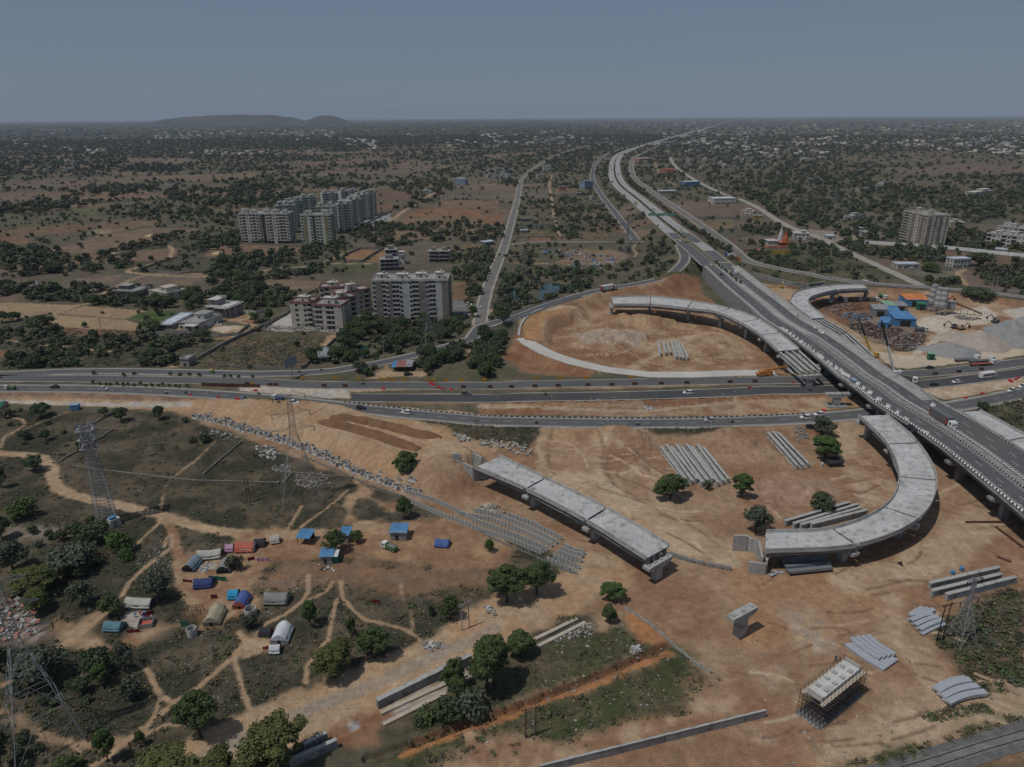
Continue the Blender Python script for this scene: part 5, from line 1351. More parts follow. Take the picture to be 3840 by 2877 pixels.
rd=np.hypot(rest[:,0],rest[:,1])
FARM=[leafmat('leaf_far_dark',(.062,.076,.05),.15),leafmat('leaf_far_mid',(.076,.09,.055),.15),leafmat('leaf_far_grey',(.085,.09,.068),.15)]
mass('woodland',rest[rd <1700],[tmpl(190,14,.66,.24,60+s,.36) for s in range(5)],[leafmat('leaf_wood_dark',(.064,.086,.046)),leafmat('leaf_wood_mid',(.078,.102,.05)),leafmat('leaf_wood_grey',(.082,.09,.064)),leafmat('leaf_wood_olive',(.09,.095,.05))],seed=2)
mass('distant_woodland',rest[rd >= 1700],[tmpl(42,8,.6,.42,70+s,.2) for s in range(5)],FARM,seed=3)
mass('distant_woodland',S3,[tmpl(14,5,.35,.55,80+s,.05) for s in range(4)],FARM,(.5,.9),seed=4)

# low scrub and grass tufts
def tufts(name,n,c,poly,rr,mats,seed,thr=.17,hf=(.7,1.3)):
    g=np.random.default_rng(seed);us=[q[0] for q in poly];vs=[q[1] for q in poly];out=[]
    U=g.uniform(min(us),max(us),n *2);V=g.uniform(min(vs),max(vs),n *2)
    for u,v in zip(U,V):
        if pip(u,v,poly):
            p=P(c,u,v,0);out.append((p.x,p.y,g.uniform(*rr)*g.choice([.6,.8,1,1.4])))
            if len(out) >= n: break
    a=np.array(out);col=soil(a[:,0],a[:,1]);a=a[(col[:,0]<thr) & clear_of_roads(a[:,0],a[:,1],.5)]
    return a

TU=np.concatenate([tufts('',7000,'F',[(-40,890),(420,905),(800,1060),(1280,1240),(1270,1330),(900,1500),(560,1660),(-40,1660)],(.25,.95),None,1),tufts('',1300,'F',[(840,1660),(900,1560),(1290,1350),(1460,1400),(1600,1500),(1500,1600),(1300,1660)],(.25,.8),None,2,.24),
                     tufts('',900,'p',[(1480,640),(1700,430),(2212,250),(2212,1300),(1900,1100)],(.4,1.2),None,3,.2),tufts('',700,'p',[(800,1653),(1500,1450),(2000,1290),(2212,1210),(2212,1290),(1500,1540),(1150,1653)],(.3,.8),None,4,.26),tufts('',250,'p',[(1400,1260),(1600,1200),(1900,1160),(2000,1230),(1500,1300)],(.3,.6),None,14,.6),
                     tufts('',500,'k',[(-500,100),(0,110),(590,130),(400,290),(-250,180)],(.3,.8),None,5),tufts('',400,'k',[(1240,138),(2209,125),(2209,190),(1500,205)],(.3,.7),None,6),tufts('',1500,'e',[(0,380),(2209,480),(2209,760),(0,760)],(.4,1.3),None,7),tufts('',900,'f',[(0,200),(840,200),(520,460),(0,470)],(.3,1.0),None,8),
                     tufts('',700,'g',[(900,260),(1890,20),(1890,90),(1100,320),(930,330)],(.3,.9),None,9),tufts('',500,'h',[(130,80),(880,160),(420,200)],(.3,.9),None,10),tufts('',900,'d',[(100,1150),(640,1110),(1280,1330),(880,1320)],(.4,1.2),None,11),tufts('',700,'h',[(1850,1150),(2300,1000),(2300,1250),(2000,1300)],(.4,1.2),None,12),
                     tufts('',1500,'c',[(300,600),(950,600),(1340,1140),(300,1160)],(.6,1.6),None,13)])
mass('undergrowth',TU,[tmpl(16,5,.5,.3,90+s,0,True) for s in range(6)],[L_GREY,leafmat('dry_grass',(.13,.11,.065)),L_MID,leafmat('dry_scrub',(.09,.085,.055))],(.7,1.3),.05,6)
# planted bushes on the expressway median and between the merging roads
def planted(label,grp,pts,r,h,kind='hedge'):
    for q in pts:
        pr_=PROTO[kind][0];z=q[2] if len(q)>2 and q[2] else Hs(q[0],q[1])
        o=dup(pr_,(q[0],q[1],z),rw.uniform(0,6),label,grp,(r *rw.uniform(.8,1.2),r *rw.uniform(.8,1.2),h /pr_['_h']*rw.uniform(.8,1.2)));o.name='shrub';o['category']='shrub'
        if '_h' in o.keys(): del o['_h']

if PROTO['hedge'][0].name:
    pts=[]
    for k in range(17): pts.append(P('e',805+k *50+(k % 3)*6,905+k *1.6+(0 if k % 4 else -10),HZ))
    planted('small round bush in the planted median strip of the highway','highway median bushes',pts,1.0,1.6)
    planted('bush on the island between the slip road and highway','slip road island bushes',[P('e',u,v,HZ) for u,v in ((815,815),(1070,830),(1160,815),(1470,815),(1555,822),(1630,822),(1940,838),(1990,840),(2060,842),(2180,842),(1720,830))],1.2,1.6)
    pts=[]
    for s in np.arange(ST[i_br]-10,ST[i_br]+190,7.5):
        p,d,r=at_s(E,ST,s)
        if p.y >P('s',1240,985,10).y: pts.append(p +r *rw.uniform(-.6,.6)+Vector((0,0,.25)))
    planted('dark green bush growing in the flyover median','flyover median bushes',pts,1.5,2.0)
    hp=[]
    s=ST[i_br]-20
    while s >ST[i_br]-1300 and s >0:
        p,d,r=at_s(E,ST,s);hp.append((p.x +r.x *rw.uniform(-.5,.5),p.y,1.25));s -= 3.4
    hp=np.array(hp)
    mass('median_hedge',hp,[tmpl(40,8,.7,.26,95+s_,.05,True) for s_ in range(3)],[L_DARK,L_MID],(1.2,1.8),-.2,9)

# ------------------------------------------------------------------ buildings
def paint(n,c,st=.45): return mat(n,c,.85,.08,.15,.08,1.2,stain=tuple(x *.55 for x in c),stain_scale=.22,stain_amt=st)

W_WHITE=paint('white_render',(.49,.475,.445));W_CREAM=paint('cream_render',(.46,.425,.36));W_GREEN=paint('pale_green_render',(.43,.46,.40));W_GREY=paint('grey_render',(.27,.265,.255));W_TAUPE=paint('taupe_render',(.215,.19,.165));W_PINK=paint('pinkish_render',(.46,.42,.385));W_BARE=paint('bare_cement',(.20,.195,.185),.5)
W_KHAKI=paint('khaki_render',(.24,.22,.13));P_RED=paint('dull_red_band',(.25,.115,.105));P_SALMON=paint('salmon_wall',(.46,.20,.15));P_YELLOW=paint('yellow_wall',(.36,.25,.06));P_ORANGE=paint('orange_wall',(.52,.155,.06));P_BLUE=paint('blue_sheet',(.085,.225,.42));P_LBLUE=paint('pale_blue_wall',(.24,.32,.42))
ROOF_G=paint('roof_screed',(.30,.295,.28),.5);GLASS=mat('window_glass',(.025,.03,.035),.25,.3,.5,0,spec=.5);SHEET_W=paint('white_sheet_roof',(.50,.54,.58));SHEET_G=paint('grey_sheet_roof',(.26,.27,.28));DARKM=mat('dark_opening',(.03,.028,.026),.9,.2,1,0)
_WIN={}

def win_mesh(w,h,d=.14):
    k=(round(w,2),round(h,2))
    if k not in _WIN:
        m=MB();m.b2(-w /2,w /2,-.03,.05,0,h,0)
        for x0,x1,z0,z1 in ((-w /2-.08,w /2+.08,-.1,0),(-w /2-.08,w /2+.08,h,h +.08),(-w /2-.08,-w /2,0,h),(w /2,w /2+.08,0,h),(-.03,.03,0,h)): m.b2(x0,x1,-.1,.05,z0,z1,1)
        m.b2(-w /2-.25,w /2+.25,-.5,.04,h +.14,h +.22,1)
        _WIN[k]=m.mesh('window',[GLASS,W_GREY])
    return _WIN[k]

def add_windows(root,places,cap=100):
    """places: (x, y, z, facing angle, w, h); each window is a part, past the cap one part holds the rest"""
    for (x,y,z,a,w_,h_) in places[:cap]:
        o=bpy.data.objects.new('window',win_mesh(w_,h_));COL.objects.link(o);o.parent=root;o.location=(x,y,z);o.rotation_euler.z=a
    if len(places)>cap:
        m=MB()
        for (x,y,z,a,w_,h_) in places[cap:]:
            n=Vector((math.sin(a),-math.cos(a),0));m.box((x +n.x *.04,y +n.y *.04,z +h_ /2),(w_,.16,h_),a)
        m.build('windows',GLASS,root)['kind']='stuff'

def place(c,a,b,z=None):
    """front edge of a building from two survey points; returns the left end, the width and the heading"""
    if z is None: p,q=G(c,*a),G(c,*b)
    else: p,q=P(c,a[0],a[1],z),P(c,b[0],b[1],z)
    return p,math.hypot(q.x -p.x,q.y -p.y),math.atan2(q.y -p.y,q.x -p.x)

def apartment(label,c,a,b,depth,height,floors,bays,wall,trim,side_cols=3,ztop=True,roofs=4,band=None,cap=100,group=None,stilt=True):
    """bays: letters along the front: p plain, w windows, b balconies, s stair recess, t trim-coloured panel"""
    p,w,rz=place(c,a,b,height if ztop else None)
    g=Hs(p.x,p.y)-.2
    root=thing('apartment_block',label,'apartment block',(p.x,p.y,0),rz,group)
    n=len(bays);bw=w /n;fh=height /floors;wl=MB();wins=[];bal=MB();tr=MB();bls=[]
    for i,t in enumerate(bays):
        x0,x1=i *bw,(i +1)*bw;y0={'p': 0,'w': .0,'b': 1.3,'s': 3.0,'t':-.25}[t]
        z0=fh if (stilt and t in 'wb') else g
        wl.b2(x0,x1,y0,depth /2,z0,height,1 if t == 't' else 0)
        for f in range(1 if stilt else 0,floors):
            z=f *fh
            if t == 'w':
                wins.append((x0 +bw *.5,y0,z +.9,0,min(1.7,bw *.55),1.35))
            elif t == 'b':
                bls.append((x0,y0,z));wins.append((x0 +bw *.5,y0,z +.12,0,min(2.2,bw *.6),2.1))
            elif t == 's':
                bal.b2(x0,x1,.6,y0,z +.5,z +.75,0);bal.box(((x0 +x1)/2,.9,z +fh *.55),(bw *1.1,.5,.18),0,1,ry=R(24 if f % 2 else -24));wins.append((x0 +bw *.5,y0,z +1.1,0,.9,.8))
            elif t == 't' and f % 1 == 0:
                pass
            if t in 'pt' and bw >3.2: wins.append((x0 +bw *.5,y0,z +1.2,0,.7,.7))
    if stilt:
        k=MB();k.b2(0,.5,.4,1.0,g,fh);cme=k.mesh('column',[trim])
        for k in range(n +1): o=bpy.data.objects.new('column',cme);COL.objects.link(o);o.parent=root;o.location=(min(k *bw,w -.5),0,0)
    # rear half and sides
    wl.b2(.02,w -.02,depth /2,depth,g,height -.02,0)
    sd=depth /max(1,side_cols)
    for k in range(side_cols):
        for f in range(1,floors):
            for x,an in ((w,R(90)),(0,R(-90))):
                y=(k +.5)*sd
                if an <0 and k % 2: continue
                wins.append((x,y,f *fh +.9,an,1.3,1.3))
        if k % 2 == 0: MB().b2(w -.02,w +.9,(k +.15)*sd,(k +.45)*sd,fh,height -.5).build('side_shaft',trim,root)
    for (x0,x1,y0,y1) in ((-.12,w +.12,-.3,-.1),(-.12,w +.12,depth,depth +.15),(-.12,.08,-.1,depth),(w -.08,w +.12,-.1,depth)): tr.b2(x0,x1,y0,y1,height -.35,height +.95,0)
    k=MB();k.b2(.05,bw -.05,-.25,1.3,-.08,.1,0);k.b2(.05,bw -.05,-.25,-.12,.1,1.0,1)
    if bls:
        bme=k.mesh('balcony',[trim,wall])
        for q in bls: o=bpy.data.objects.new('balcony',bme);COL.objects.link(o);o.parent=root;o.location=(q[0],0,q[2])
    wl.build('wall',[wall,trim],root);bal.build('facade_frame',[trim,wall],root);tr.build('roof_parapet',band or wall,root)
    rf=MB();rf.b2(.1,w -.1,.0+3.1,depth -.05,height,height +.06);rf.b2(.1,w -.1,.0,3.1,height +.005,height +.05);rfo=rf.build('roof',ROOF_G,root)
    rn=random.Random(int(p.x *7+p.y));tw=MB()
    for k in range(roofs):
        x=w *(k +.5)/roofs +rn.uniform(-1,1);y=depth *rn.uniform(.3,.65);q=rn.uniform(2.2,3.6);hh=rn.uniform(2.4,4.2)
        tw.b2(x -q,x +q,y -2.2,y +2.2,height +.05,height +hh,0);tw.b2(x -q -.3,x +q +.3,y -2.5,y +2.5,height +hh,height +hh +.18,0);tw.tube((x +q *.4,y,height +hh +.18),(x +q *.4,y,height +hh +1.5),.7,n=8);tw.b2(x -.5,x +.5,y -2.24,y -2.19,height +.4,height +2.0,1)
    tw.build('stair_tower',[wall,DARKM],rfo)
    wins.sort(key=lambda q: (q[3] != 0,-q[2]));add_windows(root,wins,cap);return root

apartment('long nine-storey white and taupe apartment slab, front left of the far cluster','b',(75,352),(505,352),17,29.5,10,'wbpwbwtswbpwbbw',W_WHITE,W_TAUPE,4,roofs=5)
apartment('pale green nine-storey block with khaki panels and a zigzag stair, front of the far cluster','b',(607,362),(868,362),13,29.5,10,'wtpwswwptw',W_GREEN,W_KHAKI,3,roofs=2)
GR='blocks of the far apartment cluster'
for lab,a,b,d,wl,tr,by in [('pale green block directly behind the khaki-panelled one',(738,292),(905,290),14,W_GREEN,W_WHITE,'wbpwbpw'),('narrow cream-green block with a khaki foot, second in the right-hand row',(932,272),(1062,266),16,W_GREEN,W_KHAKI,'wpbwp'),('grey-green block, third in the right-hand row of the cluster',(1052,235),(1150,222),18,W_GREEN,W_TAUPE,'wbpwb'),('grey-green block, fourth in the right-hand row of the cluster',(1120,195),(1210,185),18,W_GREEN,W_TAUPE,'wbpw'),('tall narrow grey block, last in the right-hand row of the cluster',(1190,172),(1262,168),18,W_GREEN,W_GREY,'wbpw'),
                              ('green block with dark window strips behind the long white slab',(393,285),(565,278),15,W_GREEN,W_GREEN,'wbpwbw'),('green block, second in the left-hand row of the cluster',(478,248),(628,240),15,W_GREEN,W_WHITE,'wbpwb'),('white-topped green block, third in the left-hand row of the cluster',(620,212),(745,206),15,W_GREEN,W_WHITE,'wbpwb'),('white-topped block, fourth in the left-hand row of the cluster',(800,178),(935,172),15,W_WHITE,W_GREEN,'wbpwb'),('grey-white block, last in the left-hand row of the cluster',(962,160),(1110,152),15,W_WHITE,W_TAUPE,'wbpwb')]:
    apartment(lab,'b',a,b,d,29.5,10,by,wl,tr,2,roofs=2,cap=45)
apartment('large nine-storey white and brown apartment block nearest the country road','b',(1228,930),(1888,922),17,26,9,'wttbwtbbwppwbbttwbbpptt',W_WHITE,W_TAUPE,5,roofs=4)
apartment('left front wing of the five-storey cream block with a dull red roof band','b',(518,1112),(700,1120),13,15.5,5,'pwpwb',W_CREAM,W_PINK,3,roofs=1,band=P_RED,stilt=False)
apartment('right front wing of the five-storey cream block with open balconies and red band','b',(722,1136),(966,1146),13,15.5,5,'bbpbbpp',W_PINK,W_CREAM,3,roofs=1,band=P_RED)
for lab,u0,v0,u1,v1 in (('receding middle wing of the five-storey cream block with pink roof rooms',868,1095,1088,1068),('rear wing of the five-storey cream block touching the tall white block',935,1040,1212,1000),('left rear wing of the five-storey cream block with the largest roof room',772,990,985,985)):
    apartment(lab,'b',(u0,v0),(u1,v1),11,15.5,5,'wbpwb',W_CREAM,W_PINK,3,roofs=1,band=P_RED,cap=40,stilt=False)
apartment('tan twelve-storey apartment tower among the trees at the far right','d',(1290,800),(1478,838),22,30,11,'bbwtpwtw',W_CREAM,W_TAUPE,4,roofs=2)
PLW='row houses at the far right'
apartment('white three-storey row house block with balconies, front one at the far right','d',(1925,972),(2320,1010),14,11,3,'bwpbwbpwbw',W_WHITE,W_GREY,2,roofs=3,cap=40,stilt=False)
apartment('bright white stepped apartment row behind the front row houses at the far right','d',(2010,915),(2300,950),14,13,4,'pwpwbpw',W_WHITE,W_WHITE,2,roofs=4,cap=40,stilt=False)

def house(name,label,c,a,b,depth,h,wall=W_WHITE,roof=ROOF_G,floors=1,nw=3,upper=None,slab=.4,porch=0,group=None,cat='house',pitched=None,door=True,side=True,tank=0,dz=0):
    p,w,rz=place(c,a,b);root=thing(name,label,cat,(p.x,p.y,p.z -.1+dz),rz,group);m=MB();m.b2(0,w,0,depth,-.5,h)
    if upper: x0,x1,y0,y1,hu=upper;m.b2(x0 *w,x1 *w,y0 *depth,y1 *depth,h +.002,h +hu)
    m.build('wall',wall,root);r=MB()
    if pitched:
        q=pitched;r.add([(-.4,-.5,h),(w +.4,-.5,h),(w +.4,depth +.5,h),(-.4,depth +.5,h),(-.4,depth /2,h +q),(w +.4,depth /2,h +q)],[(0,1,5,4),(2,3,4,5),(1,2,5),(3,0,4),(3,2,1,0)])
    else:
        r.b2(-slab,w +slab,-slab,depth +slab,h -.05+.06,h +.16)
        for (a0,a1,b0,b1) in ((-.05,w +.05,-.05,.15),(-.05,w +.05,depth -.15,depth +.05),(-.05,.15,.15,depth -.15),(w -.15,w +.05,.15,depth -.15)): r.b2(a0,a1,b0,b1,h +.16,h +.75)
        if upper: r.b2(x0 *w -slab,x1 *w +slab,y0 *depth -slab,y1 *depth +slab,h +hu,h +hu +.15)
    ro=r.build('roof',roof,root)
    if tank:
        t=MB()
        for k in range(tank): t.tube((w *.3+k *1.5,depth *.6,h +(upper[4] if upper else 0)+.15),(w *.3+k *1.5,depth *.6,h +(upper[4] if upper else 0)+1.5),.6,n=8)
        t.build('water_tank',W_WHITE,ro)
    wn=[];fh=h /floors
    for f in range(floors):
        for k in range(nw):
            x=(k +.5)*w /nw
            if f == 0 and door and k == nw // 2: continue
            wn.append((x,0,f *fh +.9,0,min(1.5,w /nw *.5),1.2))
        if side:
            for k in range(2): wn.append((0,(k +.6)*depth /2.4,f *fh +.9,R(-90),1.2,1.2));wn.append((w,(k +.6)*depth /2.4,f *fh +.9,R(90),1.2,1.2))
    if upper: wn.append(((x0 +x1)/2*w,y0 *depth,h +.8,0,1.2,1.1))
    add_windows(root,wn)
    if door: d=MB();d.b2(w /2-.55,w /2+.55,-.06,.04,0,2.1);d.build('door',DARKM,root)
    if porch: q=MB();q.b2(w *.45,w *1.02,-porch,0,h -.18,h);[q.b2(x,x +.3,-porch +.1,-porch +.4,-.4,h -.18) for x in (w *.47,w *.95)];q.build('porch',wall,root)
    return root

house('villa','single-storey white villa with a roof room, beside a pale blue metal lean-to','e',(1545,425),(1725,440),22,4.2,W_WHITE,ROOF_G,1,4,(.25,.75,.45,.85,3.2),porch=5,cat='villa')
house('lean_to','pale blue-white metal lean-to shed against the villa','e',(1370,425),(1490,428),26,3.0,W_GREY,SHEET_W,1,2,cat='shed',slab=.6)
house('villa','two-storey grey villa with a stair tower and wide ledges','e',(1800,320),(1985,330),15,7,W_GREY,W_WHITE,2,4,(.0,.35,.2,.8,4),porch=3,slab=1.0,tank=3,cat='villa')
house('farmhouse','flat-roofed grey farmhouse with a roof room behind the field wall','e',(985,140),(1190,150),14,4,W_BARE,ROOF_G,1,3,(.1,.5,.3,.8,3),slab=.8)
house('farmhouse','cream farmhouse with a blank white front and roof parapets','e',(1295,160),(1450,190),15,6,W_CREAM,W_CREAM,2,2,(.4,.8,.2,.8,3))
sh_=house('shrine','small open shrine with a white pointed dome at the left edge','e',(262,90),(390,92),9,3.4,W_GREY,ROOF_G,1,2,cat='shrine',slab=.8);d_=MB();d_.tube((3.5,4,3.6),(3.5,4,7),1.3,.05,8);d_.build('dome',W_WHITE,sh_)
house('gatehouse','small pale gatehouse with raised corner walls beside the highway','e',(1565,745),(1635,750),6,4.2,W_GREY,ROOF_G,1,1,cat='gatehouse')
house('shed','low dark shed with a sagging grey roof beside the reed pond','f',(690,415),(770,410),16,3,W_BARE,SHEET_G,1,2,cat='shed',slab=.7)
st_=thing('roadside_stall','roadside stall under red, blue and grey roof sheets','stall',G('f',1310,490),heading(G('f',1310,490),G('f',1490,490)))
wS=(G('f',1490,490)-G('f',1310,490)).length
for k,(x0,x1,m_) in enumerate(((0,.22,P_BLUE),(.22,.68,P_RED),(.68,1,SHEET_G))): q=MB();q.box(((x0 +x1)/2*wS,3,2.9+.1*k),((x1 -x0)*wS,8,.1),0,0,rx=R(6));q.build('roof_sheet',m_,st_)
q=MB();[q.b2(x,x +.15,y,y +.15,-.2,2.6+y *.06) for x in (.2,wS *.33,wS *.66,wS -.4) for y in (-.4,6.3)];q.build('post',BARK,st_);q=MB();q.b2(.3,wS -.5,6,6.3,0,2.4);q.build('back_wall',W_BARE,st_)
def shell(label,c,a,b,depth,floors,cols,wall=W_BARE,fh=3.2):
    p,w,rz=place(c,a,b);root=thing('unfinished_house',label,'building',(p.x,p.y,p.z),rz);m=MB();s=MB()
    for f in range(floors): s.b2(-.5,w +.5,-.8,depth +.4,(f +1)*fh -.15,(f +1)*fh +.05);m.b2(.3,w -.3,depth *.35,depth -.3,f *fh -(.4 if not f else -.05),(f +1)*fh -.15)
    k=MB()
    for f in range(floors):
        for i in range(cols +1): k.b2(i *(w -.4)/cols,i *(w -.4)/cols +.4,0,.4,f *fh -(.4 if not f else -.05),(f +1)*fh -.15)
        for i in range(cols): k.b2(i *(w -.4)/cols +.4,(i +1)*(w -.4)/cols,.05,.2,f *fh +.05,f *fh +.9)
    m.build('wall',wall,root);s.build('floor_slab',W_GREY,root);k.build('column',W_GREY,root);t=MB();t.b2(w *.3,w *.7,depth *.3,depth *.8,floors *fh +.05,floors *fh +2.6);t.build('stair_tower',wall,root)
    add_windows(root,[((i +.5)*w /cols,depth *.35,f *fh +.3,0,1.3,2.0) for f in range(floors) for i in range(cols)]);return root

shell('grey unfinished three-storey house with open bays and a higher block behind','b',(1305,845),(1465,838),12,3,4)
shell('dark unfinished upper block behind the three-storey open house','b',(1352,790),(1452,785),9,4,3)
house('house','white cube house attached right of the unfinished grey one','b',(1440,785),(1515,785),9,8,W_WHITE,W_WHITE,2,2,(.4,.9,.2,.8,2.4))
shell('left one of two unfinished open-bay houses behind the tall white block','b',(1722,768),(1800,768),11,3,3,W_TAUPE);shell('right one of two unfinished open-bay houses behind the tall white block','b',(1810,768),(1898,768),11,3,3,W_TAUPE)
house('house','blue-grey glass-fronted house among distant fields','b',(1942,100),(2035,102),16,10,P_LBLUE,SHEET_W,3,4,(.1,.9,.1,.8,2))
house('house','white roadside house on a pale forecourt near the temple','d',(440,1018),(560,1022),14,6,W_WHITE,W_WHITE,2,4,(.5,.8,.2,.7,2.5),tank=1)
house('shed','white sheet-roofed shed at the lane junction','d',(692,1018),(765,1020),9,3.4,W_WHITE,SHEET_W,1,2,cat='shed')
house('house','low white house with a blue roof sheet beside the bright tree','d',(1232,1245),(1400,1245),9,3.8,W_WHITE,SHEET_W,1,4)
house('house','two-storey white house with verandas and a flat blue roof','d',(1660,1235),(1790,1232),9,7,W_WHITE,SHEET_W,2,5,cat='house')
house('house','cream bungalow with a rooftop parapet right of the tan tower','d',(1640,918),(1755,920),14,4.5,W_CREAM,W_CREAM,1,4,(.3,.6,.3,.8,2.5))
house('house','flat white house in the trees left of the tan tower','d',(890,870),(975,860),12,4.5,W_WHITE,ROOF_G,1,3,(.4,.8,.3,.8,2.6))
house('house','long low grey house with a courtyard wall at the lane','d',(850,960),(1000,1000),10,4,W_GREY,ROOF_G,1,4,(.2,.5,.3,.8,2.6))
house('house','pale flat-roofed house at the end of the white boundary wall','d',(1000,1008),(1095,1010),9,3.8,W_CREAM,ROOF_G,1,3)
house('hut','small white hut with a pale sheet roof near the far right houses','d',(1990,1118),(2080,1124),8,3,W_WHITE,SHEET_W,1,2,cat='hut')
house('house','cream house with a yellow wall at the bend of the far lane','d',(40,830),(130,835),14,5,W_CREAM,W_CREAM,1,3,(.3,.7,.2,.8,2.5));house('house','small yellow house right of the cream one at the lane bend','d',(132,860),(205,862),10,3.6,P_YELLOW,ROOF_G,1,2)
house('house','white house group with many roof rooms on a far rise, left one','d',(510,418),(595,418),18,6,W_WHITE,W_WHITE,2,4,(.2,.6,.2,.8,3));house('house','white house group with many roof rooms on a far rise, right one','d',(625,405),(690,405),18,6,W_WHITE,W_WHITE,2,4,(.2,.6,.2,.8,3));house('house','long pale house behind the dark hedge on the far plain','d',(600,348),(735,345),16,5,W_WHITE,ROOF_G,1,5,(.1,.4,.2,.8,3));house('house','pale house deep in the far right woods','d',(1830,690),(1970,672),16,6,W_CREAM,W_WHITE,2,4,(.5,.9,.2,.8,3));house('house','flat cream house in a clearing of the far woods','d',(945,652),(1020,645),14,4,W_CREAM,ROOF_G,1,3)
hc='c'
house('house','tall blue-grey house standing alone beside the left service road',hc,(902,712),(975,708),14,11,P_LBLUE,SHEET_G,3,3,(.1,.8,.2,.8,2.5));house('shop','blue glass shop with orange side panels and a flat pale roof',hc,(1775,690),(1898,686),18,8,P_BLUE,SHEET_W,2,5,cat='shop');house('building','salmon-pink low building with dark openings',hc,(1560,570),(1690,572),16,6,P_SALMON,P_SALMON,1,6,(.1,.8,.3,.8,2.5),cat='building')
house('warehouse','pale warehouse with dark striped walls beside the far lane',hc,(2018,842),(2209,836),22,7.5,W_WHITE,SHEET_W,1,14,cat='warehouse',door=False);house('warehouse','white-roofed shed with an orange base beside the right service road',hc,(1370,466),(1482,462),22,5,P_ORANGE,SHEET_W,1,5,cat='warehouse');house('warehouse','long pale hall with many windows beyond the bend of the expressway',hc,(1555,336),(1682,334),40,13,W_WHITE,W_WHITE,2,12,cat='warehouse');house('warehouse','white-roofed hall just right of the distant expressway',hc,(1770,268),(1838,266),50,10,W_WHITE,SHEET_W,1,6,cat='warehouse');house('shed','long grey sheet shed with dark openings near the netted frame',hc,(1550,752),(1700,748),14,4,W_GREY,SHEET_W,1,5,cat='shed')
house('house','white two-storey house left of the plantation',hc,(545,552),(615,550),14,9,W_WHITE,W_WHITE,2,4,(.6,.9,.2,.8,3));house('house','low white house by the country road bend',hc,(500,612),(566,610),12,5,W_WHITE,ROOF_G,1,3);house('hut','white hut standing alone in the left plots',hc,(962,806),(990,804),6,5.5,W_WHITE,W_WHITE,1,1,cat='hut');house('house','unfinished low house with white door frames in the left plots',hc,(836,766),(888,764),9,3.4,W_GREY,ROOF_G,1,3);house('house','small pink two-storey house in the left plots',hc,(682,726),(742,724),9,6.5,P_SALMON,ROOF_G,2,2);house('hut','long white hut beside the walled plots at the country road',hc,(352,1092),(415,1090),6,3,W_WHITE,SHEET_W,1,3,cat='hut');house('hut','grey flat hut in the walled plot near the country road',hc,(358,992),(435,990),7,3.2,W_BARE,ROOF_G,1,2,cat='hut');house('shed','open dark shed with a pale roof where the cross road meets the country road',hc,(42,1200),(128,1192),9,3.2,W_BARE,SHEET_W,1,2,cat='shed');house('hut','pale hut with a grey yard wall right of the left plots',hc,(995,862),(1060,860),7,3.4,W_CREAM,ROOF_G,1,2,cat='hut')
house('hut','corner hut with a white front in the walled yard',hc,(392,742),(410,742),7,4.5,W_WHITE,ROOF_G,1,1,cat='hut')
gh=thing('net_frame','open steel frame of a netted sports court beside the right service road','frame',G('c',1580,735),heading(G('c',1580,735),G('c',1790,735)));w_=(G('c',1790,735)-G('c',1580,735)).length;q=MB()
for x in np.linspace(0,w_,11):
    for y in (0,14,28): q.beam((x,y,0),(x,y,9),.22)
for z in (3,6,9):
    for y in (0,14,28): q.beam((0,y,z),(w_,y,z),.14)
q.build('steel_frame',mat('green_steel',(.10,.13,.11),.7),gh)
# temple
tp=thing('temple','temple with one white and one orange curved spire on a pink base','temple',G('d',240,1085),heading(G('d',240,1085),G('d',400,1085)));w_=(G('d',400,1085)-G('d',240,1085)).length
q=MB();q.b2(0,w_,-2,16,-.5,2.2);q.build('plinth',P_SALMON,tp);q=MB();q.b2(.5,w_ *.5,0,12,2.2,6.5);q.b2(-.2,w_ *.52,-.7,12.6,6.5,6.9);q.build('hall',W_PINK,tp)
def spire(x,y,r,z0,h,m,nm):
    q=MB();N=12;prev=r
    for k in range(N):
        t0,t1=k /N,(k +1)/N;f=lambda t: r *(1-t **1.8)*(1+.12*math.sin(t *3));q.tube((x,y,z0 +h *t0),(x,y,z0 +h *t1),f(t0),max(.06,f(t1)),10)
        q.tube((x,y,z0 +h *t0 -.05),(x,y,z0 +h *t0 +.18),f(t0)*1.07,f(t0)*1.07,10)
    q.tube((x,y,z0 +h),(x,y,z0 +h +1.2),.25,.03,6);q.build(nm,m,tp)
spire(w_ *.72,7,2.9,2.2,17,W_WHITE,'spire');spire(w_ *.88,3,2.8,2.2,14,P_ORANGE,'spire')
q=MB();[q.b2(x,x +.5,-1,-.5,2.2,5) for x in (w_ *.55,w_ *.65,w_ *.75,w_ *.85,w_ *.97)];q.b2(w_ *.52,w_,-1.4,9,5,5.5);q.build('porch',P_ORANGE,tp)

def wall_line(label,c,pts,h,th=.25,m=None,name='boundary_wall',group=None,cap=None,step=6):
    pts=resample(GL(c,pts),step,False);root=thing(name,label,'wall',(0,0,0),0,group) if cap else None;q=MB()
    pts=[Vector((p.x,p.y,Hs(p.x,p.y))) for p in pts]
    q.sweep([(-th /2,-.4),(th /2,-.4),(th /2,h),(-th /2,h)],pts)
    if not cap:
        for i,p in enumerate(pts): q.box((p.x,p.y,p.z +h /2),(th *1.9,th *1.9,h +.2),heading(pts[max(0,i -1)],pts[min(i +1,len(pts)-1)]))
        return tag(q.build(name,m or W_GREY),label,'wall',group)
    q.build('wall_body',m or W_GREY,root);k=MB();k.sweep([(-th /2-.1,h),(th /2+.1,h),(th /2+.1,h +.12),(-th /2-.1,h +.12)],pts);k.build('coping',cap,root);return root

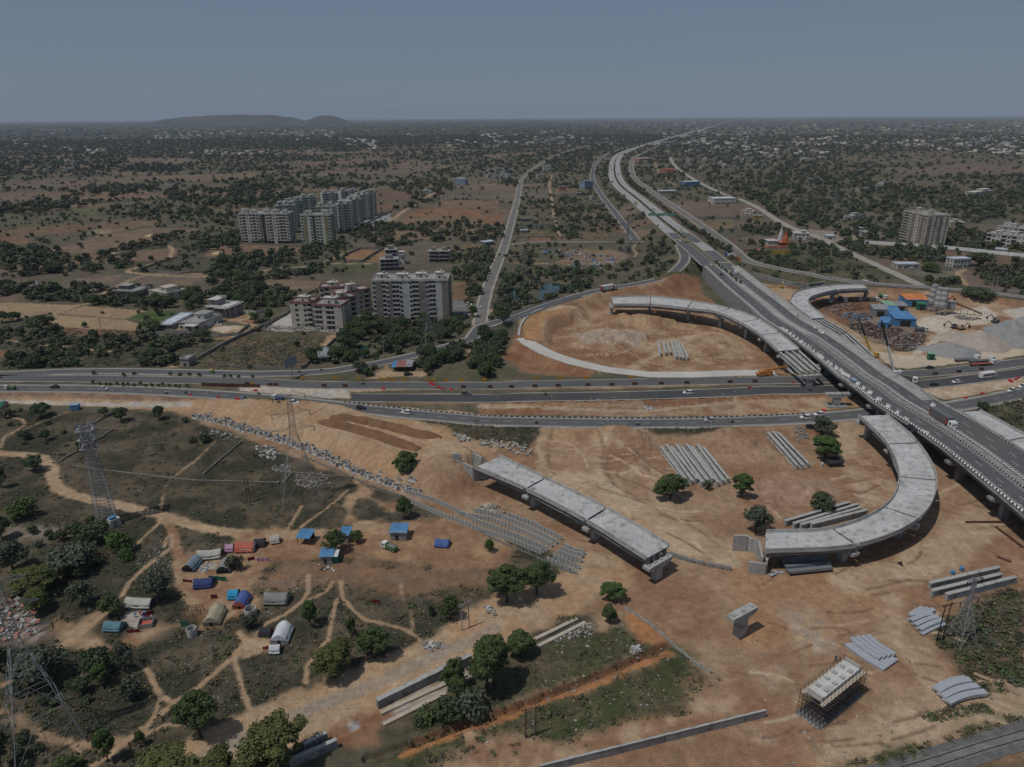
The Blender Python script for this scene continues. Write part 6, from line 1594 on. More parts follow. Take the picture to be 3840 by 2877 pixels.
P_OLD=paint('old_plaster',(.22,.20,.175),.6)
wall_line('low plaster temple wall painted yellow in front of the plinth','d',[(225,1128),(375,1130),(480,1124)],3.2,.4,P_YELLOW)
wall_line('low orange wall stepping down left of the temple','d',[(60,1112),(160,1095),(230,1128)],1.5,.4,P_SALMON)
wall_line('very long whitewashed boundary wall crossing the brown field','d',[(985,1052),(1500,1082),(1900,1122),(2300,1165)],3.0,.4,paint('whitewash',(.70,.70,.70),.2))
wall_line('boundary wall with a pale capping from the gatehouse towards the villas','e',[(1710,690),(1850,610),(2000,530),(2209,435),(2480,300)],1.8,.3,P_OLD,cap=W_GREY)
wall_line('yard wall in front of the white villa','e',[(1345,470),(1530,462),(1900,492),(2050,480),(2150,400)],1.9,.25,W_GREY);wall_line('white panelled wall behind the two-storey villa','e',[(2010,285),(2209,298),(2330,270)],2.4,.25,W_WHITE);wall_line('low wall round the farmhouse yard','e',[(850,145),(1000,172),(1180,175)],1.8,.25,W_GREY)
wall_line('compound wall beside the cream apartments','b',[(310,1330),(540,1190),(590,1090),(760,1010)],1.8,.25,P_OLD);wall_line('boundary wall in front of the far apartment cluster','b',[(-20,605),(300,622),(640,640),(760,640)],2,.25,P_OLD);wall_line('wall round the orange plot below the far cluster','b',[(980,722),(1130,655),(1330,655),(1150,765),(1030,765)],2,.25,P_OLD);wall_line('long compound wall along the lane of the far cluster','b',[(1060,500),(1240,410),(1400,330)],2,.25,P_OLD);wall_line('compound wall along the waste land and pond','f',[(530,470),(680,350),(830,215),(900,160)],1.5,.25,P_OLD);wall_line('wall of the waste plot along the slip road','f',[(-220,442),(0,462),(200,470),(400,475)],1.4,.25,P_OLD)
wall_line('low wall of the fallow plot beside the sandy lane','a',[(1190,1530),(1450,1440),(1530,1425),(1780,1430)],1.6,.3,P_OLD);wall_line('low wall of the fallow plot, near side','a',[(1190,1530),(1560,1560),(1860,1540)],1.6,.3,P_OLD);wall_line('low bank wall along the row of field trees','a',[(820,1440),(1060,1390),(1280,1330),(1560,1250)],1.2,.3,P_OLD)
wall_line('white wall of the left plots running to the corner hut','c',[(392,745),(578,748),(580,728)],2,.25,W_GREY);wall_line('grey plot wall between the country road and service road','c',[(320,1030),(620,1022),(628,1062)],1.6,.25,W_GREY);wall_line('plot wall in front of the white hut','c',[(320,1130),(640,1125),(760,1128)],1.4,.25,P_OLD);wall_line('plot wall below the left service road','c',[(750,1022),(1000,1030),(1250,1022)],1.4,.25,P_OLD);wall_line('wall between the salmon building and striped warehouse','c',[(1880,965),(2000,968),(2209,970)],1.8,.25,P_OLD)
wall_line('yard wall in front of the two-storey veranda house','d',[(1300,1255),(1480,1262),(1660,1262)],1.8,.25,W_GREY);wall_line('wall along the far side of the service road','d',[(1800,1392),(2000,1408),(2300,1440)],1.6,.25,W_GREY)
BRK=paint('broken_wall',(.20,.175,.145),.6)
for lab,pts in (('broken stub of an old field wall below the highway slope',[(770,1280),(850,1220),(920,1180),(970,1150)]),('old field wall forming a corner behind the lattice mast',[(775,1285),(975,1300),(800,1410)]),('old field wall running down to the block line',[(2080,1405),(1980,1490),(1860,1590),(1760,1680)]),('short old wall stub left of the mast',[(530,1565),(600,1520),(670,1485)])): wall_line(lab,'e',pts,.7,.4,BRK,step=9)
wall_line('long low stone wall crossing the dry grass behind the lattice mast','i',[(640,122),(980,165),(1480,225),(1680,245),(2209,258),(2400,262)],.7,.45,BRK,step=12)
wall_line('tumbled L-shaped stone wall beside the large pylon','j',[(370,730),(455,640),(700,660),(960,680)],.9,.4,BRK,step=9)
# distant houses: the larger ones one by one, the rest of the towns as one mass
hr=random.Random(21)
HM=[paint('town_white',(.33,.33,.325)),W_CREAM,W_GREY,W_PINK,W_TAUPE]
HP=[]
for hm_ in range(4):
    for mt in (0,1,2):
        q=MB();q.b2(-5,5,-4.5,4.5,-1,3.6+(hm_ % 2)*3.2,0);z=3.6+(hm_ % 2)*3.2;q.b2(-5.3,5.3,-4.8,4.8,z,z +.25,0);q.b2(-4+hm_,.5+hm_,-2,3,z +.25,z +2.9,0)
        for k in range(3): q.b2(-4.2+k *3.1,-2.6+k *3.1,-4.62,-4.4,1,2.4,1)
        if hm_ >1: q.b2(5,9,-3,3.5,-1,3.1,0)
        HP.append(q.mesh('house',[HM[mt],GLASS]))
pts=[]
for c,poly,n in (('d',[(0,120),(2209,120),(2209,330),(900,330),(0,350)],150),('c',[(0,300),(900,280),(1000,360),(500,345),(0,360)],40),('c',[(20,545),(300,545),(310,640),(20,620)],26),('c',[(1700,330),(2209,300),(2209,420),(1800,400)],22),('c',[(1720,440),(2209,500),(2209,560),(1900,560)],10),('a',[(300,540),(800,560),(800,680),(300,690)],14),('a',[(1500,280),(2209,300),(2209,420),(1500,440)],30),('d',[(0,370),(350,380),(300,460),(0,480)],16),('c',[(1040,280),(1300,290),(1200,340),(1000,350)],10),('b',[(1660,150),(1740,150),(1740,175),(1660,175)],2),('d',[(560,570),(650,575),(650,600),(560,600)],2),('d',[(1080,600),(1230,600),(1230,640),(1080,640)],3)):
    us=[q[0] for q in poly];vs=[q[1] for q in poly];k=0
    while k <n:
        u,v=hr.uniform(min(us),max(us)),hr.uniform(min(vs),max(vs))
        if pip(u,v,poly): pts.append(P(c,u,v,0));k += 1
pa=np.array([(p.x,p.y) for p in pts]);okh=clear_of_roads(pa[:,0],pa[:,1],8);zz=H(pa[:,0],pa[:,1])
HL=['small white flat-roofed house among the trees of the far plain','small cream flat-roofed house among the trees of the far plain','small grey flat-roofed house among the trees of the far plain']
for i,p in enumerate(pts):
    if not okh[i]: continue
    k=hr.randrange(len(HP));o=bpy.data.objects.new('house',HP[k]);COL.objects.link(o);s=hr.uniform(.7,1.3)*(1+max(0,p.y -1500)/9000);o.location=(p.x,p.y,zz[i]);o.scale=(s,s,s *.85);o.rotation_euler.z=hr.uniform(-.6,.6);tag(o,HL[k % 3],'house','houses of the far plain')
V=[];Fq=[];MI=[]
g=np.random.default_rng(8);N=4200
u=g.uniform(0,3840,N);v=432+150*g.uniform(0,1,N)**1.7
dens=fbm(u /170,v /18,3,4)+.13*sstep(1500,3300,u)-.02;keep=dens >.59;u,v=u[keep],v[keep]
for uu,vv in zip(u,v):
    p=P('F',uu /1.73599,vv /1.73599,0)
    if p.y <1200 or p.y >24000 or p.y <0: continue
    s=g.uniform(4,8.5)*(1+p.y /11000);h=g.uniform(3,7)*(1+p.y /22000);a=g.uniform(-.6,.6);ca,sa=math.cos(a)*s,math.sin(a)*s;b=len(V)
    for z in (-3,h):
        for x,y in ((-1,-.8),(1,-.8),(1,.8),(-1,.8)): V.append((p.x +x *ca -y *sa,p.y +x *sa +y *ca,z))
    Fq += [(b +4,b +5,b +6,b +7),(b,b +1,b +5,b +4),(b +1,b +2,b +6,b +5),(b +2,b +3,b +7,b +6),(b +3,b,b +4,b +7)];MI += [int(g.integers(0,5))]*5
npmesh('distant_town',np.array(V),np.array(Fq),HM,np.array(MI))['kind']='stuff'

# ------------------------------------------------------------------ things on the building site
def lying_girder(label,c,a,b,grp,z=None,h=1.9,dz=.15):
    p,q=(G(c,*a),G(c,*b)) if z is None else (P(c,*a,z),P(c,*b,z));p.z=q.z=min(p.z,q.z)+dz
    L=(q -p).length;m=MB();girder_mesh(m,(0,0,0),(L,0,0),h);o=m.build('concrete_girder',M_CONC,None,p,heading(p,q));tag(o,label,'girder',grp);return o

for k,(a,b) in enumerate(zip([(1530,665),(1578,668),(1612,672),(1648,668),(1678,665),(1705,668),(1735,690)],[(1560,780),(1602,772),(1640,768),(1692,805),(1724,808),(1752,815),(1792,812)])):
    lying_girder('grey concrete girder in the stack on the orange floor of the north loop','g',a,b,'girders in the north loop')
for k,u in enumerate((1560,1603,1645,1690,1735,1780,1825,1870,1918)):
    lying_girder('pale concrete girder in the large slanting row behind the round tree','k',(u,325-(k % 2)*22),(u +225,640-(k % 3)*15),'girders behind the round tree')
for a,b in (((240,380),(465,640)),((280,372),(508,640)),((318,378),(552,628))): lying_girder('narrow concrete girder in the bundle left of the dense bright tree','l',a,b,'girder bundle left of the bright tree')
for a,b in (((370,1072),(865,925)),((435,1092),(930,940)),((490,1100),(950,968)),((570,1095),(1000,985))): lying_girder('long dark-sided concrete girder lying inside the bend of the loop ramp','l',a,b,'girders inside the loop ramp bend',h=2.0)
for lab,a,b in (('rear concrete girder of the three by the small pylon',(1478,285),(2012,160)),('middle concrete girder of the three by the small pylon',(1492,345),(2025,212)),('front concrete girder of the three by the small pylon',(1605,372),(2138,236))): lying_girder(lab,'p',a,b,None,h=2.0)
for a,b in (((190,1040),(545,1345)),((270,1060),(600,1320))): lying_girder('ground beam in the shade of the bare girder span','q',a,b,'ground beams under the bare girder span',h=1.2)
# L-shaped blocks
bm_=MB();bm_.b2(-.6,.6,-.75,.75,0,.2);bm_.b2(-.6,.6,.5,.72,.2,1.75);bm_.add([(-.6,.5,.2),(.6,.5,.2),(.6,.25,.2),(-.6,.25,.2),(-.6,.5,.55),(.6,.5,.55)],[(3,2,5,4),(0,3,4),(1,5,2)])
BLK=bm_.mesh('concrete_block',M_CONC);br=random.Random(4)
def block(p,rz,label,grp,tip=0,tip2=0,s=1,dz=0):
    o=bpy.data.objects.new('concrete_block',BLK);COL.objects.link(o);o.location=(p.x,p.y,p.z +dz);o.rotation_euler=(tip,tip2,rz);o.scale=(s,s,s);tag(o,label,'block',grp)

def rowpts(pts,step):
    q=resample(pts,step,False);return q

LB='L-shaped concrete block standing in the neat parallel rows beside the straight ramp'
for pts in ([('j',1480,880),('j',1750,1000),('k',0,1010),('k',300,1110),('k',560,1222)],[('j',1440,800),('j',1700,880),('k',0,950),('k',300,1060),('k',610,1195)],[('k',-160,880),('k',100,925),('k',400,1040),('k',650,1160)],[('k',-30,850),('k',200,905),('k',450,1010),('k',690,1135)],[('k',255,890),('k',480,970),('k',728,1100)]):
    q=rowpts([G(*p) for p in pts],1.32)
    for i in range(len(q)-1): block(Vector((q[i].x,q[i].y,Hs(q[i].x,q[i].y))),heading(q[i],q[i +1])+math.pi +br.uniform(-.04,.04),LB,'blocks in neat rows')
LC='L-shaped concrete block in the short separate rows by the haul road bend'
for a,b in (((600,1275),(845,1385)),((655,1248),(890,1345)),((690,1215),(905,1292)),((720,1185),(915,1255)),((748,1160),(930,1225))):
    q=rowpts(GL('k',[a,b]),1.32)
    for i in range(len(q)-1): block(Vector((q[i].x,q[i].y,Hs(q[i].x,q[i].y))),heading(q[i],q[i +1])+math.pi +br.uniform(-.04,.04),LC,'blocks in short rows')
LD='L-shaped concrete block toppled in the jumbled line below the sand bank'
line=resample([G(*p) for p in [('e',1620,1170),('e',1760,1200),('e',1900,1230),('e',2080,1290),('f',0,985),('f',200,1040),('f',400,1110),('f',640,1190),('f',800,1270),('f',950,1330),('f',1100,1400),('f',1250,1450),('f',1450,1520),('f',1600,1570)]],1.75,False)
for i in range(2,len(line)-1):
    for k in range(1 if i <12 and br.random()<.5 else 2 if br.random()<.8 else 3):
        p=line[i]+Vector((br.uniform(-.6,.6),br.uniform(-.8,.8)+(k *1.9-1.2),0));p.z=Hs(p.x,p.y)
        tp_=br.choice((0,0,0,-1.5,.3));block(p,heading(line[i],line[i +1])+br.choice((0,0,.3,-.4,1.2))+br.uniform(-.2,.2),LD,'toppled blocks',tp_,br.uniform(-.1,.1),dz=.7 if tp_ ==-1.5 else 0)
# post-and-panel fence in front of the rows
fp=[Vector((p.x,p.y,Hs(p.x,p.y))) for p in resample([G(*p) for p in [('j',540,490),('j',700,560),('j',870,630),('j',1105,740),('j',1370,830),('j',1600,930),('j',1800,1010),('j',2000,1100),('k',120,1095),('k',420,1220),('k',700,1345),('k',835,1395)]],2.6,False)]
fe=thing('precast_fence','low precast post-and-panel fence in front of the block rows','fence');q=MB();[q.box((p.x,p.y,p.z +.65),(.2,.2,1.5)) for p in fp];q.build('post',M_CONC,fe);q=MB();q.sweep([(-.04,.1),(.04,.1),(.04,.75),(-.04,.75)],fp);q.build('panel',M_CONCD,fe)
fp=[Vector((p.x,p.y,Hs(p.x,p.y))) for p in resample(GL('o',[(1150,385),(1250,450),(1400,560),(1540,690),(1700,820),(1840,910)]),2.6,False)]
fe=thing('precast_fence','precast fence between the red dirt corner and the open site','fence');q=MB();[q.box((p.x,p.y,p.z +.6),(.25,.25,1.5)) for p in fp];q.build('post',M_CONC,fe);q=MB();q.sweep([(-.06,-.1),(.06,-.1),(.06,.85),(-.06,.85)],fp);q.build('panel',M_CONC,fe)
# drain walls and kerb beams
def conc_wall(name,label,c,a,b,h,th,cat='wall',caps=True):
    p,q=G(c,*a),G(c,*b);L=(q -p).length;rz=heading(p,q);r=thing(name,label,cat,(p.x,p.y,min(p.z,q.z)),rz);m=MB();n=max(1,int(L /6))
    for k in range(n): m.b2(k *L /n +.02,(k +1)*L /n -.02,-th /2,th /2,-.6,h)
    m.build('wall_body',M_CONCD,r)
    if caps:
        m=MB();n2=max(1,int(L /2));[m.b2(k *L /n2 +.02,(k +1)*L /n2 -.02,-th /2-.05,th /2+.05,h,h +.1+.05*(k % 2)) for k in range(n2)];m.build('wall_top',M_CONC,r)
    return r

conc_wall('drain_wall','long thick concrete drain wall along the haul road beside the slim olive tree','n',(1185,1145),(1990,752),2.3,1.1);conc_wall('drain_wall','rear one of two short concrete drain walls by the bottom edge tree','n',(560,1520),(755,1420),2.0,.8);conc_wall('drain_wall','front one of two short concrete drain walls by the bottom edge tree','n',(430,1660),(842,1480),2.0,.8)
conc_wall('boundary_wall','long dark retaining wall rising from the bottom edge towards the scaffolded pier','o',(480,1700),(2280,1255),1.9,.35)
M_BEAM=mat('buff_concrete',(.42,.36,.29),.9,.1,.4,.1,2)
for lab,c,a,b in (('upper buff kerb beam beside the long drain wall','n',(1215,1200),(1990,848)),('lower buff kerb beam beside the long drain wall','n',(1238,1298),(1835,998)),('upper buff kerb beam at the far end of the drain','o',(395,665),(842,445)),('lower buff kerb beam at the far end of the drain','o',(462,700),(908,472))):
    p,q=G(c,*a),G(c,*b);m=MB();L=(q -p).length;[m.b2(k *3,k *3+2.96,-.5,.5,-.5,.55) for k in range(int(L /3))];tag(m.build('kerb_beam',M_BEAM,None,(p.x,p.y,min(p.z,q.z)),heading(p,q)),lab,'beam')
q_=resample(GL('k',[(1660,1235),(1820,1285),(1980,1320),(2209,1365)]),2.2,False)
for i in range(len(q_)-1):
    o=MB().box((0,0,.55),(2.05,.8,1.15)).box((0,0,1.2),(1.9,.5,.2)).build('concrete_block',M_CONCD,None,(q_[i].x,q_[i].y,Hs(q_[i].x,q_[i].y)),heading(q_[i],q_[i +1])+br.uniform(-.1,.1));tag(o,'solid grey block in the low wall between straight ramp and loop abutment','block','solid blocks at the loop abutment')
# pale steel trough sections
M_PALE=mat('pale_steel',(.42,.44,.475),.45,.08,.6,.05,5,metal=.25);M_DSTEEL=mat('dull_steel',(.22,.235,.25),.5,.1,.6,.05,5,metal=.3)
def trough(label,c,a,b,w,h,dz,bend,grp,m=M_PALE,name='steel_trough'):
    p,q=G(c,*a),G(c,*b);p.z=q.z=min(p.z,q.z);mid=(p +q)/2;d=q -p;n=Vector((-d.y,d.x,0)).normalized();pts=[p.lerp(q,t)+n *bend *math.sin(math.pi *t)+Vector((0,0,dz)) for t in np.linspace(0,1,9)]
    mb=MB();mb.sweep([(-w /2,0),(-w /2+.08,0),(-w /2+.08,h *.42),(w /2-.08,h *.42),(w /2-.08,0),(w /2,0),(w /2,h),(-w /2,h)],pts);tag(mb.build(name,m),label,'steel section',grp)

for k in range(6): trough('pale steel trough in the long stack beside the scaffolded pier','p',(845+k *38,720-k *8),(1140+k *18,915-k *12),1.25,.75,.02,-.5,'steel troughs beside the scaffolded pier')
for k in range(4): trough('pale steel trough lying on top of the long stack beside the scaffolded pier','p',(880+k *40,690-k *6),(1100+k *38,850-k *10),1.2,.7,.82,-.4,'top steel troughs beside the scaffolded pier')
for k in range(7): trough('pale steel trough in the jumbled stack under the dark pole','p',(1325+k *16,540+k *17),(1480+k *20,490+k *12),1.2,.75,.02+.78*(k % 2),.2,'steel troughs under the dark pole')
for k in range(3): trough('short pale steel trough at the far side of the jumbled stack','p',(1330+k *34,520+k *3),(1430+k *40,462+k *6),1.3,.8,.8,.1,'short steel troughs of the jumbled stack')
for k in range(6): trough('curved pale steel trough in the stack nearest the railway','p',(1520+k *20,1075+k *22),(1760+k *30,985+k *24),1.4,.85,.02+.5*(k % 2),.55,'steel troughs nearest the railway')
for k in range(9): trough('dull steel section stacked in the shade under the loop ramp','l',(335+k *8,1345+k *13),(690+k *5,1320+k *12),1.1,.8,.02+.4*(k % 3),0,'steel sections under the loop ramp',M_DSTEEL)
o=MB().box((0,0,.2),(4.5,.5,.2),.2).box((.6,.8,.35),(4,.5,.2),-.2).box((-.5,-.4,.5),(3.5,.6,.15),.6).build('scrap_sheets',M_PALE,None,G('l',305,1440));tag(o,'bent pale steel sheets beside the loop abutment','scrap sheets')
# scaffolded pier cap
z_=7.0;A=P('p',545,1045,z_);B=P('p',850,825,z_);Cc=P('p',955,890,z_);D=P('p',665,1135,z_);ce=(A +B +Cc +D)/4;ex=((B -A)+(Cc -D))/2;L=ex.length;W=(((D -A)+(Cc -B))/2).length;rz=math.atan2(ex.y,ex.x)
gz=Hs(ce.x,ce.y);sp=thing('scaffolded_pier','pier cap under construction wrapped in rusty scaffolding, white top','pier',(ce.x,ce.y,gz),rz);h=z_ -gz
pr_=[(-L /2,h),(L /2,h),(L /2,h -1.0),(2.4,h -2.4),(-2.4,h -2.4),(-L /2,h -1.0)];m=MB();m.add([(x,y,z) for y in (-W /2,W /2) for x,z in pr_],[(0,1,2,3,4,5),(11,10,9,8,7,6)]+[(i,6+i,6+(i +1) % 6,(i +1) % 6) for i in range(6)]);pc=m.build('pier_cap',paint('fresh_concrete',(.50,.49,.46),.3),sp)
m=MB();[m.b2(x -.45,x +.45,y -.45,y +.45,h,h +.35) for x in (-L *.32,-L *.1,L *.1,L *.3) for y in (-W *.26,W *.26)];m.b2(L /2-.5,L /2,-W /2,W /2,h,h +.5);m.b2(-L /2,-L /2+.4,-W /2,W /2,h,h +.3);m.build('bearing_block',M_CONC,pc)
m=MB();m.box((0,0,h -3.6),(3.2,2.2,7),0);m.build('column',M_CONCD,sp);m=MB();m.b2(-L /2-1,L /2+1,-W /2-1.2,W /2+1.2,-.3,.12);m.build('base_slab',M_CONCD,sp)
m=MB();nx,ny=13,7;X=np.linspace(-L /2-.8,L /2+.8,nx);Y=np.linspace(-W /2-.9,W /2+.9,ny)
for x in X:
    for y in Y:
        if abs(y)<W /2-.6 and abs(x)<2: continue
        m.tube((x,y,.1),(x,y,h -1.2+(1.4 if abs(y)>W /2 else 0)),.055,n=4,cap=False)
for z in np.arange(.9,h -1,1.15):
    for y in Y: m.tube((X[0]-.5,y,z),(X[-1]+.5,y,z),.05,n=4,cap=False)
    for x in X: m.tube((x,Y[0]-.5,z +.1),(x,Y[-1]+.5,z +.1),.05,n=4,cap=False)
for x in np.linspace(X[0],X[-1],22): m.tube((x,Y[0]-1.1,h -1.1),(x,Y[-1]+1.1,h -1.1),.07,n=4,cap=False)
m.build('scaffolding',mat('scaffold_steel',(.075,.055,.046),.9,.3,1,.2,8),sp)
m=MB();m.b2(X[0],X[-1],-W /2-.9,-W /2,h -1.05,h -.98);m.b2(X[0],X[-1],W /2,W /2+.9,h -1.05,h -.98);m.build('plank_deck',M_BEAM,sp)
# railway
rp=[Vector((p.x,p.y,.75)) for p in resample(PL('p',[(900,1820),(1500,1645),(1900,1515),(2212,1425),(2700,1280)]),.66,False)]
bm2=MB();strip(bm2,rp[::6],-3.1,3.1,.02,wob=.3);bm2.build('railway_ballast',mat('ballast',(.125,.12,.115),.95,.25,.6,.3,5))['kind']='structure'
sl_=MB()
for i,p in enumerate(rp): d,r=frame(rp,i);sl_.box((p.x,p.y,p.z +.06),(.26,2.7,.16),math.atan2(d.y,d.x))
sl_.build('railway_sleepers',M_CONCD)['kind']='structure'
ra=MB()
for o_ in (-.84,.84): ra.sweep([(o_ -.06,.1),(o_ +.06,.1),(o_ +.06,.28),(o_ -.06,.28)],rp[::6])
ra.build('railway_rails',mat('rail_steel',(.09,.07,.06),.5,.2,1,.1,metal=.4))['kind']='structure'

# heaps
def heap(name,label,c,pts,w,h,m,seed=0,cat='heap',tip=1.0):
    """a long or round heap of loose material: ridge line, half width, height"""
    pl=[Vector((p.x,p.y,Hs(p.x,p.y))) for p in resample(GL(c,pts),1.2,False)];V=[];n=len(pl);k=13
    for i,p in enumerate(pl):
        d,r=frame(pl,i);t=i /max(1,n -1);en=min(1,2.2*math.sin(math.pi *(t *.94+.03)))*(.75+.5*vnoise(p.x /4.0,p.y /4.0,seed))
        for j in range(k):
            s=j /(k -1)*2-1;z=h *en *max(0,1-abs(s)**1.25)*(.85+.4*float(fbm(np.array([(p.x +s *w)/1.6]),np.array([p.y /1.6]),3,seed)[0]));q=p +r *s *w *(.6+.4*en)+Vector((0,0,z -(.15 if abs(s)>.99 else 0)));V.append(q)
    return tag(MB().add(V,[(i *k +j,(i +1)*k +j,(i +1)*k +j +1,i *k +j +1) for i in range(n -1) for j in range(k -1)]).build(name,m,smooth=True),label,cat)

SOIL_H=mat('dark_moist_soil',(.17,.095,.05),.97,.2,.3,.3,2.5,bump=.5)
heap('soil_heap','upper one of two long dark brown soil heaps on the sand bank','f',[(790,880),(1000,905),(1300,970),(1550,1040),(1740,1100)],3.2,2.0,SOIL_H,1);heap('soil_heap','lower one of two long dark brown soil heaps on the sand bank','f',[(690,920),(900,965),(1200,1050),(1400,1120),(1545,1165)],3.2,2.0,SOIL_H,2)
def cone(name,label,c,u,v,rx,ry,h,m,seed):
    p=G(c,u,v);V=[];Rg=12;A_=40;V.append((p.x,p.y,p.z +h))
    for i in range(1,Rg +1):
        t=i /Rg
        for a in range(A_):
            th=2*math.pi *a /A_;x=p.x +math.cos(th)*rx *t *(1+.2*math.sin(3*th +seed));y=p.y +math.sin(th)*ry *t *(1+.15*math.cos(2*th +seed));V.append((x,y,Hs(x,y)-(.2 if i == Rg else 0)+h *max(0,1-t)**.95*(.85+.3*float(vnoise(x /3,y /3,seed)))))
    F_=[(0,1+a,1+(a +1) % A_) for a in range(A_)]+[(1+i *A_ +a,1+(i +1)*A_ +a,1+(i +1)*A_ +(a +1) % A_,1+i *A_ +(a +1) % A_) for i in range(Rg -1) for a in range(A_)]
    tag(MB().add(V,F_).build(name,m,smooth=True),label,'heap')

GRV=mat('grey_gravel',(.25,.25,.247),.97,.12,.3,.2,4,bump=.4);GRV2=mat('buff_gravel',(.35,.305,.255),.97,.12,.3,.2,4,bump=.4)
cone('gravel_heap','flat grey gravel heap nearest the yard road','h',1640,700,15,12,6,GRV,1);cone('gravel_heap','buff and grey gravel heap in the middle of the yard','h',1850,640,16,14,8.5,GRV2,2);cone('gravel_heap','largest grey gravel heap at the right edge of the yard','h',2090,610,20,14,12.5,GRV,3);cone('gravel_heap','small pinkish gravel heap behind the excavators','h',1660,590,11,8,5,GRV2,4);cone('gravel_heap','long low grey heap behind the largest gravel heap','h',2200,520,20,12,8,GRV,5)
cone('soil_heap','dark brown soil heap at the foot of the low grey wall','h',430,205,5,3,1.8,SOIL_H,6);cone('manure_heap','black round heap beside the lane in the grass','d',1035,1235,6,4,1.6,mat('black_soil',(.03,.026,.022),.95,.3,.5,.2),7)
STRAW=mat('straw',(.42,.34,.21),.95,.15,.5,.2); 
for k,(u,v) in enumerate(((1300,1232),(1415,1235),(1880,1385),(480,1350),(940,1380),(1640,648))): cone('straw_heap',['left one of two pale straw heaps beyond the tree row','right one of two pale straw heaps beyond the tree row','pale heap in the brown field before the far cluster','flat pale heap at the left of the field rows','pale heap beside the small field trees','far pale heap in the distant field'][k],'a',u,v,6,5,2.2,STRAW,10+k)

def debris(name,c,poly,n,sz,mats,seed,flat=.25,z=0.1):
    g=random.Random(seed);us=[q[0] for q in poly];vs=[q[1] for q in poly];m=MB();k=0
    while k <n:
        u,v=g.uniform(min(us),max(us)),g.uniform(min(vs),max(vs))
        if not pip(u,v,poly): continue
        p=P(c,u,v,0);p.z=Hs(p.x,p.y);s=g.uniform(*sz);m.box((p.x,p.y,p.z +z +g.uniform(0,.3)*s),(s,s *g.uniform(.25,.8),s *flat *g.uniform(.4,1.2)),g.uniform(0,3.1),g.randrange(len(mats)),g.uniform(-.35,.35),g.uniform(-.35,.35));k += 1
    o=m.build(name,mats);o['kind']='stuff';return o

LT=mat('white_litter',(.36,.36,.35),.8,.2,1,0);STN=mat('broken_stone',(.23,.21,.185),.95,.2,1,.2)
debris('rubble','k',[(-20,235),(140,230),(480,300),(460,360),(350,370),(230,310),(0,290)],130,(.5,1.8),[M_CONC,STN,M_BEAM],1);debris('rubble','j',[(265,570),(440,575),(440,640),(280,620)],80,(.3,1.2),[STN,M_CONCD],2);debris('rubble','j',[(480,650),(680,630),(800,720),(720,770),(560,770),(480,740)],150,(.3,1.2),[STN,STN,M_CONCD],3);debris('rubble','f',[(1830,1040),(1930,1045),(2005,1095),(1900,1100)],50,(.5,2.0),[STN,M_CONC],4);debris('rubble','k',[(0,800),(110,800),(200,860),(130,890),(30,850)],50,(.6,2.4),[M_BEAM,STN],5)
debris('rubble','e',[(1690,1330),(1850,1300),(2080,1360),(2000,1390)],60,(.4,1.4),[M_CONCD,STN],6);debris('rubble','j',[(120,400),(260,400),(360,480),(300,530),(170,490)],70,(.4,1.6),[LT,STN],7);debris('rubble','l',[(410,340),(510,340),(570,400),(480,425)],80,(.4,1.2),[M_CONCD,STN],8);debris('rubble','i',[(0,1260),(200,1270),(330,1330),(340,1560),(60,1620),(0,1600)],120,(.4,1.7),[LT,STN,P_SALMON],9);debris('rubble','n',[(2095,260),(2209,300),(2209,380),(2140,330)],40,(.3,1),[LT,STN],10);debris('rubble','n',[(1560,590),(1760,570),(1760,640),(1620,660)],60,(.3,1.2),[LT,STN],11);debris('rubble','b',[(310,1320),(980,1345),(960,1380),(400,1365)],160,(.4,1.6),[LT,STN],12)
debris('rubble','o',[(880,500),(960,560),(900,600),(640,650),(480,690)],120,(.2,.8),[LT,STN],13);debris('rubble','o',[(1190,700),(1250,690),(1290,760),(1220,780)],30,(.5,1.4),[LT,STN],14);debris('rubble','g',[(1400,1220),(1500,1235),(1480,1265),(1430,1260)],40,(.5,1.5),[LT],15);debris('rubble','c',[(520,1230),(760,1230),(1150,1280),(1240,1330),(1100,1400),(760,1410),(760,1290),(560,1290)],260,(.6,3),[LT,M_CONCD,P_BLUE,DARKM],16)
debris('litter','F',[(180,1180),(420,1150),(900,1210),(1060,1240),(1230,1330),(700,1560),(560,1600),(300,1500),(120,1380)],800,(.12,.4),[LT,LT,STN],20,.4,.02);debris('litter','n',[(160,30),(800,30),(780,130),(200,140)],130,(.15,.45),[LT,LT,STN],21,.4,.02);debris('litter','i',[(1150,900),(1480,700),(1480,1080),(1280,1150)],160,(.15,.5),[LT],22,.4,.02);debris('litter','k',[(0,100),(2209,100),(2209,220),(0,280)],70,(.2,.7),[LT],23,.4,.02);debris('litter','g',[(0,1160),(2209,1110),(2209,1290),(0,1290)],110,(.3,.9),[LT,STN],24,.4,.02);debris('litter','p',[(0,100),(2212,100),(2212,1000),(800,1653),(0,1653)],240,(.2,.6),[LT,STN],25,.5,.02);debris('litter','o',[(400,700),(1200,480),(1900,960),(700,1450),(0,1480)],160,(.2,.6),[LT,STN],26,.5,.02)
SCR=[mat('scrap_brown',(.09,.055,.04),.9,.3,1,.2),mat('scrap_dark',(.05,.047,.045),.8,.3,1,.2),M_CONCD,M_RUST,P_BLUE]
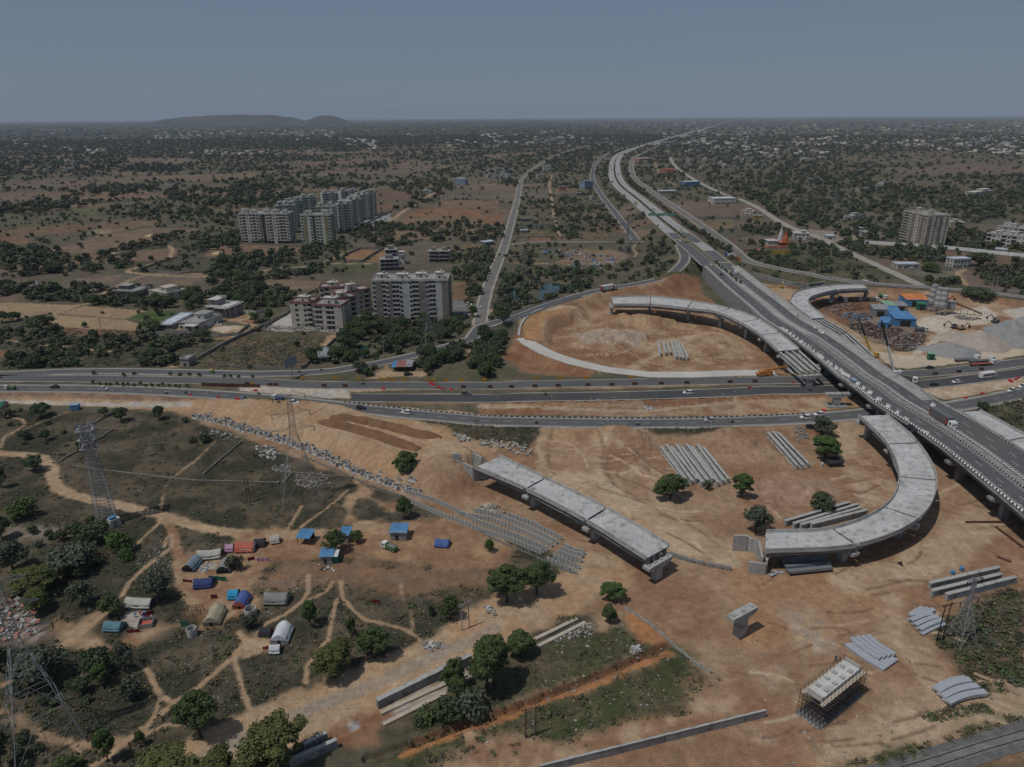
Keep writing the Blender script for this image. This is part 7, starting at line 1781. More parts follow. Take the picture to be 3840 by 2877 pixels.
debris('scrap_rubble','h',[(850,480),(1000,470),(1280,520),(1250,560),(1130,610),(1000,570),(880,520)],640,(.4,1.9),SCR[:4]+[SCR[1],SCR[0]],30);debris('scrap_rubble','h',[(1170,640),(1260,560),(1460,550),(1440,620),(1330,700),(1200,690)],480,(.4,1.9),SCR[:4],31);debris('scrap_rubble','h',[(740,390),(1000,400),(1060,440),(880,470)],320,(.4,1.7),SCR,32);debris('scrap_rubble','h',[(620,320),(1000,320),(1060,370),(700,390)],260,(.4,1.6),SCR[:3],33);debris('scrap_rubble','h',[(1660,430),(1700,410),(1880,440),(1780,460)],80,(.5,2),[M_CONCD,STN],34)

# ------------------------------------------------------------------ vehicles
def car_paint(n,c): return mat('car_'+n,c,.35,.04,1,0,spec=.5)

PAINT=dict(white=car_paint('white',(.66,.66,.65)),black=car_paint('black',(.018,.018,.02)),silver=car_paint('silver',(.42,.43,.44)),grey=car_paint('grey',(.12,.125,.13)),red=car_paint('red',(.42,.035,.03)),yellow=car_paint('yellow',(.50,.31,.03)),green=car_paint('green',(.06,.20,.07)),brown=car_paint('red_brown',(.24,.065,.04)),blue=car_paint('blue',(.04,.10,.32)),tan=car_paint('tan',(.34,.25,.15)),orange=car_paint('orange',(.46,.17,.03)))
TYRE=mat('rubber',(.015,.015,.015),.9,.1,1,0);CHROME=mat('lamp_glass',(.55,.55,.52),.3,.05,1,0)

def loft(secs,mi=0,m=None):
    """closed cross sections [(x, half width, z0, z1, top half width)] joined along x"""
    m=m or MB();b=len(m.v)
    for x,w,z0,z1,wt in secs: m.v += [(x,-w,z0),(x,w,z0),(x,w,(z0 +z1)/2),(x,wt,z1),(x,-wt,z1),(x,-w,(z0 +z1)/2)]
    for i in range(len(secs)-1):
        for j in range(6): m.f.append((b +i *6+j,b +(i +1)*6+j,b +(i +1)*6+(j +1) % 6,b +i *6+(j +1) % 6));m.m.append(mi)
    m.f += [tuple(b +j for j in range(6)),tuple(b +(len(secs)-1)*6+j for j in range(5,-1,-1))];m.m += [mi,mi];return m

def wheels(root,xs,y,r,w=.24):
    for x in xs:
        for s in (-1,1):
            m=MB();m.tube((x,s *(y -w),r),(x,s *y,r),r,n=12);o=m.build('wheel',TYRE,root);k=MB();k.tube((x,s *(y +.004),r),(x,s *(y +.02),r),r *.55,n=8);k.build('rim',CHROME,o)

def car_proto(kind):
    t=thing('car','','car',(0,0,-400));suv=kind == 'suv';h=1.68 if suv else 1.45;hood=1.0 if suv else .88
    loft([(-2.1,.80,.32,.75,.74),(-2.02,.86,.25,.98 if suv else .92,.82),(-1.3,.88,.22,1.0 if suv else .92,.84),(.7,.88,.22,1.0 if suv else .92,.84),(1.75,.86,.22,hood,.78),(2.12,.78,.3,hood *.82,.7)]).build('body',PAINT['white'],t)
    zb=.99 if suv else .915
    loft([(-1.98 if suv else -1.7,.80,zb,zb +.02,.78),(-1.75 if suv else -1.15,.78,zb,h -.03,.64),(.1,.78,zb,h,.66),(.95,.80,zb,zb +.02,.76)]).build('windows',GLASS,t)
    loft([(-1.72 if suv else -1.1,.66,h -.04,h +.01,.62),(.12,.68,h -.01,h +.03,.62)]).build('roof',PAINT['white'],t)
    for s in (-1,1): MB().box((2.08,s *.6,.68),(.1,.26,.16)).build('headlight',CHROME,t)
    wheels(t,(-1.3,1.35),.9,.34);return cache_kids(t)

def truck_proto(kind):
    t=thing('truck','','truck',(0,0,-400));L=dict(tipper=7.2,box=8.5,container=13.5,trailer=13.5,mixer=7.5)[kind];x0=-L /2
    c=MB();cx=L /2
    loft([(cx -2.2,1.2,.7,2.95,1.15),(cx -.25,1.2,.6,2.9,1.1),(cx,1.2,.6,1.9,1.15)],m=c).build('cab',PAINT['white'],t)
    g=MB();g.add([(cx -.235,-1.02,2.75),(cx -.235,1.02,2.75),(cx +.025,1.08,1.85),(cx +.025,-1.08,1.85)],[(3,2,1,0)]);[g.b2(cx -1.5,cx -.5,s *1.21-.02,s *1.21+.02,1.7,2.5) for s in (-1,1)];g.build('windows',GLASS,t)
    MB().b2(x0,cx -.3,-.5,.5,.7,1.0).build('chassis',TYRE,t)
    m=MB();y0=cx -2.4
    if kind in ('tipper','box'):
        h=2.5 if kind == 'tipper' else 3.3;m.b2(x0,y0,-1.22,1.22,1.02,1.2);m.b2(x0,y0,-1.25,-1.13,1.2,h);m.b2(x0,y0,1.13,1.25,1.2,h);m.b2(x0,x0 +.12,-1.13,1.13,1.2,h -.1);m.b2(y0 -.12,y0,-1.13,1.13,1.2,h +.2);[m.b2(x,x +.12,s *1.27-.03,s *1.27+.03,1.1,h -.02) for x in np.arange(x0 +.4,y0,1.1) for s in (-1,1)];m.build('load_bed',PAINT['grey'],t)
        MB().b2(x0 +.13,y0 -.13,-1.12,1.12,1.21,h -.3).build('load',mat('canvas_load',(.17,.165,.15),.95,.15,1,.2),t)
    elif kind == 'container': m.b2(x0,y0 -.2,-1.25,1.25,1.05,3.9);m.build('container',PAINT['white'],t);q=MB();q.b2(x0 -.04,x0 -.01,-1.2,1.2,1.1,3.85);[q.b2(x0 +.1,y0 -.3,s *1.27-.015,s *1.27+.015,1.0,1.25) for s in (-1,1)];q.b2(x0 +.05,x0 +.9,-1.28,-1.255,1.25,3.9);q.b2(y0 -1.3,y0 -.2,-1.28,-1.255,1.25,3.9);q.build('side_panels',PAINT['brown'],t)
    elif kind == 'trailer': m.b2(x0,y0 +.6,-1.25,1.25,1.05,1.3);[m.b2(x,x +.15,-1.3,1.3,1.28,1.36) for x in np.arange(x0 +.5,y0,1.6)];m.build('flat_bed',PAINT['grey'],t)
    else: m.tube((x0 +.2,0,2.3),(x0 +2.4,0,2.2),.7,1.25,12);m.tube((x0 +2.4,0,2.2),(y0 -.2,0,2.0),1.25,.8,12);m.build('mixing_drum',PAINT['green'],t)
    for s in (-1,1): MB().box((cx +.01,s *.85,.95),(.06,.35,.22)).build('headlight',CHROME,t)
    wheels(t,([x0 +1,x0 +2.2,cx -1.2] if L <10 else [x0 +1,x0 +2.2,x0 +3.4,cx -4,cx -1.2]),1.22,.5,.35);return cache_kids(t)

CARP={k: car_proto(k) for k in ('suv','sedan')};TRKP={k: truck_proto(k) for k in ('tipper','box','container','trailer','mixer')};VUSED=set()

def put(protos,kind,p,rz,label,cat,colors=None,scale=1,grp=None):
    pr_=protos[kind]
    o=dup(pr_,p,rz,label,grp,scale);o['category']=cat
    for part,c in (colors or {}).items():
        for ch in [x for x in bpy.data.objects[o.name].children if x.name.split('.')[0] == part]:
            ch.material_slots[0].link='OBJECT';ch.material_slots[0].material=PAINT[c]
    return o

def road_at(name,p):
    pts=ROADS[name][0];i=min(range(len(pts)),key=lambda k: (pts[k]-Vector((p.x,p.y,pts[k].z))).length_squared);d,r=frame(pts,i);return math.atan2(d.y,d.x),pts[i].z

def car(c,u,v,rd_,col,kind,label,flip=0,z=None,rz=None):
    zz=z
    if rd_:
        p=P(c,u,v,HZ);rz,zz=road_at(rd_,p);zz += .03
    if zz is None: p=G(c,u,v,.02);rz=rz or 0
    else: p=P(c,u,v,zz)
    put(CARP,kind,p,(rz or 0)+math.pi *flip,label,'car',{'body': col,'roof': col})

def truck(c,u,v,rd_,kind,label,cols,flip=0,rz=None,scale=1):
    if rd_: p=P(c,u,v,8 if rd_ in ('express','ramp') else HZ);rz,zz=road_at(rd_,p);p=P(c,u,v,zz +.04)
    else: p=G(c,u,v,.02)
    put(TRKP,kind,p,(rz or 0)+math.pi *flip,label,'truck',cols,scale)

for a in [('e',472,932,'lower','black','sedan','black car on the left part of the lower highway',1),('e',895,948,'lower','silver','sedan','silver hatchback beside the planted median',0),('f',470,768,'lower','white','suv','white car passing behind the central pylon',0),('f',1045,815,'lower','black','suv','black car between two white ones on the lower highway',0),('f',1433,855,'lower','white','suv','white SUV above the dark soil heaps',1),('k',1980,70,'lower','silver','suv','silver SUV on the lower highway above the stacked girders',1),('l',530,245,'lower','white','suv','front white jeep near the roadside tree',1),('l',635,222,'lower','white','suv','second white jeep half behind the roadside tree',1),('h',2110,1000,'lower','white','suv','white car with black roof east of the flyover',1),('h',2195,968,'lower','white','suv','white car at the right edge of the lower highway',1),
          ('f',1950,690,'middle','grey','suv','dark grey car at the start of the fresh asphalt',0),('g',1792,1098,'middle','white','suv','white SUV alone on the fresh asphalt',1),('h',1522,952,'middle','black','sedan','black hatchback east of the flyover',0),('h',1690,932,'middle','white','sedan','white sedan behind the black hatchback',1),('h',1490,822,'upper','black','sedan','black car near the green cabin of the yard',0),('c',1722,1162,'express','white','sedan','white car at the asphalt patch near the median truck',0),('c',1868,1174,'express','black','sedan','dark car in the right carriageway beyond the rumble bar',0),('c',1995,1224,'express','white','sedan','white car beside the slip road trees',1),('c',1995,1366,'express','white','sedan','white car between the two yellow rumble bars',0),('c',2085,1454,'express','black','sedan','dark car on the flyover approach below the rumble bars',0),('c',1625,1110,'express','white','sedan','white car at the left kerb where the asphalt starts',0),('c',1535,1032,'express','black','suv','dark car at the left kerb before the asphalt',0),('c',1372,776,'express','white','suv','pale van ahead of the green sign gantry',1),('c',1257,700,'express','white','suv','white van on the concrete expressway',1),('c',168,1282,'country','black','suv','dark car driving up the country road',0),('r',632,425,'express','black','suv','black SUV on the flyover beside the white barriers',0),('c',2050,1180,'service right','white','sedan','white car on the right service road',0),('d',990,1338,'service right','white','sedan','white car on the curved service road',0)]: car(*a[:7],flip=a[7])
for a in [('b',2068,1138,'white','suv','white car parked highest in the apartment yard'),('b',2095,1152,'white','sedan','white car parked second in the apartment yard'),('b',2150,1158,'white','sedan','white car parked under the tree at the country road'),('b',2045,1228,'white','suv','white car parked lowest beside the apartment wall'),('e',1885,392,'white','sedan','white car parked in the villa yard'),('b',652,1302,'black','suv','black van parked before the cream apartments'),('f',1452,524,'black','suv','black car parked at the roadside stall'),('l',575,320,'black','suv','black car parked under the roadside tree')]: car(a[0],a[1],a[2],None,a[3],a[4],a[5],rz=rw.uniform(-.2,.3))
for a in [('g',1110,205,'ramp','container','white container truck with red-brown ends on the slip road',{'cab': 'white'},0),('c',1342,845,'express','box','tan box truck left of the median before the gantry',{'cab': 'tan','load_bed': 'tan'},1),('c',1500,890,'express','tipper','white-cabbed tipper heading towards the gantry',{'cab': 'white','load_bed': 'grey'},0),('c',1748,1082,'express','box','yellow truck with white cab at the asphalt edge',{'cab': 'white','load_bed': 'yellow'},0),('s',315,265,'express','box','brown truck standing in the median opening',{'cab': 'tan','load_bed': 'tan'},0),('s',1120,780,'express','tipper','grey tipper with white cab on the right carriageway',{'cab': 'white','load_bed': 'grey'},0),('r',1060,320,'express','container','long grey and maroon lorry with white cab on the flyover',{'cab': 'white','container': 'grey'},0),('c',1142,655,'express','box','dark truck at the left of the concrete bend',{'cab': 'brown','load_bed': 'brown'},1),('c',1137,550,'express','box','dark truck on the far bend, upper of the pair',{'cab': 'brown','load_bed': 'grey'},1),('c',1125,520,'express','tipper','dark truck highest on the far bend',{'cab': 'grey','load_bed': 'grey'},1),('c',1196,592,'express','box','tan truck right of the median on the far bend',{'cab': 'tan','load_bed': 'grey'},0),('c',1212,634,'express','tipper','grey truck below the tan one on the far bend',{'cab': 'white','load_bed': 'grey'},0)]: truck(*a[:7],flip=a[7])
ss=heading(P('s',960,470,9),P('s',1230,590,9))
truck('s',1010,495,None,'box','blue-grey truck with white cab leaving by the right slip',{'cab': 'white','load_bed': 'blue'},rz=ss);truck('s',1180,565,None,'box','red-brown truck with orange cab on the right slip',{'cab': 'orange','load_bed': 'brown'},rz=ss)
for k,(u,v,rz,kd,lab,cl) in enumerate([(690,322,0,'tipper','tipper under the hooked ramp, leftmost of three',{'cab': 'white'}),(812,308,-1.2,'mixer','white-cabbed lorry facing the camera under the hooked ramp',{'cab': 'white','mixing_drum': 'grey'}),(920,306,0,'tipper','grey tipper in the shadow of the hooked ramp',{'cab': 'white'}),(1050,308,0,'tipper','grey tipper just outside the hooked ramp',{'cab': 'white'}),(1122,285,-1.3,'mixer','mixer truck with a green drum by the wall',{'cab': 'white','mixing_drum': 'green'}),(1770,765,.15,'trailer','flat trailer lorry, rear one of three',{'cab': 'white'}),(1880,775,.15,'trailer','flat trailer lorry, middle one of three',{'cab': 'white'}),(1890,800,.15,'trailer','rust-red flat trailer lorry, front one of three',{'cab': 'white','flat_bed': 'brown'}),(1420,540,-.1,'tipper','grey tipper behind the blue sheds',{'cab': 'white'}),(1490,282,.3,'tipper','white lorry beside the banded silos',{'cab': 'white'}),(1312,925,-.6,'box','white-cabbed lorry emerging from under the flyover',{'cab': 'white'})]): truck('h',u,v,None,kd,lab,cl,rz=rz)
truck('e',90,945,'lower','tipper','white pickup with a dark green canopy at the left edge',{'cab': 'white','load_bed': 'green'},1,scale=.7);truck('f',330,733,'lower','tipper','white pickup with a blue sheet over its load',{'cab': 'white','load_bed': 'blue'},1,scale=.72);truck('j',1290,1290,None,'tipper','green and white pickup truck parked by the blue-roofed hut',{'cab': 'white','load_bed': 'green'},1,rz=-.55,scale=.72)
for pr_ in list(CARP.values())+list(TRKP.values()):
    for ch in KIDS[pr_.name]:
        for g_ in KIDS[ch.name]: bpy.data.objects.remove(g_)
        bpy.data.objects.remove(ch)
    bpy.data.objects.remove(pr_)
rz,zz=road_at('middle',P('h',1925,895,HZ));p=P('h',1925,893,zz +.03);bus=thing('bus','white bus on the highway in front of the parked trailers','bus',p,rz)
loft([(-4.2,1.15,.5,2.9,1.05),(3.9,1.15,.45,2.9,1.05),(4.2,1.1,.5,2.6,.95)]).build('body',PAINT['white'],bus);q=MB();[q.b2(-3.8,3.6,s *1.165-.02,s *1.165+.02,1.5,2.3) for s in (-1,1)];q.b2(4.15,4.24,-.95,.95,1.3,2.4);q.build('windows',GLASS,bus);wheels(bus,(-2.6,2.6),1.17,.48,.3)
rz,zz=road_at('ramp',P('e',1832,800,HZ));ar=thing('auto_rickshaw','green auto rickshaw with a yellow roof on the slip road','auto rickshaw',P('e',1832,802,zz +.03),rz)
loft([(-1.2,.65,.35,1.1,.62),(.4,.65,.3,1.1,.6),(1.2,.3,.4,.9,.25)]).build('body',PAINT['green'],ar);loft([(-1.25,.66,1.65,1.78,.6),(.6,.6,1.6,1.75,.5)]).build('canopy',PAINT['yellow'],ar);MB().add([(.6,-.55,1.6),(.6,.55,1.6),(.95,.5,.95),(.95,-.5,.95)],[(0,1,2,3)]).build('windscreen',GLASS,ar);wheels(ar,(-.8,),.6,.25,.12)

# ------------------------------------------------------------------ people, motorcycles
def skin_person(pose):
    J=dict(pel=(0,0,.95),che=(0,.02,1.35),nek=(0,.0,1.5),hed=(0,.02,1.66),top=(0,.0,1.76))
    if pose == 'ride': lk=[(.12,.42,.98-.12),(.13,.30,.45),(.13,.42,.38)];ak=[(.22,.10,1.2),(.25,.38,1.12)];ln=.1
    else: lk=[(.1,.1,.5),(.11,.02,.08),(.11,.14,.04)];ak=[(.25,-.03,1.15),(.24,.1,.92)];ln=0
    V=[J[k] for k in ('pel','che','nek','hed','top')];E_=[(0,1),(1,2),(2,3),(3,4)];Rr=[.15,.17,.06,.10,.07]
    for s in (-1,1):
        b=len(V);V += [(s *.09,0,.9),(s *lk[0][0],lk[0][1]*1,lk[0][2]),(s *lk[1][0],lk[1][1],lk[1][2]),(s *lk[2][0],lk[2][1],lk[2][2]),(s *.19,0,1.42),(s *ak[0][0],ak[0][1],ak[0][2]),(s *ak[1][0],ak[1][1],ak[1][2])];E_ += [(0,b),(b,b +1),(b +1,b +2),(b +2,b +3),(1,b +4),(b +4,b +5),(b +5,b +6)];Rr += [.09,.07,.05,.045,.06,.045,.035]
    me=bpy.data.meshes.new('person');me.from_pydata(V,E_,[]);o=bpy.data.objects.new('person',me);COL.objects.link(o);md=o.modifiers.new('s','SKIN'); 
    for i,r in enumerate(Rr): me.skin_vertices[0].data[i].radius=(r,r)
    me.skin_vertices[0].data[0].use_root=True;o.modifiers.new('u','SUBSURF').levels=1
    dg=bpy.context.evaluated_depsgraph_get();m2=bpy.data.meshes.new_from_object(o.evaluated_get(dg));bpy.data.objects.remove(o)
    sk,sh_,tr=mat('skin',(.16,.085,.05),.6,.05),None,mat('dark_trousers',(.04,.045,.06),.9,.1);m2.materials.clear()
    for x in (mat('shirt',(.30,.31,.33),.9,.1),tr,sk,mat('hair',(.012,.01,.01),.6,.05)): m2.materials.append(x)
    for f in m2.polygons:
        c=f.center;f.material_index=3 if c.z >1.7 else 2 if (c.z >1.5 or (abs(c.x)>.21 and c.z <1.15)) else 0 if c.z >.97 else 1
    return m2

PM={k: skin_person(k) for k in ('ride','stand')};SHIRTS=[PAINT['white'],PAINT['blue'],PAINT['black'],PAINT['grey'],PAINT['red'],PAINT['tan']]
def person(pose,p,rz,label,k):
    o=bpy.data.objects.new('person',PM[pose]);COL.objects.link(o);o.location=p;o.rotation_euler.z=rz;o.material_slots[0].link='OBJECT';o.material_slots[0].material=SHIRTS[k % 6];tag(o,label,'person');return o

bk=thing('motorcycle','','motorcycle',(0,0,-400))
for x in (-.62,.62):
    q=MB()
    for k in range(12):
        a,b=2*math.pi *k /12,2*math.pi *(k +1)/12;q.tube((x +.3*math.cos(a),0,.31+.3*math.sin(a)),(x +.3*math.cos(b),0,.31+.3*math.sin(b)),.05,n=6)
    q.tube((x,-.05,.31),(x,.05,.31),.12,n=8);q.build('wheel',TYRE,bk)
loft([(-.75,.08,.6,.8,.06),(-.3,.14,.35,.8,.12),(.2,.16,.3,.95,.14),(.5,.1,.55,.95,.08)]).build('body',PAINT['black'],bk);loft([(-.85,.12,.8,.88,.11),(.05,.13,.8,.9,.1)]).build('saddle',TYRE,bk);q=MB();q.tube((.62,0,.31),(.38,0,1.02),.05,n=6);q.tube((.38,-.32,1.06),(.38,.32,1.06),.025,n=6);q.build('fork',CHROME,bk);MB().box((.56,0,.92),(.12,.16,.16)).build('headlight',CHROME,bk);cache_kids(bk)
for k,(c,u,v,rd_,fl,lab) in enumerate([('e',1437,985,'lower',1,'nearer the planted median end'),('e',1603,982,'lower',1,'beside the first red barrier'),('e',2115,1024,'lower',1,'past the last red barrier on the left'),('f',165,690,'lower',0,'on the grey concrete strip'),('f',338,765,'lower',0,'beside the blue-loaded pickup'),('k',485,90,'lower',1,'above the rubble of stone slabs'),('k',1360,103,'lower',1,'above the tracks into the loop site'),('k',2172,82,'lower',1,'following the silver SUV'),('g',562,1110,'middle',1,'alone on the left of the fresh asphalt'),('h',572,995,'middle',0,'near the wide waiting pier'),('e',10,848,'upper',0,'at the left edge of the highway'),('f',1062,606,'upper',1,'on the upper highway between board rows'),('f',705,485,'ramp',0,'on the slip road beyond the hoarding'),('f',515,500,'ramp',0,'on the slip road under the hoarding'),('l',1257,1370,None,0,'crossing the dirt below the loop ramp')]):
    if rd_: p=P(c,u,v,HZ);rz,zz=road_at(rd_,p);p=P(c,u,v,zz +.03)
    else: p=G(c,u,v,.02);rz=1.9
    rz += math.pi *fl
    if k == 0: bk.location=p;bk.rotation_euler.z=rz;bk['label']='dark motorcycle with one rider '+lab
    else: dup(bk,p,rz,'dark motorcycle with one rider '+lab)
    q=p +Vector((math.cos(rz)*-.3,math.sin(rz)*-.3,-.07));person('ride',q,rz -math.pi /2,'person riding the motorcycle '+lab,k)
for k,(c,u,v,z,lab) in enumerate([('p',762,838,None,'person in dark clothes walking towards the scaffolded pier'),('q',412,180,10.05,'left of two people standing on the flyover'),('q',432,182,10.05,'second of two people standing on the flyover'),('q',512,905,10.0,'worker on the bare girders, left one'),('q',570,920,10.0,'worker on the bare girders, right one'),('h',1745,870,None,'person standing by the brown boards'),('h',1108,0,None,''),('g',2028,685,None,'person standing in the north loop'),('f',1688,605,HZ,'worker in blue by the red barrier chain'),('f',1705,615,HZ,'second worker by the red barrier chain')]):
    if lab: person('stand',P(c,u,v,z) if z is not None else G(c,u,v),k,lab,k +1)

# ------------------------------------------------------------------ barriers, boards
def board(c,u,v,m,label,grp,name='barricade_board',w=2.4):
    p=P(c,u,v,HZ -.1);p.z=max(Hs(p.x,p.y),HZ -.4);o=thing(name,label,'barricade',p,rw.uniform(-.08,.08)+heading(P(c,u -40,v,HZ),P(c,u +40,v,HZ)),grp);q=MB();q.b2(-w /2,w /2,-.03,.03,.45,1.75);q.build('panel',m,o);q=MB();[q.b2(x -.04,x +.04,-.3,.3,.0,.08) for x in (-w *.4,w *.4)];[q.b2(x -.04,x +.04,-.03,.03,.08,.45) for x in (-w *.4,w *.4)];q.build('stand',M_RUST,o)

B_BR=mat('brown_board',(.085,.035,.022),.8,.25,1,.15);B_YE=mat('yellow_board',(.42,.23,.025),.8,.2,1,.15);B_RED=mat('red_plastic',(.50,.03,.035),.45,.1,1,0)
for c,L_ in (('f',[(65,612),(260,620),(312,620),(728,628),(908,630),(1928,640),(2158,638)]),('g',[(87,1053),(272,1052),(475,1047),(675,1042),(932,1036),(1137,1033),(1335,1028),(1563,1023),(1785,1017),(2157,1010)]),('h',[(145,933),(1527,876),(1708,858),(1880,840)])):
    for u,v in L_: board(c,u,v,B_BR,'dark brown barricade board in the line between the highway carriageways','brown barricade boards')
for c,L_ in (('f',[(110,612),(540,562),(820,564),(1025,570),(1220,574),(1275,574),(1325,577),(1420,577),(1622,578),(1672,578),(1775,580),(1908,580),(2108,578)]),('g',[(37,988),(485,984),(693,980),(915,977),(1303,968)])):
    for u,v in L_: board(c,u,v,B_YE,'yellow barricade board along the far edge of the highway','yellow barricade boards')
q=MB();a_,b_=P('e',1740,912,HZ),P('e',2209,925,HZ);L_=(b_ -a_).length;[q.b2(x,x +2.3,-.05,.05,-.1,1.5-.1*(k % 2)) for k,x in enumerate(np.arange(0,L_,2.4))];tag(q.build('barricade_fence',B_BR,None,a_,heading(a_,b_)),'long rust-brown sheet barricade beside the planted highway median','barricade')
rbm=MB();rbm.sweep([(-.28,0),(.28,0),(.2,.3),(.1,.85),(-.1,.85),(-.2,.3)],[(-.9,0,0),(.9,0,0)]);RBM=rbm.mesh('plastic_barrier',B_RED)
for c,L_ in (('e',[(1640,998),(1885,1018),(2050,1032)]),('f',[(133,648),(1238,644),(1645,590),(1655,601),(1668,612),(1712,634),(1748,643),(1822,648)]),('h',[(103,972),(440,932),(675,1146),(1760,1052),(2100,915),(2112,922),(2145,907),(2167,897),(1890,1016)])):
    for u,v in L_: p=P(c,u,v,HZ);p.z=Hs(p.x,p.y)+.02;o=bpy.data.objects.new('plastic_barrier',RBM);COL.objects.link(o);o.location=p;o.rotation_euler.z=rw.uniform(-.8,.4);tag(o,'red plastic water-filled barrier left about the highway works','barrier','red plastic barriers')
jb=MB();jb.sweep([(-.4,0),(.4,0),(.38,.1),(.15,.4),(.12,1.0),(-.12,1.0),(-.15,.4),(-.38,.1)],[(-1.0,0,0),(1.0,0,0)]);JBM=jb.mesh('jersey_barrier',mat('white_barrier',(.66,.66,.65),.85,.12,1,.15,stain=(.12,.12,.12),stain_scale=1.5,stain_amt=.3))
jp=[('q',u,v) for u,v in [(120,395),(170,400),(225,430),(300,480),(355,525),(420,570),(485,620),(545,668),(605,700),(640,735),(700,782),(765,825),(810,862),(850,900),(945,970),(1000,1012),(1080,1060),(1100,1085),(1160,1120),(1185,1140),(1210,1165),(1240,1185),(1285,1205),(1310,1225),(1460,1345),(1560,1425),(1670,1500),(1820,1615),(720,372),(800,432),(850,460)]]+[('r',305,105),('r',435,195),('r',555,292),('r',800,470),('r',830,480),('r',935,90)]
for c,u,v in jp: p=P(c,u,v,10.04);rz,_=road_at('express',p);o=bpy.data.objects.new('jersey_barrier',JBM);COL.objects.link(o);o.location=p;o.scale=(1.2,1.3,1.2);o.rotation_euler.z=rz +rw.uniform(-.3,.5);tag(o,'white concrete barrier block standing in the line along the flyover deck','barrier','white barrier blocks on the flyover')
pm=MB();pm.tube((0,0,0),(0,0,.12),.35,n=8);pm.tube((0,0,.12),(0,0,1.05),.13,n=8);pm.tube((0,0,.5),(0,0,.75),.14,n=8,mi=1);PMM=pm.mesh('traffic_post',[M_WHITE,M_BLACK])
for c,u,v in [('r',1138,728),('r',1378,903),('r',1608,1073),('r',1877,1258),('r',2155,1478)]+[('s',u,v) for u,v in [(1230,820),(1290,860),(1365,915),(1430,965),(1590,1080),(1670,1140),(1755,1200)]]: p=P(c,u,v,10.04);o=bpy.data.objects.new('traffic_post',PMM);COL.objects.link(o);o.location=p;o.scale=(1.3,1.3,1.2);tag(o,'black and white guide post standing on the flyover deck','post','guide posts on the flyover')
p=P('q',1380,1310,10.05);rz,_=road_at('express',p);o=thing('skip','grey steel skip among the white barriers on the flyover','skip',p,rz);q=MB();loft([(-1.6,.9,0,1.5,1.1),(1.6,.9,0,1.5,1.1)],m=q);q.build('body',SHEET_G,o);MB().b2(-1.7,1.7,-1.15,1.15,1.51,1.56).build('lid',P_LBLUE,o)
# ------------------------------------------------------------------ green gantry sign
a_,b_=P('c',1448,985,8),P('c',1690,985,8.2);gs=thing('sign_gantry','green overhead direction sign gantry across the expressway','road sign',a_,heading(a_,b_));L_=(b_ -a_).length
q=MB();[q.tube((x,0,-1),(x,0,7.2),.22,n=6) for x in (0,L_ *.5,L_)];q.beam((0,0,6.2),(L_,0,6.2),.3);q.beam((0,0,7.4),(L_,0,7.4),.25);q.build('frame',M_STEEL,gs);q=MB();[q.b2(x0,x1,-.3,-.2,5.7,8.4) for x0,x1 in ((.3,L_ *.3),(L_ *.32,L_ *.62),(L_ *.64,L_ -.2))];sg=q.build('sign_panel',mat('sign_green',(.015,.18,.10),.6,.05),gs);q=MB()
for k in range(9): q.b2(.8+k *L_ /9.4,.8+k *L_ /9.4+L_ /14,-.32,-.305,7.3,7.7);q.b2(.8+k *L_ /9.4,.8+k *L_ /9.4+L_ /18,-.32,-.305,6.3,6.65)
q.build('sign_lettering',M_WHITE,sg)
p=G('f',450,545);hb=thing('hoarding','tall narrow roadside hoarding seen edge-on beside the slip road','hoarding',p,R(62));q=MB();q.tube((0,0,-.5),(0,0,6),.25,n=8);q.tube((2.5,0,4),(2.5,0,10),.12,n=6);q.tube((-2.5,0,4),(-2.5,0,10),.12,n=6);q.beam((-2.5,0,6),(2.5,0,6),.25);q.build('frame',M_STEEL,hb);MB().b2(-4,4,-.3,-.15,6,10.5).build('panel',SHEET_G,hb)

# ------------------------------------------------------------------ camp of tents and huts
def cloth(n,c): return mat('cloth_'+n,c,.8,.12,.7,.15,4,bump=.3)

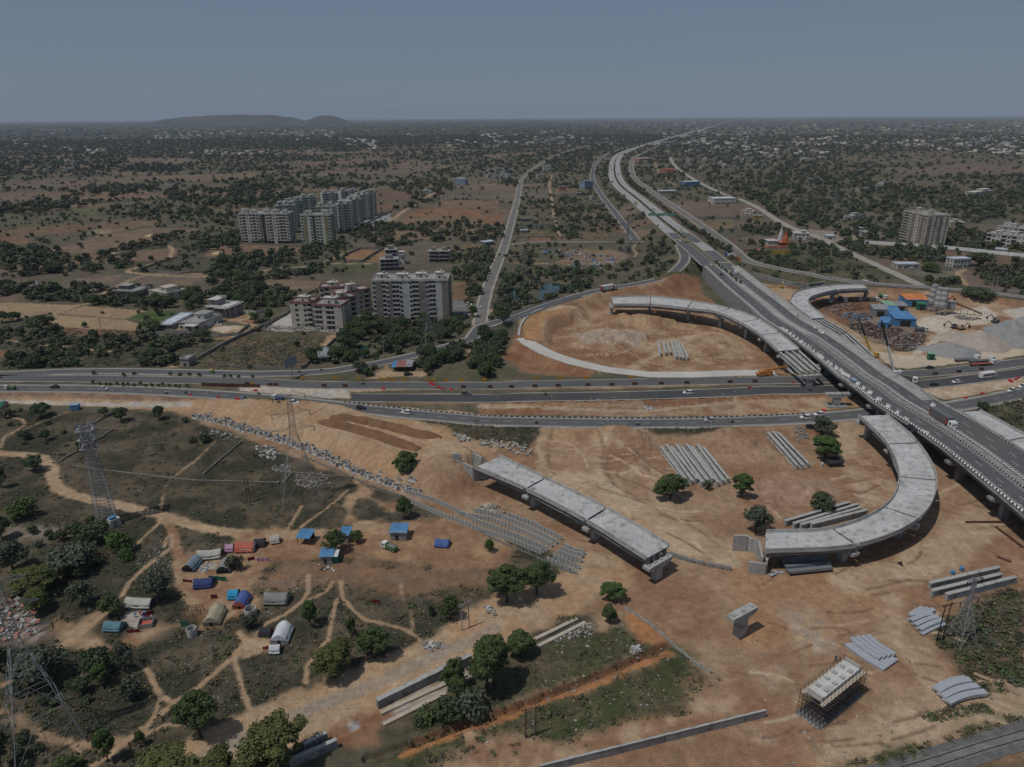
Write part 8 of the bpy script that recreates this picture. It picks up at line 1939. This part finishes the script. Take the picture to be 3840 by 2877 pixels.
CB=dict(grey=cloth('grey',(.21,.21,.20)),bluegrey=cloth('blue_grey',(.17,.23,.28)),beige=cloth('beige',(.36,.31,.22)),red=cloth('red_stripe',(.42,.11,.075)),blue=cloth('blue',(.065,.115,.30)),navy=cloth('navy',(.035,.05,.15)),cyan=cloth('cyan',(.03,.28,.50)),canvas=cloth('canvas',(.40,.39,.35)),white=cloth('white',(.55,.57,.60)),teal=cloth('teal',(.10,.20,.24)),black=cloth('black',(.03,.032,.035)),green=cloth('green',(.02,.14,.09)),maroon=cloth('maroon',(.17,.02,.035)),pink=cloth('pink',(.42,.26,.36)))
def tent(label,c,a,b,depth,h,cover,front='black',eave=.45,arch=.75,name='tent',across=True,ends=True):
    """cover swept from eave to eave; across: the ridge runs along the front edge, else away from it"""
    p,q=G(c,*a),G(c,*b);depth *= .66;w=math.hypot(q.x -p.x,q.y -p.y);t=thing(name,label,'tent',(p.x,p.y,min(p.z,q.z)),heading(p,q));n=7;nl=9;L,S=(w,depth) if across else (depth,w);V=[];g=random.Random(int(p.x *13))
    for i in range(nl):
        u=i /(nl -1);sag=-.10*math.sin(math.pi *u)*h
        for j in range(n +1):
            s=j /n;z=h *eave +h *(1-eave)*(1-abs(2*s -1)**(1/arch if arch >.9 else 1.6))+sag +g.uniform(-.11,.11);x,y=(u *(L +.3)-.15,s *S) if across else (s *S,u *(L +.3)-.15);V.append((x,y,z))
    F_=[(i *(n +1)+j,(i +1)*(n +1)+j,(i +1)*(n +1)+j +1,i *(n +1)+j +1) for i in range(nl -1) for j in range(n)]
    m=MB().add(V,F_)
    for r,s in ((0,-1),(n,1)):
        b_=len(m.v)
        for i in range(nl): x,y,z=V[i *(n +1)+r];o_=s *.22;m.v += [(x,y,z),(x +(0 if across else o_),y +(o_ if across else 0),h *eave *.35)]
        m.f += [(b_ +2*i,b_ +2*i +1,b_ +2*i +3,b_ +2*i +2) for i in range(nl -1)];m.m += [0]*(nl -1)
    o=m.build('cover',CB[cover],t,smooth=True);sd=o.modifiers.new('t','SOLIDIFY');sd.thickness=.04
    k=MB();k.b2(.12,w -.12,.1,.2,-.2,h *eave);k.b2(.12,w -.12,depth -.2,depth -.1,-.2,h *eave)
    for x in (.06,w -.12): k.b2(x,x +.06,.1,depth -.1,-.2,h *eave)
    if ends:
        for i in (0,nl -1): b_=len(k.v);k.v += [V[i *(n +1)+j] for j in range(n +1)];k.f.append(tuple(b_ +j for j in range(n +1)));k.m.append(0)
    k.build('side_cloth',CB[front],t);d=MB();d.b2(w *.4,w *.6,.04,.09,0,h *eave *.95);d.build('opening',DARKM,t);return t

tent('blue-grey tarpaulin tent, leftmost of the grey group by the footpath','i',(1575,1025),(1672,1030),7.5,2.6,'bluegrey',across=False)
tent('long low beige-grey tent at the back of the grey group','i',(1703,935),(1905,915),5,2.7,'canvas')
tent('square grey tent right of the swept yard','i',(1868,1045),(1982,1038),6.5,2.6,'grey',across=False)
tent('red and orange striped tent in the row along the sandy track','i',(2028,866),(2182,862),5.5,2.6,'red','white');tent('small stall under a pink and white cloth left of the striped tent','i',(1945,860),(2008,856),4,2.2,'pink')
tent('black tarpaulin tent right of the striped one','j',(125,1280),(212,1272),4.5,2.3,'black');tent('pale patched tent with maroon cloth inside a green net fence','j',(268,1255),(340,1240),4.5,2.4,'canvas','maroon')
tent('dark blue tarpaulin tent beside a green cloth screen','i',(1672,1180),(1828,1165),5,2.4,'navy','navy');tent('small cyan tarpaulin shelter on stacked stones','i',(1968,1272),(2050,1268),4.5,2.4,'cyan');tent('bright blue tent with a red front cloth','i',(2008,1350),(2125,1345),7,2.6,'blue','red',across=False)
tent('large beige ridge tent tied down with cords','i',(1752,1500),(1895,1492),9,3.0,'beige','beige',across=False,arch=1);tent('white canvas tunnel tent above the swept yard','i',(1072,1345),(1290,1352),5,2.5,'canvas');tent('faded teal tarpaulin shelter below the swept yard','i',(890,1545),(1030,1550),4.5,2.2,'teal','teal')
tent('large square dark grey tent alone above the footpath','n',(205,268),(400,268),6,2.9,'grey','grey');tent('bulging white tarpaulin tent lowest in the camp','n',(265,598),(412,598),8,2.9,'white','white',across=False);tent('small white-topped green shelter in front of the bulging white tent','n',(257,690),(340,688),3,2.3,'white','green');tent('low black hut left of the bulging white tent','n',(165,535),(258,530),3.5,1.9,'black','maroon')
tent('blue tarpaulin sagging like an open tent on bare dirt','j',(1680,1275),(1795,1282),5,2.2,'blue','blue',arch=1);tent('teal roof sheet with yellow walls at the left edge below the highway','e',(-60,1115),(25,1112),7,2.8,'green','beige',name='stall')
def hut(label,c,a,b,depth,h,open_=False,ext=None):
    p,q=G(c,*a),G(c,*b);depth *= .72;w=math.hypot(q.x -p.x,q.y -p.y);t=thing('hut',label,'hut',(p.x,p.y,min(p.z,q.z)),heading(p,q));r=MB();r.box((w /2,depth /2,h +.1),(w +.7,depth +.7,.07),0,0,rx=R(5));[r.box((x,depth /2,h +.16),(.07,depth +.6,.07),0,0,rx=R(5)) for x in np.arange(0,w,.9)];r.build('roof',P_BLUE,t);m=MB()
    if open_: [m.b2(x,x +.15,y,y +.15,-.3,h) for x in (0,w -.15) for y in (0,depth -.15)];m.b2(.2,w -.2,depth -.1,depth,-.2,h *.9)
    else: m.b2(0,w,0,depth,-.3,h)
    m.build('wall',W_GREY if not open_ else BARK,t)
    if not open_: d=MB();d.b2(w *.3,w *.52,-.04,.03,0,1.9);d.build('door',DARKM,t)
    if ext: e=MB();e.b2(w +.05,w *1.45,.2,depth,-.3,h *.85);e.build('green_side_room',CB['green'],t);e=MB();e.b2(w,w *1.5,0,depth +.2,h *.86,h *.9);e.build('white_sheet',CB['white'],t)
hut('open-fronted hut with a plain blue roof beside the sandy track','j',(497,1252),(600,1256),5.5,2.8,True);hut('blue-roofed hut half hidden behind the flat-topped tree','j',(862,1232),(935,1236),5.5,2.8);hut('largest blue-roofed hut with a pitted roof and dark door','j',(1300,1212),(1435,1216),6,3);hut('blue-roofed hut with a green side room and white sheet','j',(698,1420),(798,1418),5,2.8,ext=True)
cb=G('e',610,1130);o=thing('cabin','small blue cabin on short legs under the highway slope','cabin',cb,.1);MB().b2(0,3.2,0,2.6,.3,2.5).build('wall',P_BLUE,o);MB().b2(-.15,3.35,-.15,2.75,2.5,2.62).build('roof',P_LBLUE,o);q=MB();[q.b2(x,x +.2,y,y +.2,-.2,.3) for x in (.1,2.9) for y in (.1,2.3)];q.build('leg',M_RUST,o)
for c,u,v,r,h,lab in (('n',95,340,1.5,2.0,'white open drum beside the bright blue tent'),('i',1660,1570,1.2,2.2,'white drum with a bush growing behind it')):
    p=G(c,u,v);q=MB();N=20;vs=[(math.cos(2*math.pi *k /N)*rr,math.sin(2*math.pi *k /N)*rr,z) for rr,z in ((r,-.2),(r,h),(r -.12,h),(r -.12,.1)) for k in range(N)];q.add(vs,[(i *N +k,i *N +(k +1) % N,(i +1)*N +(k +1) % N,(i +1)*N +k) for i in range(3) for k in range(N)]);tag(q.build('drum',W_WHITE,None,p),lab,'drum')
for c,u,v,m_,w_,h_,lab in (('i',1880,1100,'green',5,1.4,'dark green cloth screen beside the dark blue tent'),('i',1620,1115,'maroon',2.6,.9,'dark red cloth hung on a rail above the footpath'),('i',1285,1400,'maroon',2.6,1.2,'maroon cloths piled on a rail in the swept yard'),('i',1155,1550,'maroon',3,1.0,'maroon cloth fence beside the wooden crate pen'),('i',1850,1255,'maroon',1.6,1.3,'small dark red cloth on a stand between the blue tents'),('i',2170,925,'maroon',1.8,1.1,'dark red bundle below the striped tent'),('j',205,1395,'pink',3.4,1.2,'pink cloth screen in front of the pale patched tent'),('n',1172,250,'maroon',2,1.4,'dark maroon cloth standing alone in the dry grass'),('n',235,640,'red',1.8,.9,'red cloth bundle left of the white-topped shelter')):
    p=G(c,u,v);o=thing('cloth_screen',lab,'cloth',p,rw.uniform(-.2,.5));q=MB();[q.b2(x -.04,x +.04,-.04,.04,-.2,h_ +.1) for x in (-w_ /2,w_ /2)];q.build('post',BARK,o);V=[(-w_ /2+w_ *i /8,.08*math.sin(i *1.9)+.06,z) for z in (.05,h_) for i in range(9)];c_=MB().add(V,[(i,i +1,i +10,i +9) for i in range(8)]).build('cloth',CB[m_],o);c_.modifiers.new('t','SOLIDIFY').thickness=.03
p=G('i',1190,1525);o=thing('pen','grey wooden pen with an open top beside the maroon cloth','pen',p,.25);q=MB();[q.b2(*x) for x in ((0,3.4,0,.1,0,1.3),(0,3.4,2.9,3,0,1.3),(0,.1,.1,2.9,0,1.3),(3.3,3.4,.1,2.9,0,1.3))];q.build('board_sides',W_GREY,o);MB().b2(.12,3.28,.12,2.88,.02,.3).build('red_bedding',CB['red'],o)
p=G('i',1565,1495);o=thing('pole_shelter','bare pole skeleton of a hut left of the large beige tent','frame',p,.1);q=MB();[q.tube((x,y,-.2),(x,y,2.1),.07,n=5) for x in (0,2,4) for y in (0,3,5.5)];[q.tube((0,y,2.1),(4,y,2.1),.06,n=5) for y in np.linspace(0,5.5,7)];[q.tube((x,0,2.12),(x,5.5,2.12),.06,n=5) for x in np.linspace(0,4,6)];q.build('pole_frame',BARK,o);MB().b2(0,1.8,-.1,.0,0,1.6).build('green_cloth',CB['green'],o)
p=G('l',690,600);o=thing('hut','dark thatched hut under the dense bright tree with blue drums','hut',p,.1);loft([(-.3,2.6,1.7,2.0,1.2),(5.5,2.6,1.7,2.1,1.2)]).build('thatch_roof',CB['black'],o);MB().b2(0,5.2,-2.2,2.2,-.2,1.72).build('wall',BARK,o)
for k,(c,u,v,m_,lab) in enumerate((('l',715,605,'P','blue barrel beside the thatched hut'),('l',658,608,'W','white tank beside the thatched hut'),('l',1660,1440,'P','blue barrel lying behind the three girders'),('l',1728,1412,'P','blue barrel standing behind the three girders'))): q=MB();q.tube((0,0,0),(0,0,1.2),.55,n=12);q.tube((0,0,.4),(0,0,.46),.58,n=12);q.tube((0,0,.8),(0,0,.86),.58,n=12);tag(q.build('barrel',P_BLUE if m_ == 'P' else W_WHITE,None,G(c,u,v)),lab,'barrel')
for c,a,b,lab in (('l',(2000,1310),(2110,1350),'rusty steel frame pieces at the right edge of the dirt'),('l',(1760,1045),(2050,1045),'long rusty beam beside the flyover columns'),('l',(1990,1080),(2200,1240),'rusty girder lying under the flyover')): p,q_=G(c,*a),G(c,*b);q=MB();L_=(q_ -p).length;q.b2(0,L_,-.3,-.2,0,.5);q.b2(0,L_,.2,.3,0,.5);[q.b2(x,x +.1,-.2,.2,.1,.4) for x in np.arange(0,L_,1.2)];tag(q.build('steel_beam',M_RUST,None,p,heading(p,q_)),lab,'steel beam')
p=G('p',1880,970);q=MB();q.tube((-1.5,0,.45),(1.5,0,.45),.45,.4,12);q.tube((1.5,0,.45),(1.53,0,.45),.3,n=10);tag(q.build('log',mat('cut_wood',(.33,.24,.15),.9),None,p,-.7),'thick pale log beside the curved steel troughs','log')
# ------------------------------------------------------------------ lattice towers, poles and wires
M_TOWER=mat('tower_steel',(.27,.275,.28),.6,.1,1,.1,6,metal=.2)
def top_of(base,u,v,c):
    lo,hi=3.,110.
    for _ in range(40):
        m=(lo +hi)/2;n=proj((base.x,base.y,base.z +m))[1]
        if n >CROPS[c][1]+v *CROPS[c][2]: lo=m
        else: hi=m
    return lo

TW={}
def pylon(label,base,h,w0,rz,key,arms=3,t=.16,group=None):
    o=thing('pylon',label,'pylon',base,rz,group);q=MB();waist=.62;wt=w0 *.16
    def wd(z): return w0 +(wt -w0)*min(1,z /(h *waist)) if z <h *waist else wt *(1-.35*(z -h *waist)/(h *(1-waist)))
    lv=[0]; 
    while lv[-1]<h *.97: lv.append(min(h,lv[-1]+max(1.6,wd(lv[-1])*.75)))
    for z0,z1 in zip(lv,lv[1:]):
        a,b=wd(z0)/2,wd(z1)/2;c0=[(-a,-a,z0),(a,-a,z0),(a,a,z0),(-a,a,z0)];c1=[(-b,-b,z1),(b,-b,z1),(b,b,z1),(-b,b,z1)]
        for k in range(4):
            q.beam(c0[k],c1[k],t);n=(k +1) % 4;q.beam(c1[k],c1[n],t *.6)
            if b >w0 *.2:
                mid=tuple((c1[k][i]+c1[n][i])/2 for i in range(3));q.beam(c0[k],mid,t *.65);q.beam(c0[n],mid,t *.65)
                for f in (.5,): p1=Vector(c0[k]).lerp(Vector(mid),f);q.beam(p1,Vector(c0[k]).lerp(Vector(c1[k]),f +.1),t *.5);p2=Vector(c0[n]).lerp(Vector(mid),f);q.beam(p2,Vector(c0[n]).lerp(Vector(c1[n]),f +.1),t *.5)
            else: q.beam(c0[k],c1[n],t *.55);q.beam(c0[n],c1[k],t *.55)
    q.build('lattice_body',M_TOWER,o);tips=[]
    for k in range(arms):
        z=h *(waist +.04+k *.30/max(1,arms -1));L_=w0 *(.52-.07*k)
        for s in (-1,1):
            q=MB();e=Vector((s *L_,0,z));b=wd(z)/2
            for y in (-b,b): q.beam((s *b,y,z),e,t *.7);q.beam((s *b,y,z +h *.045),e,t *.6)
            for f in (.35,.65): x=s *b +(s *L_ -s *b)*f;q.beam((x,-b *(1-f),z),(x,b *(1-f),z),t *.5);q.beam((x,-b *(1-f),z),(x,0,z +h *.045*(1-f)),t *.5)
            ar_=q.build('cross_arm',M_TOWER,o);q=MB();q.tube(e,e +Vector((0,0,-1.7)),.12,n=6);q.build('insulator',TYRE,ar_);tips.append(Matrix.Translation(Vector(base)) @ Matrix.Rotation(rz,4,'Z') @ (e +Vector((0,0,-1.7))))
    TW[key]=tips;return o

b1=G('m',390,1420);pylon('huge lattice pylon at the lower left edge leaning over the thicket',b1,top_of(b1,40,1080,'i'),12.5,.75,'A',t=.11)
b2=G('j',530,850);pylon('tall lattice pylon in the middle of the block line and stone heaps',b2,top_of(b2,420,660,'f'),13,.35,'B',t=.11)
b3=G('f',1640,360);pylon('lattice pylon in the trees before the tall white apartment block',b3,top_of(b3,1690,-130,'f'),10,.4,'C',t=.10)
b4=G('c',378,1490);pylon('lattice pylon behind the green pond',b4,top_of(b4,376,1228,'c'),9,.4,'D',t=.15);b5=G('c',1262,1320);pylon('lattice pylon among the scrub left of the expressway junction',b5,top_of(b5,1266,985,'c'),10,.4,'E',t=.15);b6=G('d',750,785);pylon('faint lattice pylon far off in the right-hand woods',b6,top_of(b6,768,622,'d'),9,.4,'G',t=.2);b7=G('c',2190,1130);pylon('thin lattice pylon beside the service road and brown field',b7,top_of(b7,2200,905,'c'),8,.4,'K',t=.15)
b8=G('p',1712,690);pylon('small slim lattice pylon in front of the three girders',b8,top_of(b8,1825,190,'p'),5.2,.3,'S',2,.12)
bm=G('i',925,590);hm_=top_of(bm,745,1250,'e');o=thing('telecom_mast','tall slim lattice telecom mast crowded with antennas at its top','mast',bm,.3);q=MB();N=30
for k in range(N):
    z0,z1=hm_ *k /N,hm_ *(k +1)/N;a,b=2.6-1.7*k /N,2.6-1.7*(k +1)/N;A_=[(-a,-a,z0),(a,-a,z0),(a,a,z0),(-a,a,z0)];B_=[(-b,-b,z1),(b,-b,z1),(b,b,z1),(-b,b,z1)]
    for j in range(4): q.beam(A_[j],B_[j],.15);q.beam(B_[j],B_[(j +1) % 4],.09);q.beam(A_[j],B_[(j +1) % 4],.09)
q.build('lattice_body',M_TOWER,o)
for z in (hm_ *.78,hm_ *.87,hm_ *.96):
    q=MB();[q.b2(*x,z,z +.12) for x in ((-2.4,2.4,-2.4,-1.7),(-2.4,2.4,1.7,2.4),(-2.4,-1.7,-1.7,1.7),(1.7,2.4,-1.7,1.7))];pl_=q.build('platform',M_TOWER,o)
    for k in range(7): a=k *.9+z;q=MB();q.box((2.5*math.cos(a),2.5*math.sin(a),z +1.1),(.3,.4,2.2),a);q.build('antenna',SHEET_G,pl_)
p=G('i',965,650);o=thing('mast_hut','white equipment hut with a blue roof unit at the mast foot','hut',p,.9);MB().b2(0,3,0,2.4,-.2,2.6).build('wall',W_WHITE,o);MB().b2(.2,2,.3,1.8,2.6,3.3).build('roof_unit',P_BLUE,o);d=MB();d.b2(1,1.8,-.04,.02,0,2);d.build('door',W_GREY,o)
def pole(label,c,feet,h,m=M_RUST,cross=True,group=None):
    ps=[G(c,*f) for f in feet];o=thing('utility_pole',label,'pole',ps[0],heading(ps[0],ps[-1]) if len(ps)>1 else 0,group);d=(ps[-1]-ps[0]).length
    q=MB();q.tube((0,0,-.4),(0,0,h),.16,.11,6)
    if len(ps)>1: q.tube((d,0,-.4),(d,0,h),.16,.11,6)
    q.build('pole',m,o)
    if cross: q=MB();q.beam((-.9,0,h -.5),(d +.9,0,h -.5),.14);[q.tube((x,0,h -.45),(x,0,h -.1),.07,n=5) for x in (-.8,d /2,d +.8)];q.build('cross_arm',m,o)
    if len(ps)>1: q=MB();[q.beam((0,0,z),(d,0,z +.8),.07) for z in (h *.3,h *.55,h *.8)];q.build('bracing',m,o)
for lab,c,ft,h,m in (('twin dark rail pole beyond the pylon in the dry grass','j',[(65,885),(92,882)],9,M_RUST),('twin dark rail pole above the sand bank beside the lower highway','f',[(2038,1085),(2056,1083)],9,M_RUST),('single dark pole in the left thicket','i',[(553,775)],7,M_RUST),('pair of thin pale poles joined at the top beside the haul road','n',[(1915,478),(1978,450)],8,M_CONC),('twin wooden pole frame beside the trench','o',[(365,1425),(445,1405)],8,BARK),('black twin rail pole beside the jumbled steel troughs','p',[(1540,690),(1585,675)],11,TYRE),('thin pole among the pond trees','f',[(1243,362)],9,M_CONC),('dark twin pole beyond the yellow boards','f',[(2112,548),(2130,548)],9,M_RUST),('pole left of the orange dirt beside the highway','g',[(55,985)],9,M_RUST),('pole in the field beside the farmhouse','e',[(650,190)],9,M_CONC),('thin pole near the farmhouse yard','e',[(815,145)],8,M_CONC),('leaning pole in the ploughed field','e',[(870,420)],6,BARK),('pole at the white villa','e',[(1630,450)],7,M_CONC),('pole by the service road trees','s',[(845,265)],12,M_RUST)): pole(lab,c,ft,h,m)
POLEV=[('d',1840,1090),('d',1862,1098),('d',1965,1385),('d',1995,1380),('d',2140,1350),('c',205,1425),('c',105,1310),('c',170,1140),('c',615,1635),('c',1230,1480),('c',1420,1500),('g',175,420),('g',425,330),('g',615,275),('d',210,1215),('d',400,1230),('d',635,1290),('d',850,1060)]
for c,u,v in POLEV: pole('slim pale lamp or power pole along the slip and service roads',c,[(u,v)],8.5,M_CONC,False,'slim roadside poles')
def wire(a,b,sag,r=.05):
    q=MB();N=14;pts=[Vector(a).lerp(Vector(b),k /N)-Vector((0,0,sag *4*(k /N)*(1-k /N))) for k in range(N +1)]
    for p,s in zip(pts,pts[1:]): q.tube(p,s,r,n=4,cap=False)
    tag(q.build('power_line',TYRE),'power line wire sagging between the lattice pylons','wire','wires between the pylons')
for i in range(6): wire(TW['B'][i],TW['C'][i],5,.03)
# ------------------------------------------------------------------ batching plant and cranes
def shed(label,c,a,b,depth,h,roof,wall,slope=4):
    p,q=G(c,*a),G(c,*b);w=math.hypot(q.x -p.x,q.y -p.y);t=thing('shed',label,'shed',(p.x,p.y,p.z),heading(p,q));r=MB();r.box((w /2,depth /2,h +.35),(w +.6,depth +.6,.12),0,0,rx=R(slope));[r.box((x,depth /2,h +.44),(.1,depth +.5,.08),0,0,rx=R(slope)) for x in np.arange(.5,w,1.3)];r.build('roof',roof,t);m=MB();m.b2(0,w,0,depth,-.3,h);m.build('wall',wall,t);d=MB();d.b2(w *.25,w *.75,-.05,.05,0,h *.75);d.build('door',DARKM,t);return t

GRN=paint('green_sheet',(.035,.16,.10));GRN2=paint('pale_green_sheet',(.22,.36,.26));ORG=paint('orange_sheet',(.55,.20,.07))
shed('main bright blue sheet shed of the yard with a green doorway','h',(1215,500),(1375,505),15,5,P_BLUE,P_BLUE);shed('blue wing of the main yard shed','h',(1088,515),(1160,520),11,4,P_BLUE,P_BLUE);shed('small blue-roofed shed behind the main yard shed','h',(1170,425),(1250,428),9,4,P_BLUE,W_GREY);shed('grey corrugated shed left of the blue ones','h',(1048,425),(1160,432),10,5,SHEET_G,SHEET_G);shed('pale green roofed shed behind the grey one','h',(1145,385),(1225,385),10,4,GRN2,W_CREAM);shed('blue shed with an orange and green roof beside the silos','h',(1303,350),(1478,355),14,5,ORG,P_BLUE);shed('small green shed at the foot of the silos','h',(1390,375),(1455,378),6,4,GRN,GRN);shed('lone green cabin at the edge of the yard road','h',(1472,758),(1522,760),3,3.2,GRN2,GRN);shed('low grey shed behind the pale green roof','h',(1230,380),(1310,382),9,3.4,SHEET_G,W_GREY)
for k,(u,v) in enumerate(((1487,385),(1528,410),(1568,415))):
    p=G('h',u,v);o=thing('silo',['left grey and white banded cement silo','middle grey and white banded cement silo','right grey and white banded cement silo'][k],'silo',p);q=MB();q.tube((0,0,3.5),(0,0,5.5),.5,2.0,16)
    for j in range(7): q.tube((0,0,5.5+j *1.7),(0,0,7.2+j *1.7),2.0,n=18,mi=j % 2)
    q.tube((0,0,17.4),(0,0,18.2),2.0,.5,16);q.build('body',[SHEET_G,W_WHITE],o);q=MB();[q.beam((x,y,-.3),(x,y,6),.25) for x in (-1.6,1.6) for y in (-1.6,1.6)];[q.beam((x,-1.6,.5),(x,1.6,5),.12) for x in (-1.6,1.6)];q.build('legs',M_STEEL,o);q=MB();[q.beam((2.15,y,0),(2.15,y,18),.07) for y in (-.3,.3)];q.build('ladder',M_STEEL,o)
p=G('h',1610,400);o=thing('batching_plant','grey batching plant with a sloping conveyor right of the silos','plant',p,-.25);q=MB();q.b2(0,4,-2,2,3,8);q.b2(-.3,4.3,-2.3,2.3,8,8.2);q.build('mixer_house',SHEET_G,o);q=MB();q.beam((4,0,7),(20,-1,1.2),1.2,.8);[q.beam((x,-.5,-.3),(x,-.5,7-(x -4)*.36),.2) for x in (8,12,16)];q.build('conveyor',M_RUST,o);q=MB();[q.b2(x,x +.3,y,y +.3,-.3,3) for x in (.1,3.6) for y in (-1.9,1.6)];q.build('legs',M_STEEL,o)
def crane(label,c,u,v,rz,boom,col,up,L_,bcol=None):
    """truck crane: carrier, cab, counterweight and a telescopic boom; boom heading and elevation in degrees"""
    p=G(c,u,v,.02) if not isinstance(u,Vector) else u;o=thing('crane',label,'crane',p,rz);q=MB();q.b2(-3.6,3.6,-1.2,1.2,.7,1.35);q.b2(-3.9,-2.4,-1.25,1.25,1.35,1.8);q.build('carrier',col,o);q=MB();loft([(2.2,1.15,1.0,2.7,1.05),(3.7,1.15,.9,2.5,1.0)],m=q);q.build('cab',col,o);q=MB();q.b2(2.5,3.4,-1.17,1.17,1.8,2.4);q.build('windows',GLASS,o)
    q=MB();q.b2(-2.6,1.0,-1.1,1.1,1.4,2.6);q.build('turret',col,o);wheels(o,(-2.8,-1.6,2.4),1.2,.55,.35)
    d=Vector((math.cos(R(boom))*math.cos(R(up)),math.sin(R(boom))*math.cos(R(up)),math.sin(R(up))));a=Vector((-.8,0,2.6));q=MB();q.beam(a,a +d *L_ *.5,.75,.85);bo=q.build('boom',bcol or col,o);q=MB();q.beam(a +d *L_ *.5,a +d *L_ *.8,.58,.66);q.beam(a +d *L_ *.8,a +d *L_,.42,.5);q.build('boom_extension',TYRE if up >30 else col,bo);q=MB();e=a +d *L_;q.tube(e,e +Vector((0,0,-min(2.2,e.z -.5))),.04,n=5);q.box(tuple(e +Vector((0,0,-min(2.4,e.z -.4)))),(.35,.2,.5));q.build('hook',TYRE,bo)
    return o

crane('yellow crane with its boom laid level beside the pale loop road','h',215,880,.12,2,PAINT['orange'],8,13);crane('yellow crane with a dark-tipped boom raised behind the stacked girders','h',1040,742,.3,155,PAINT['yellow'],64,21);crane('white crane with a long raised boom behind the flyover','h',1215,880,.2,165,PAINT['white'],68,27)
def digger(label,c,u,v,rz,col):
    p=G(c,u,v,.02);o=thing('excavator',label,'excavator',p,rz);q=MB()
    for s in (-1,1): loft([(-1.9,.28,.2,.7,.28),(-1.5,.28,.0,.85,.28),(1.5,.28,.0,.85,.28),(1.9,.28,.2,.7,.28)],m=q);[q.v.__setitem__(i,(q.v[i][0],q.v[i][1]+s *1.05,q.v[i][2])) for i in range(len(q.v)-24,len(q.v))]
    q.build('tracks',TYRE,o);q=MB();q.b2(-2,1.2,-1.2,1.2,.95,1.7);q.b2(-2,-.4,-1.2,1.2,1.7,2.2);q.build('body',col,o);q=MB();loft([(-.3,.5,1.7,2.9,.42),(1.2,.5,1.7,2.7,.42)],m=q);q.build('cab',GLASS,o);q=MB();q.beam((1.0,-.5,1.6),(3.4,-.5,4.2),.4,.5);q.beam((3.4,-.5,4.2),(5.6,-.5,2.3),.32,.4);ar_=q.build('arm',col,o);q=MB();loft([(5.1,.5,.9,2.0,.5),(6.0,.5,1.3,2.3,.5)],m=q);[q.v.__setitem__(i,(q.v[i][0],q.v[i][1]-.5,q.v[i][2])) for i in range(len(q.v))];q.build('bucket',TYRE,ar_)

digger('dark excavator on the gravel, arm towards the yard','h',1675,515,2.9,PAINT['grey']);digger('yellow-brown excavator right of the dark one','h',1725,525,.3,PAINT['tan']);digger('dark excavator on the far pale yard','h',1985,470,2.0,PAINT['grey']);digger('yellow excavator below the low grey wall','h',350,205,1.2,PAINT['yellow']);digger('orange digger under the long service road wall','h',1365,290,.2,PAINT['orange']);digger('red digger right of the silos','h',1615,315,.2,PAINT['red'])
# dug-in smaller litter of the camp yards: pots, stones
debris('rubble','i',[(1700,940),(1880,940),(1880,1010),(1720,1020)],30,(.3,.8),[LT,P_BLUE,STN],40);debris('rubble','j',[(680,1430),(800,1440),(820,1480),(700,1480)],25,(.3,1),[LT,STN,DARKM],41);debris('rubble','i',[(1150,1370),(1320,1370),(1300,1440),(1160,1420)],30,(.3,.8),[CB['red'],LT,CB['maroon'],P_BLUE],42)

SKY_STR,SKY_DUST,HAZE,EXPO=.055,0.3,3.9e-5,-.32
VEIL=(3.3,4.3,6.1)

# ------------------------------------------------------------------ light and air
SUN_EL,SUN_AZ=R(64),R(207)          # the sun stands high, behind the camera and to its left: shadows fall away to the right
w=bpy.data.worlds.new('World');SC.world=w;w.use_nodes=True
nt=w.node_tree;bg=nt.nodes['Background']
sky=nt.nodes.new('ShaderNodeTexSky');sky.sky_type='NISHITA';sky.sun_disc=False
sky.sun_elevation=SUN_EL
# direction towards the sun
sd=Vector((-math.cos(SUN_EL)*.87,-math.cos(SUN_EL)*.49,math.sin(SUN_EL))).normalized()
sky.sun_rotation=math.atan2(sd.x,sd.y)
sky.altitude=400;sky.air_density=1.0;sky.dust_density=SKY_DUST;sky.ozone_density=1.5
# a thin even veil of high cloud lies over the blue sky
vm=nt.nodes.new('ShaderNodeMix');vm.data_type='RGBA';vm.inputs[0].default_value=.78;vm.inputs[7].default_value=VEIL +(1,)
nt.links.new(sky.outputs[0],vm.inputs[6]);nt.links.new(vm.outputs[2],bg.inputs[0]);bg.inputs[1].default_value=SKY_STR
L=bpy.data.lights.new('sun','SUN');L.energy=2.75;L.angle=R(.53);L.color=(1,.95,.88)
so=bpy.data.objects.new('sun',L);COL.objects.link(so);so.rotation_euler=sd.to_track_quat('Z','Y').to_euler()
so.location=(0,0,300)

hz=MB().box((0,29000,148),(90000,62000,304)).build('haze',None)
hz.data.materials.clear()
hm=bpy.data.materials.new('haze');hm.use_nodes=True;hn=hm.node_tree
for x in list(hn.nodes):
    if x.type == 'BSDF_PRINCIPLED': hn.nodes.remove(x)
pv=hn.nodes.new('ShaderNodeVolumePrincipled');pv.inputs['Color'].default_value=(.60,.70,.86,1);pv.inputs['Density'].default_value=HAZE
pv.inputs['Anisotropy'].default_value=.0
hn.links.new(pv.outputs[0],[x for x in hn.nodes if x.type == 'OUTPUT_MATERIAL'][0].inputs['Volume'])
hz.data.materials.append(hm);tag(hz,kind='stuff')

SC.view_settings.view_transform='Standard';SC.view_settings.look='None';SC.view_settings.gamma=1
SC.view_settings.exposure=EXPO
SC.cycles.max_bounces=5;SC.cycles.diffuse_bounces=2;SC.cycles.volume_bounces=1;SC.cycles.transparent_max_bounces=8
SC.cycles.use_adaptive_sampling=True;SC.cycles.use_denoising=True
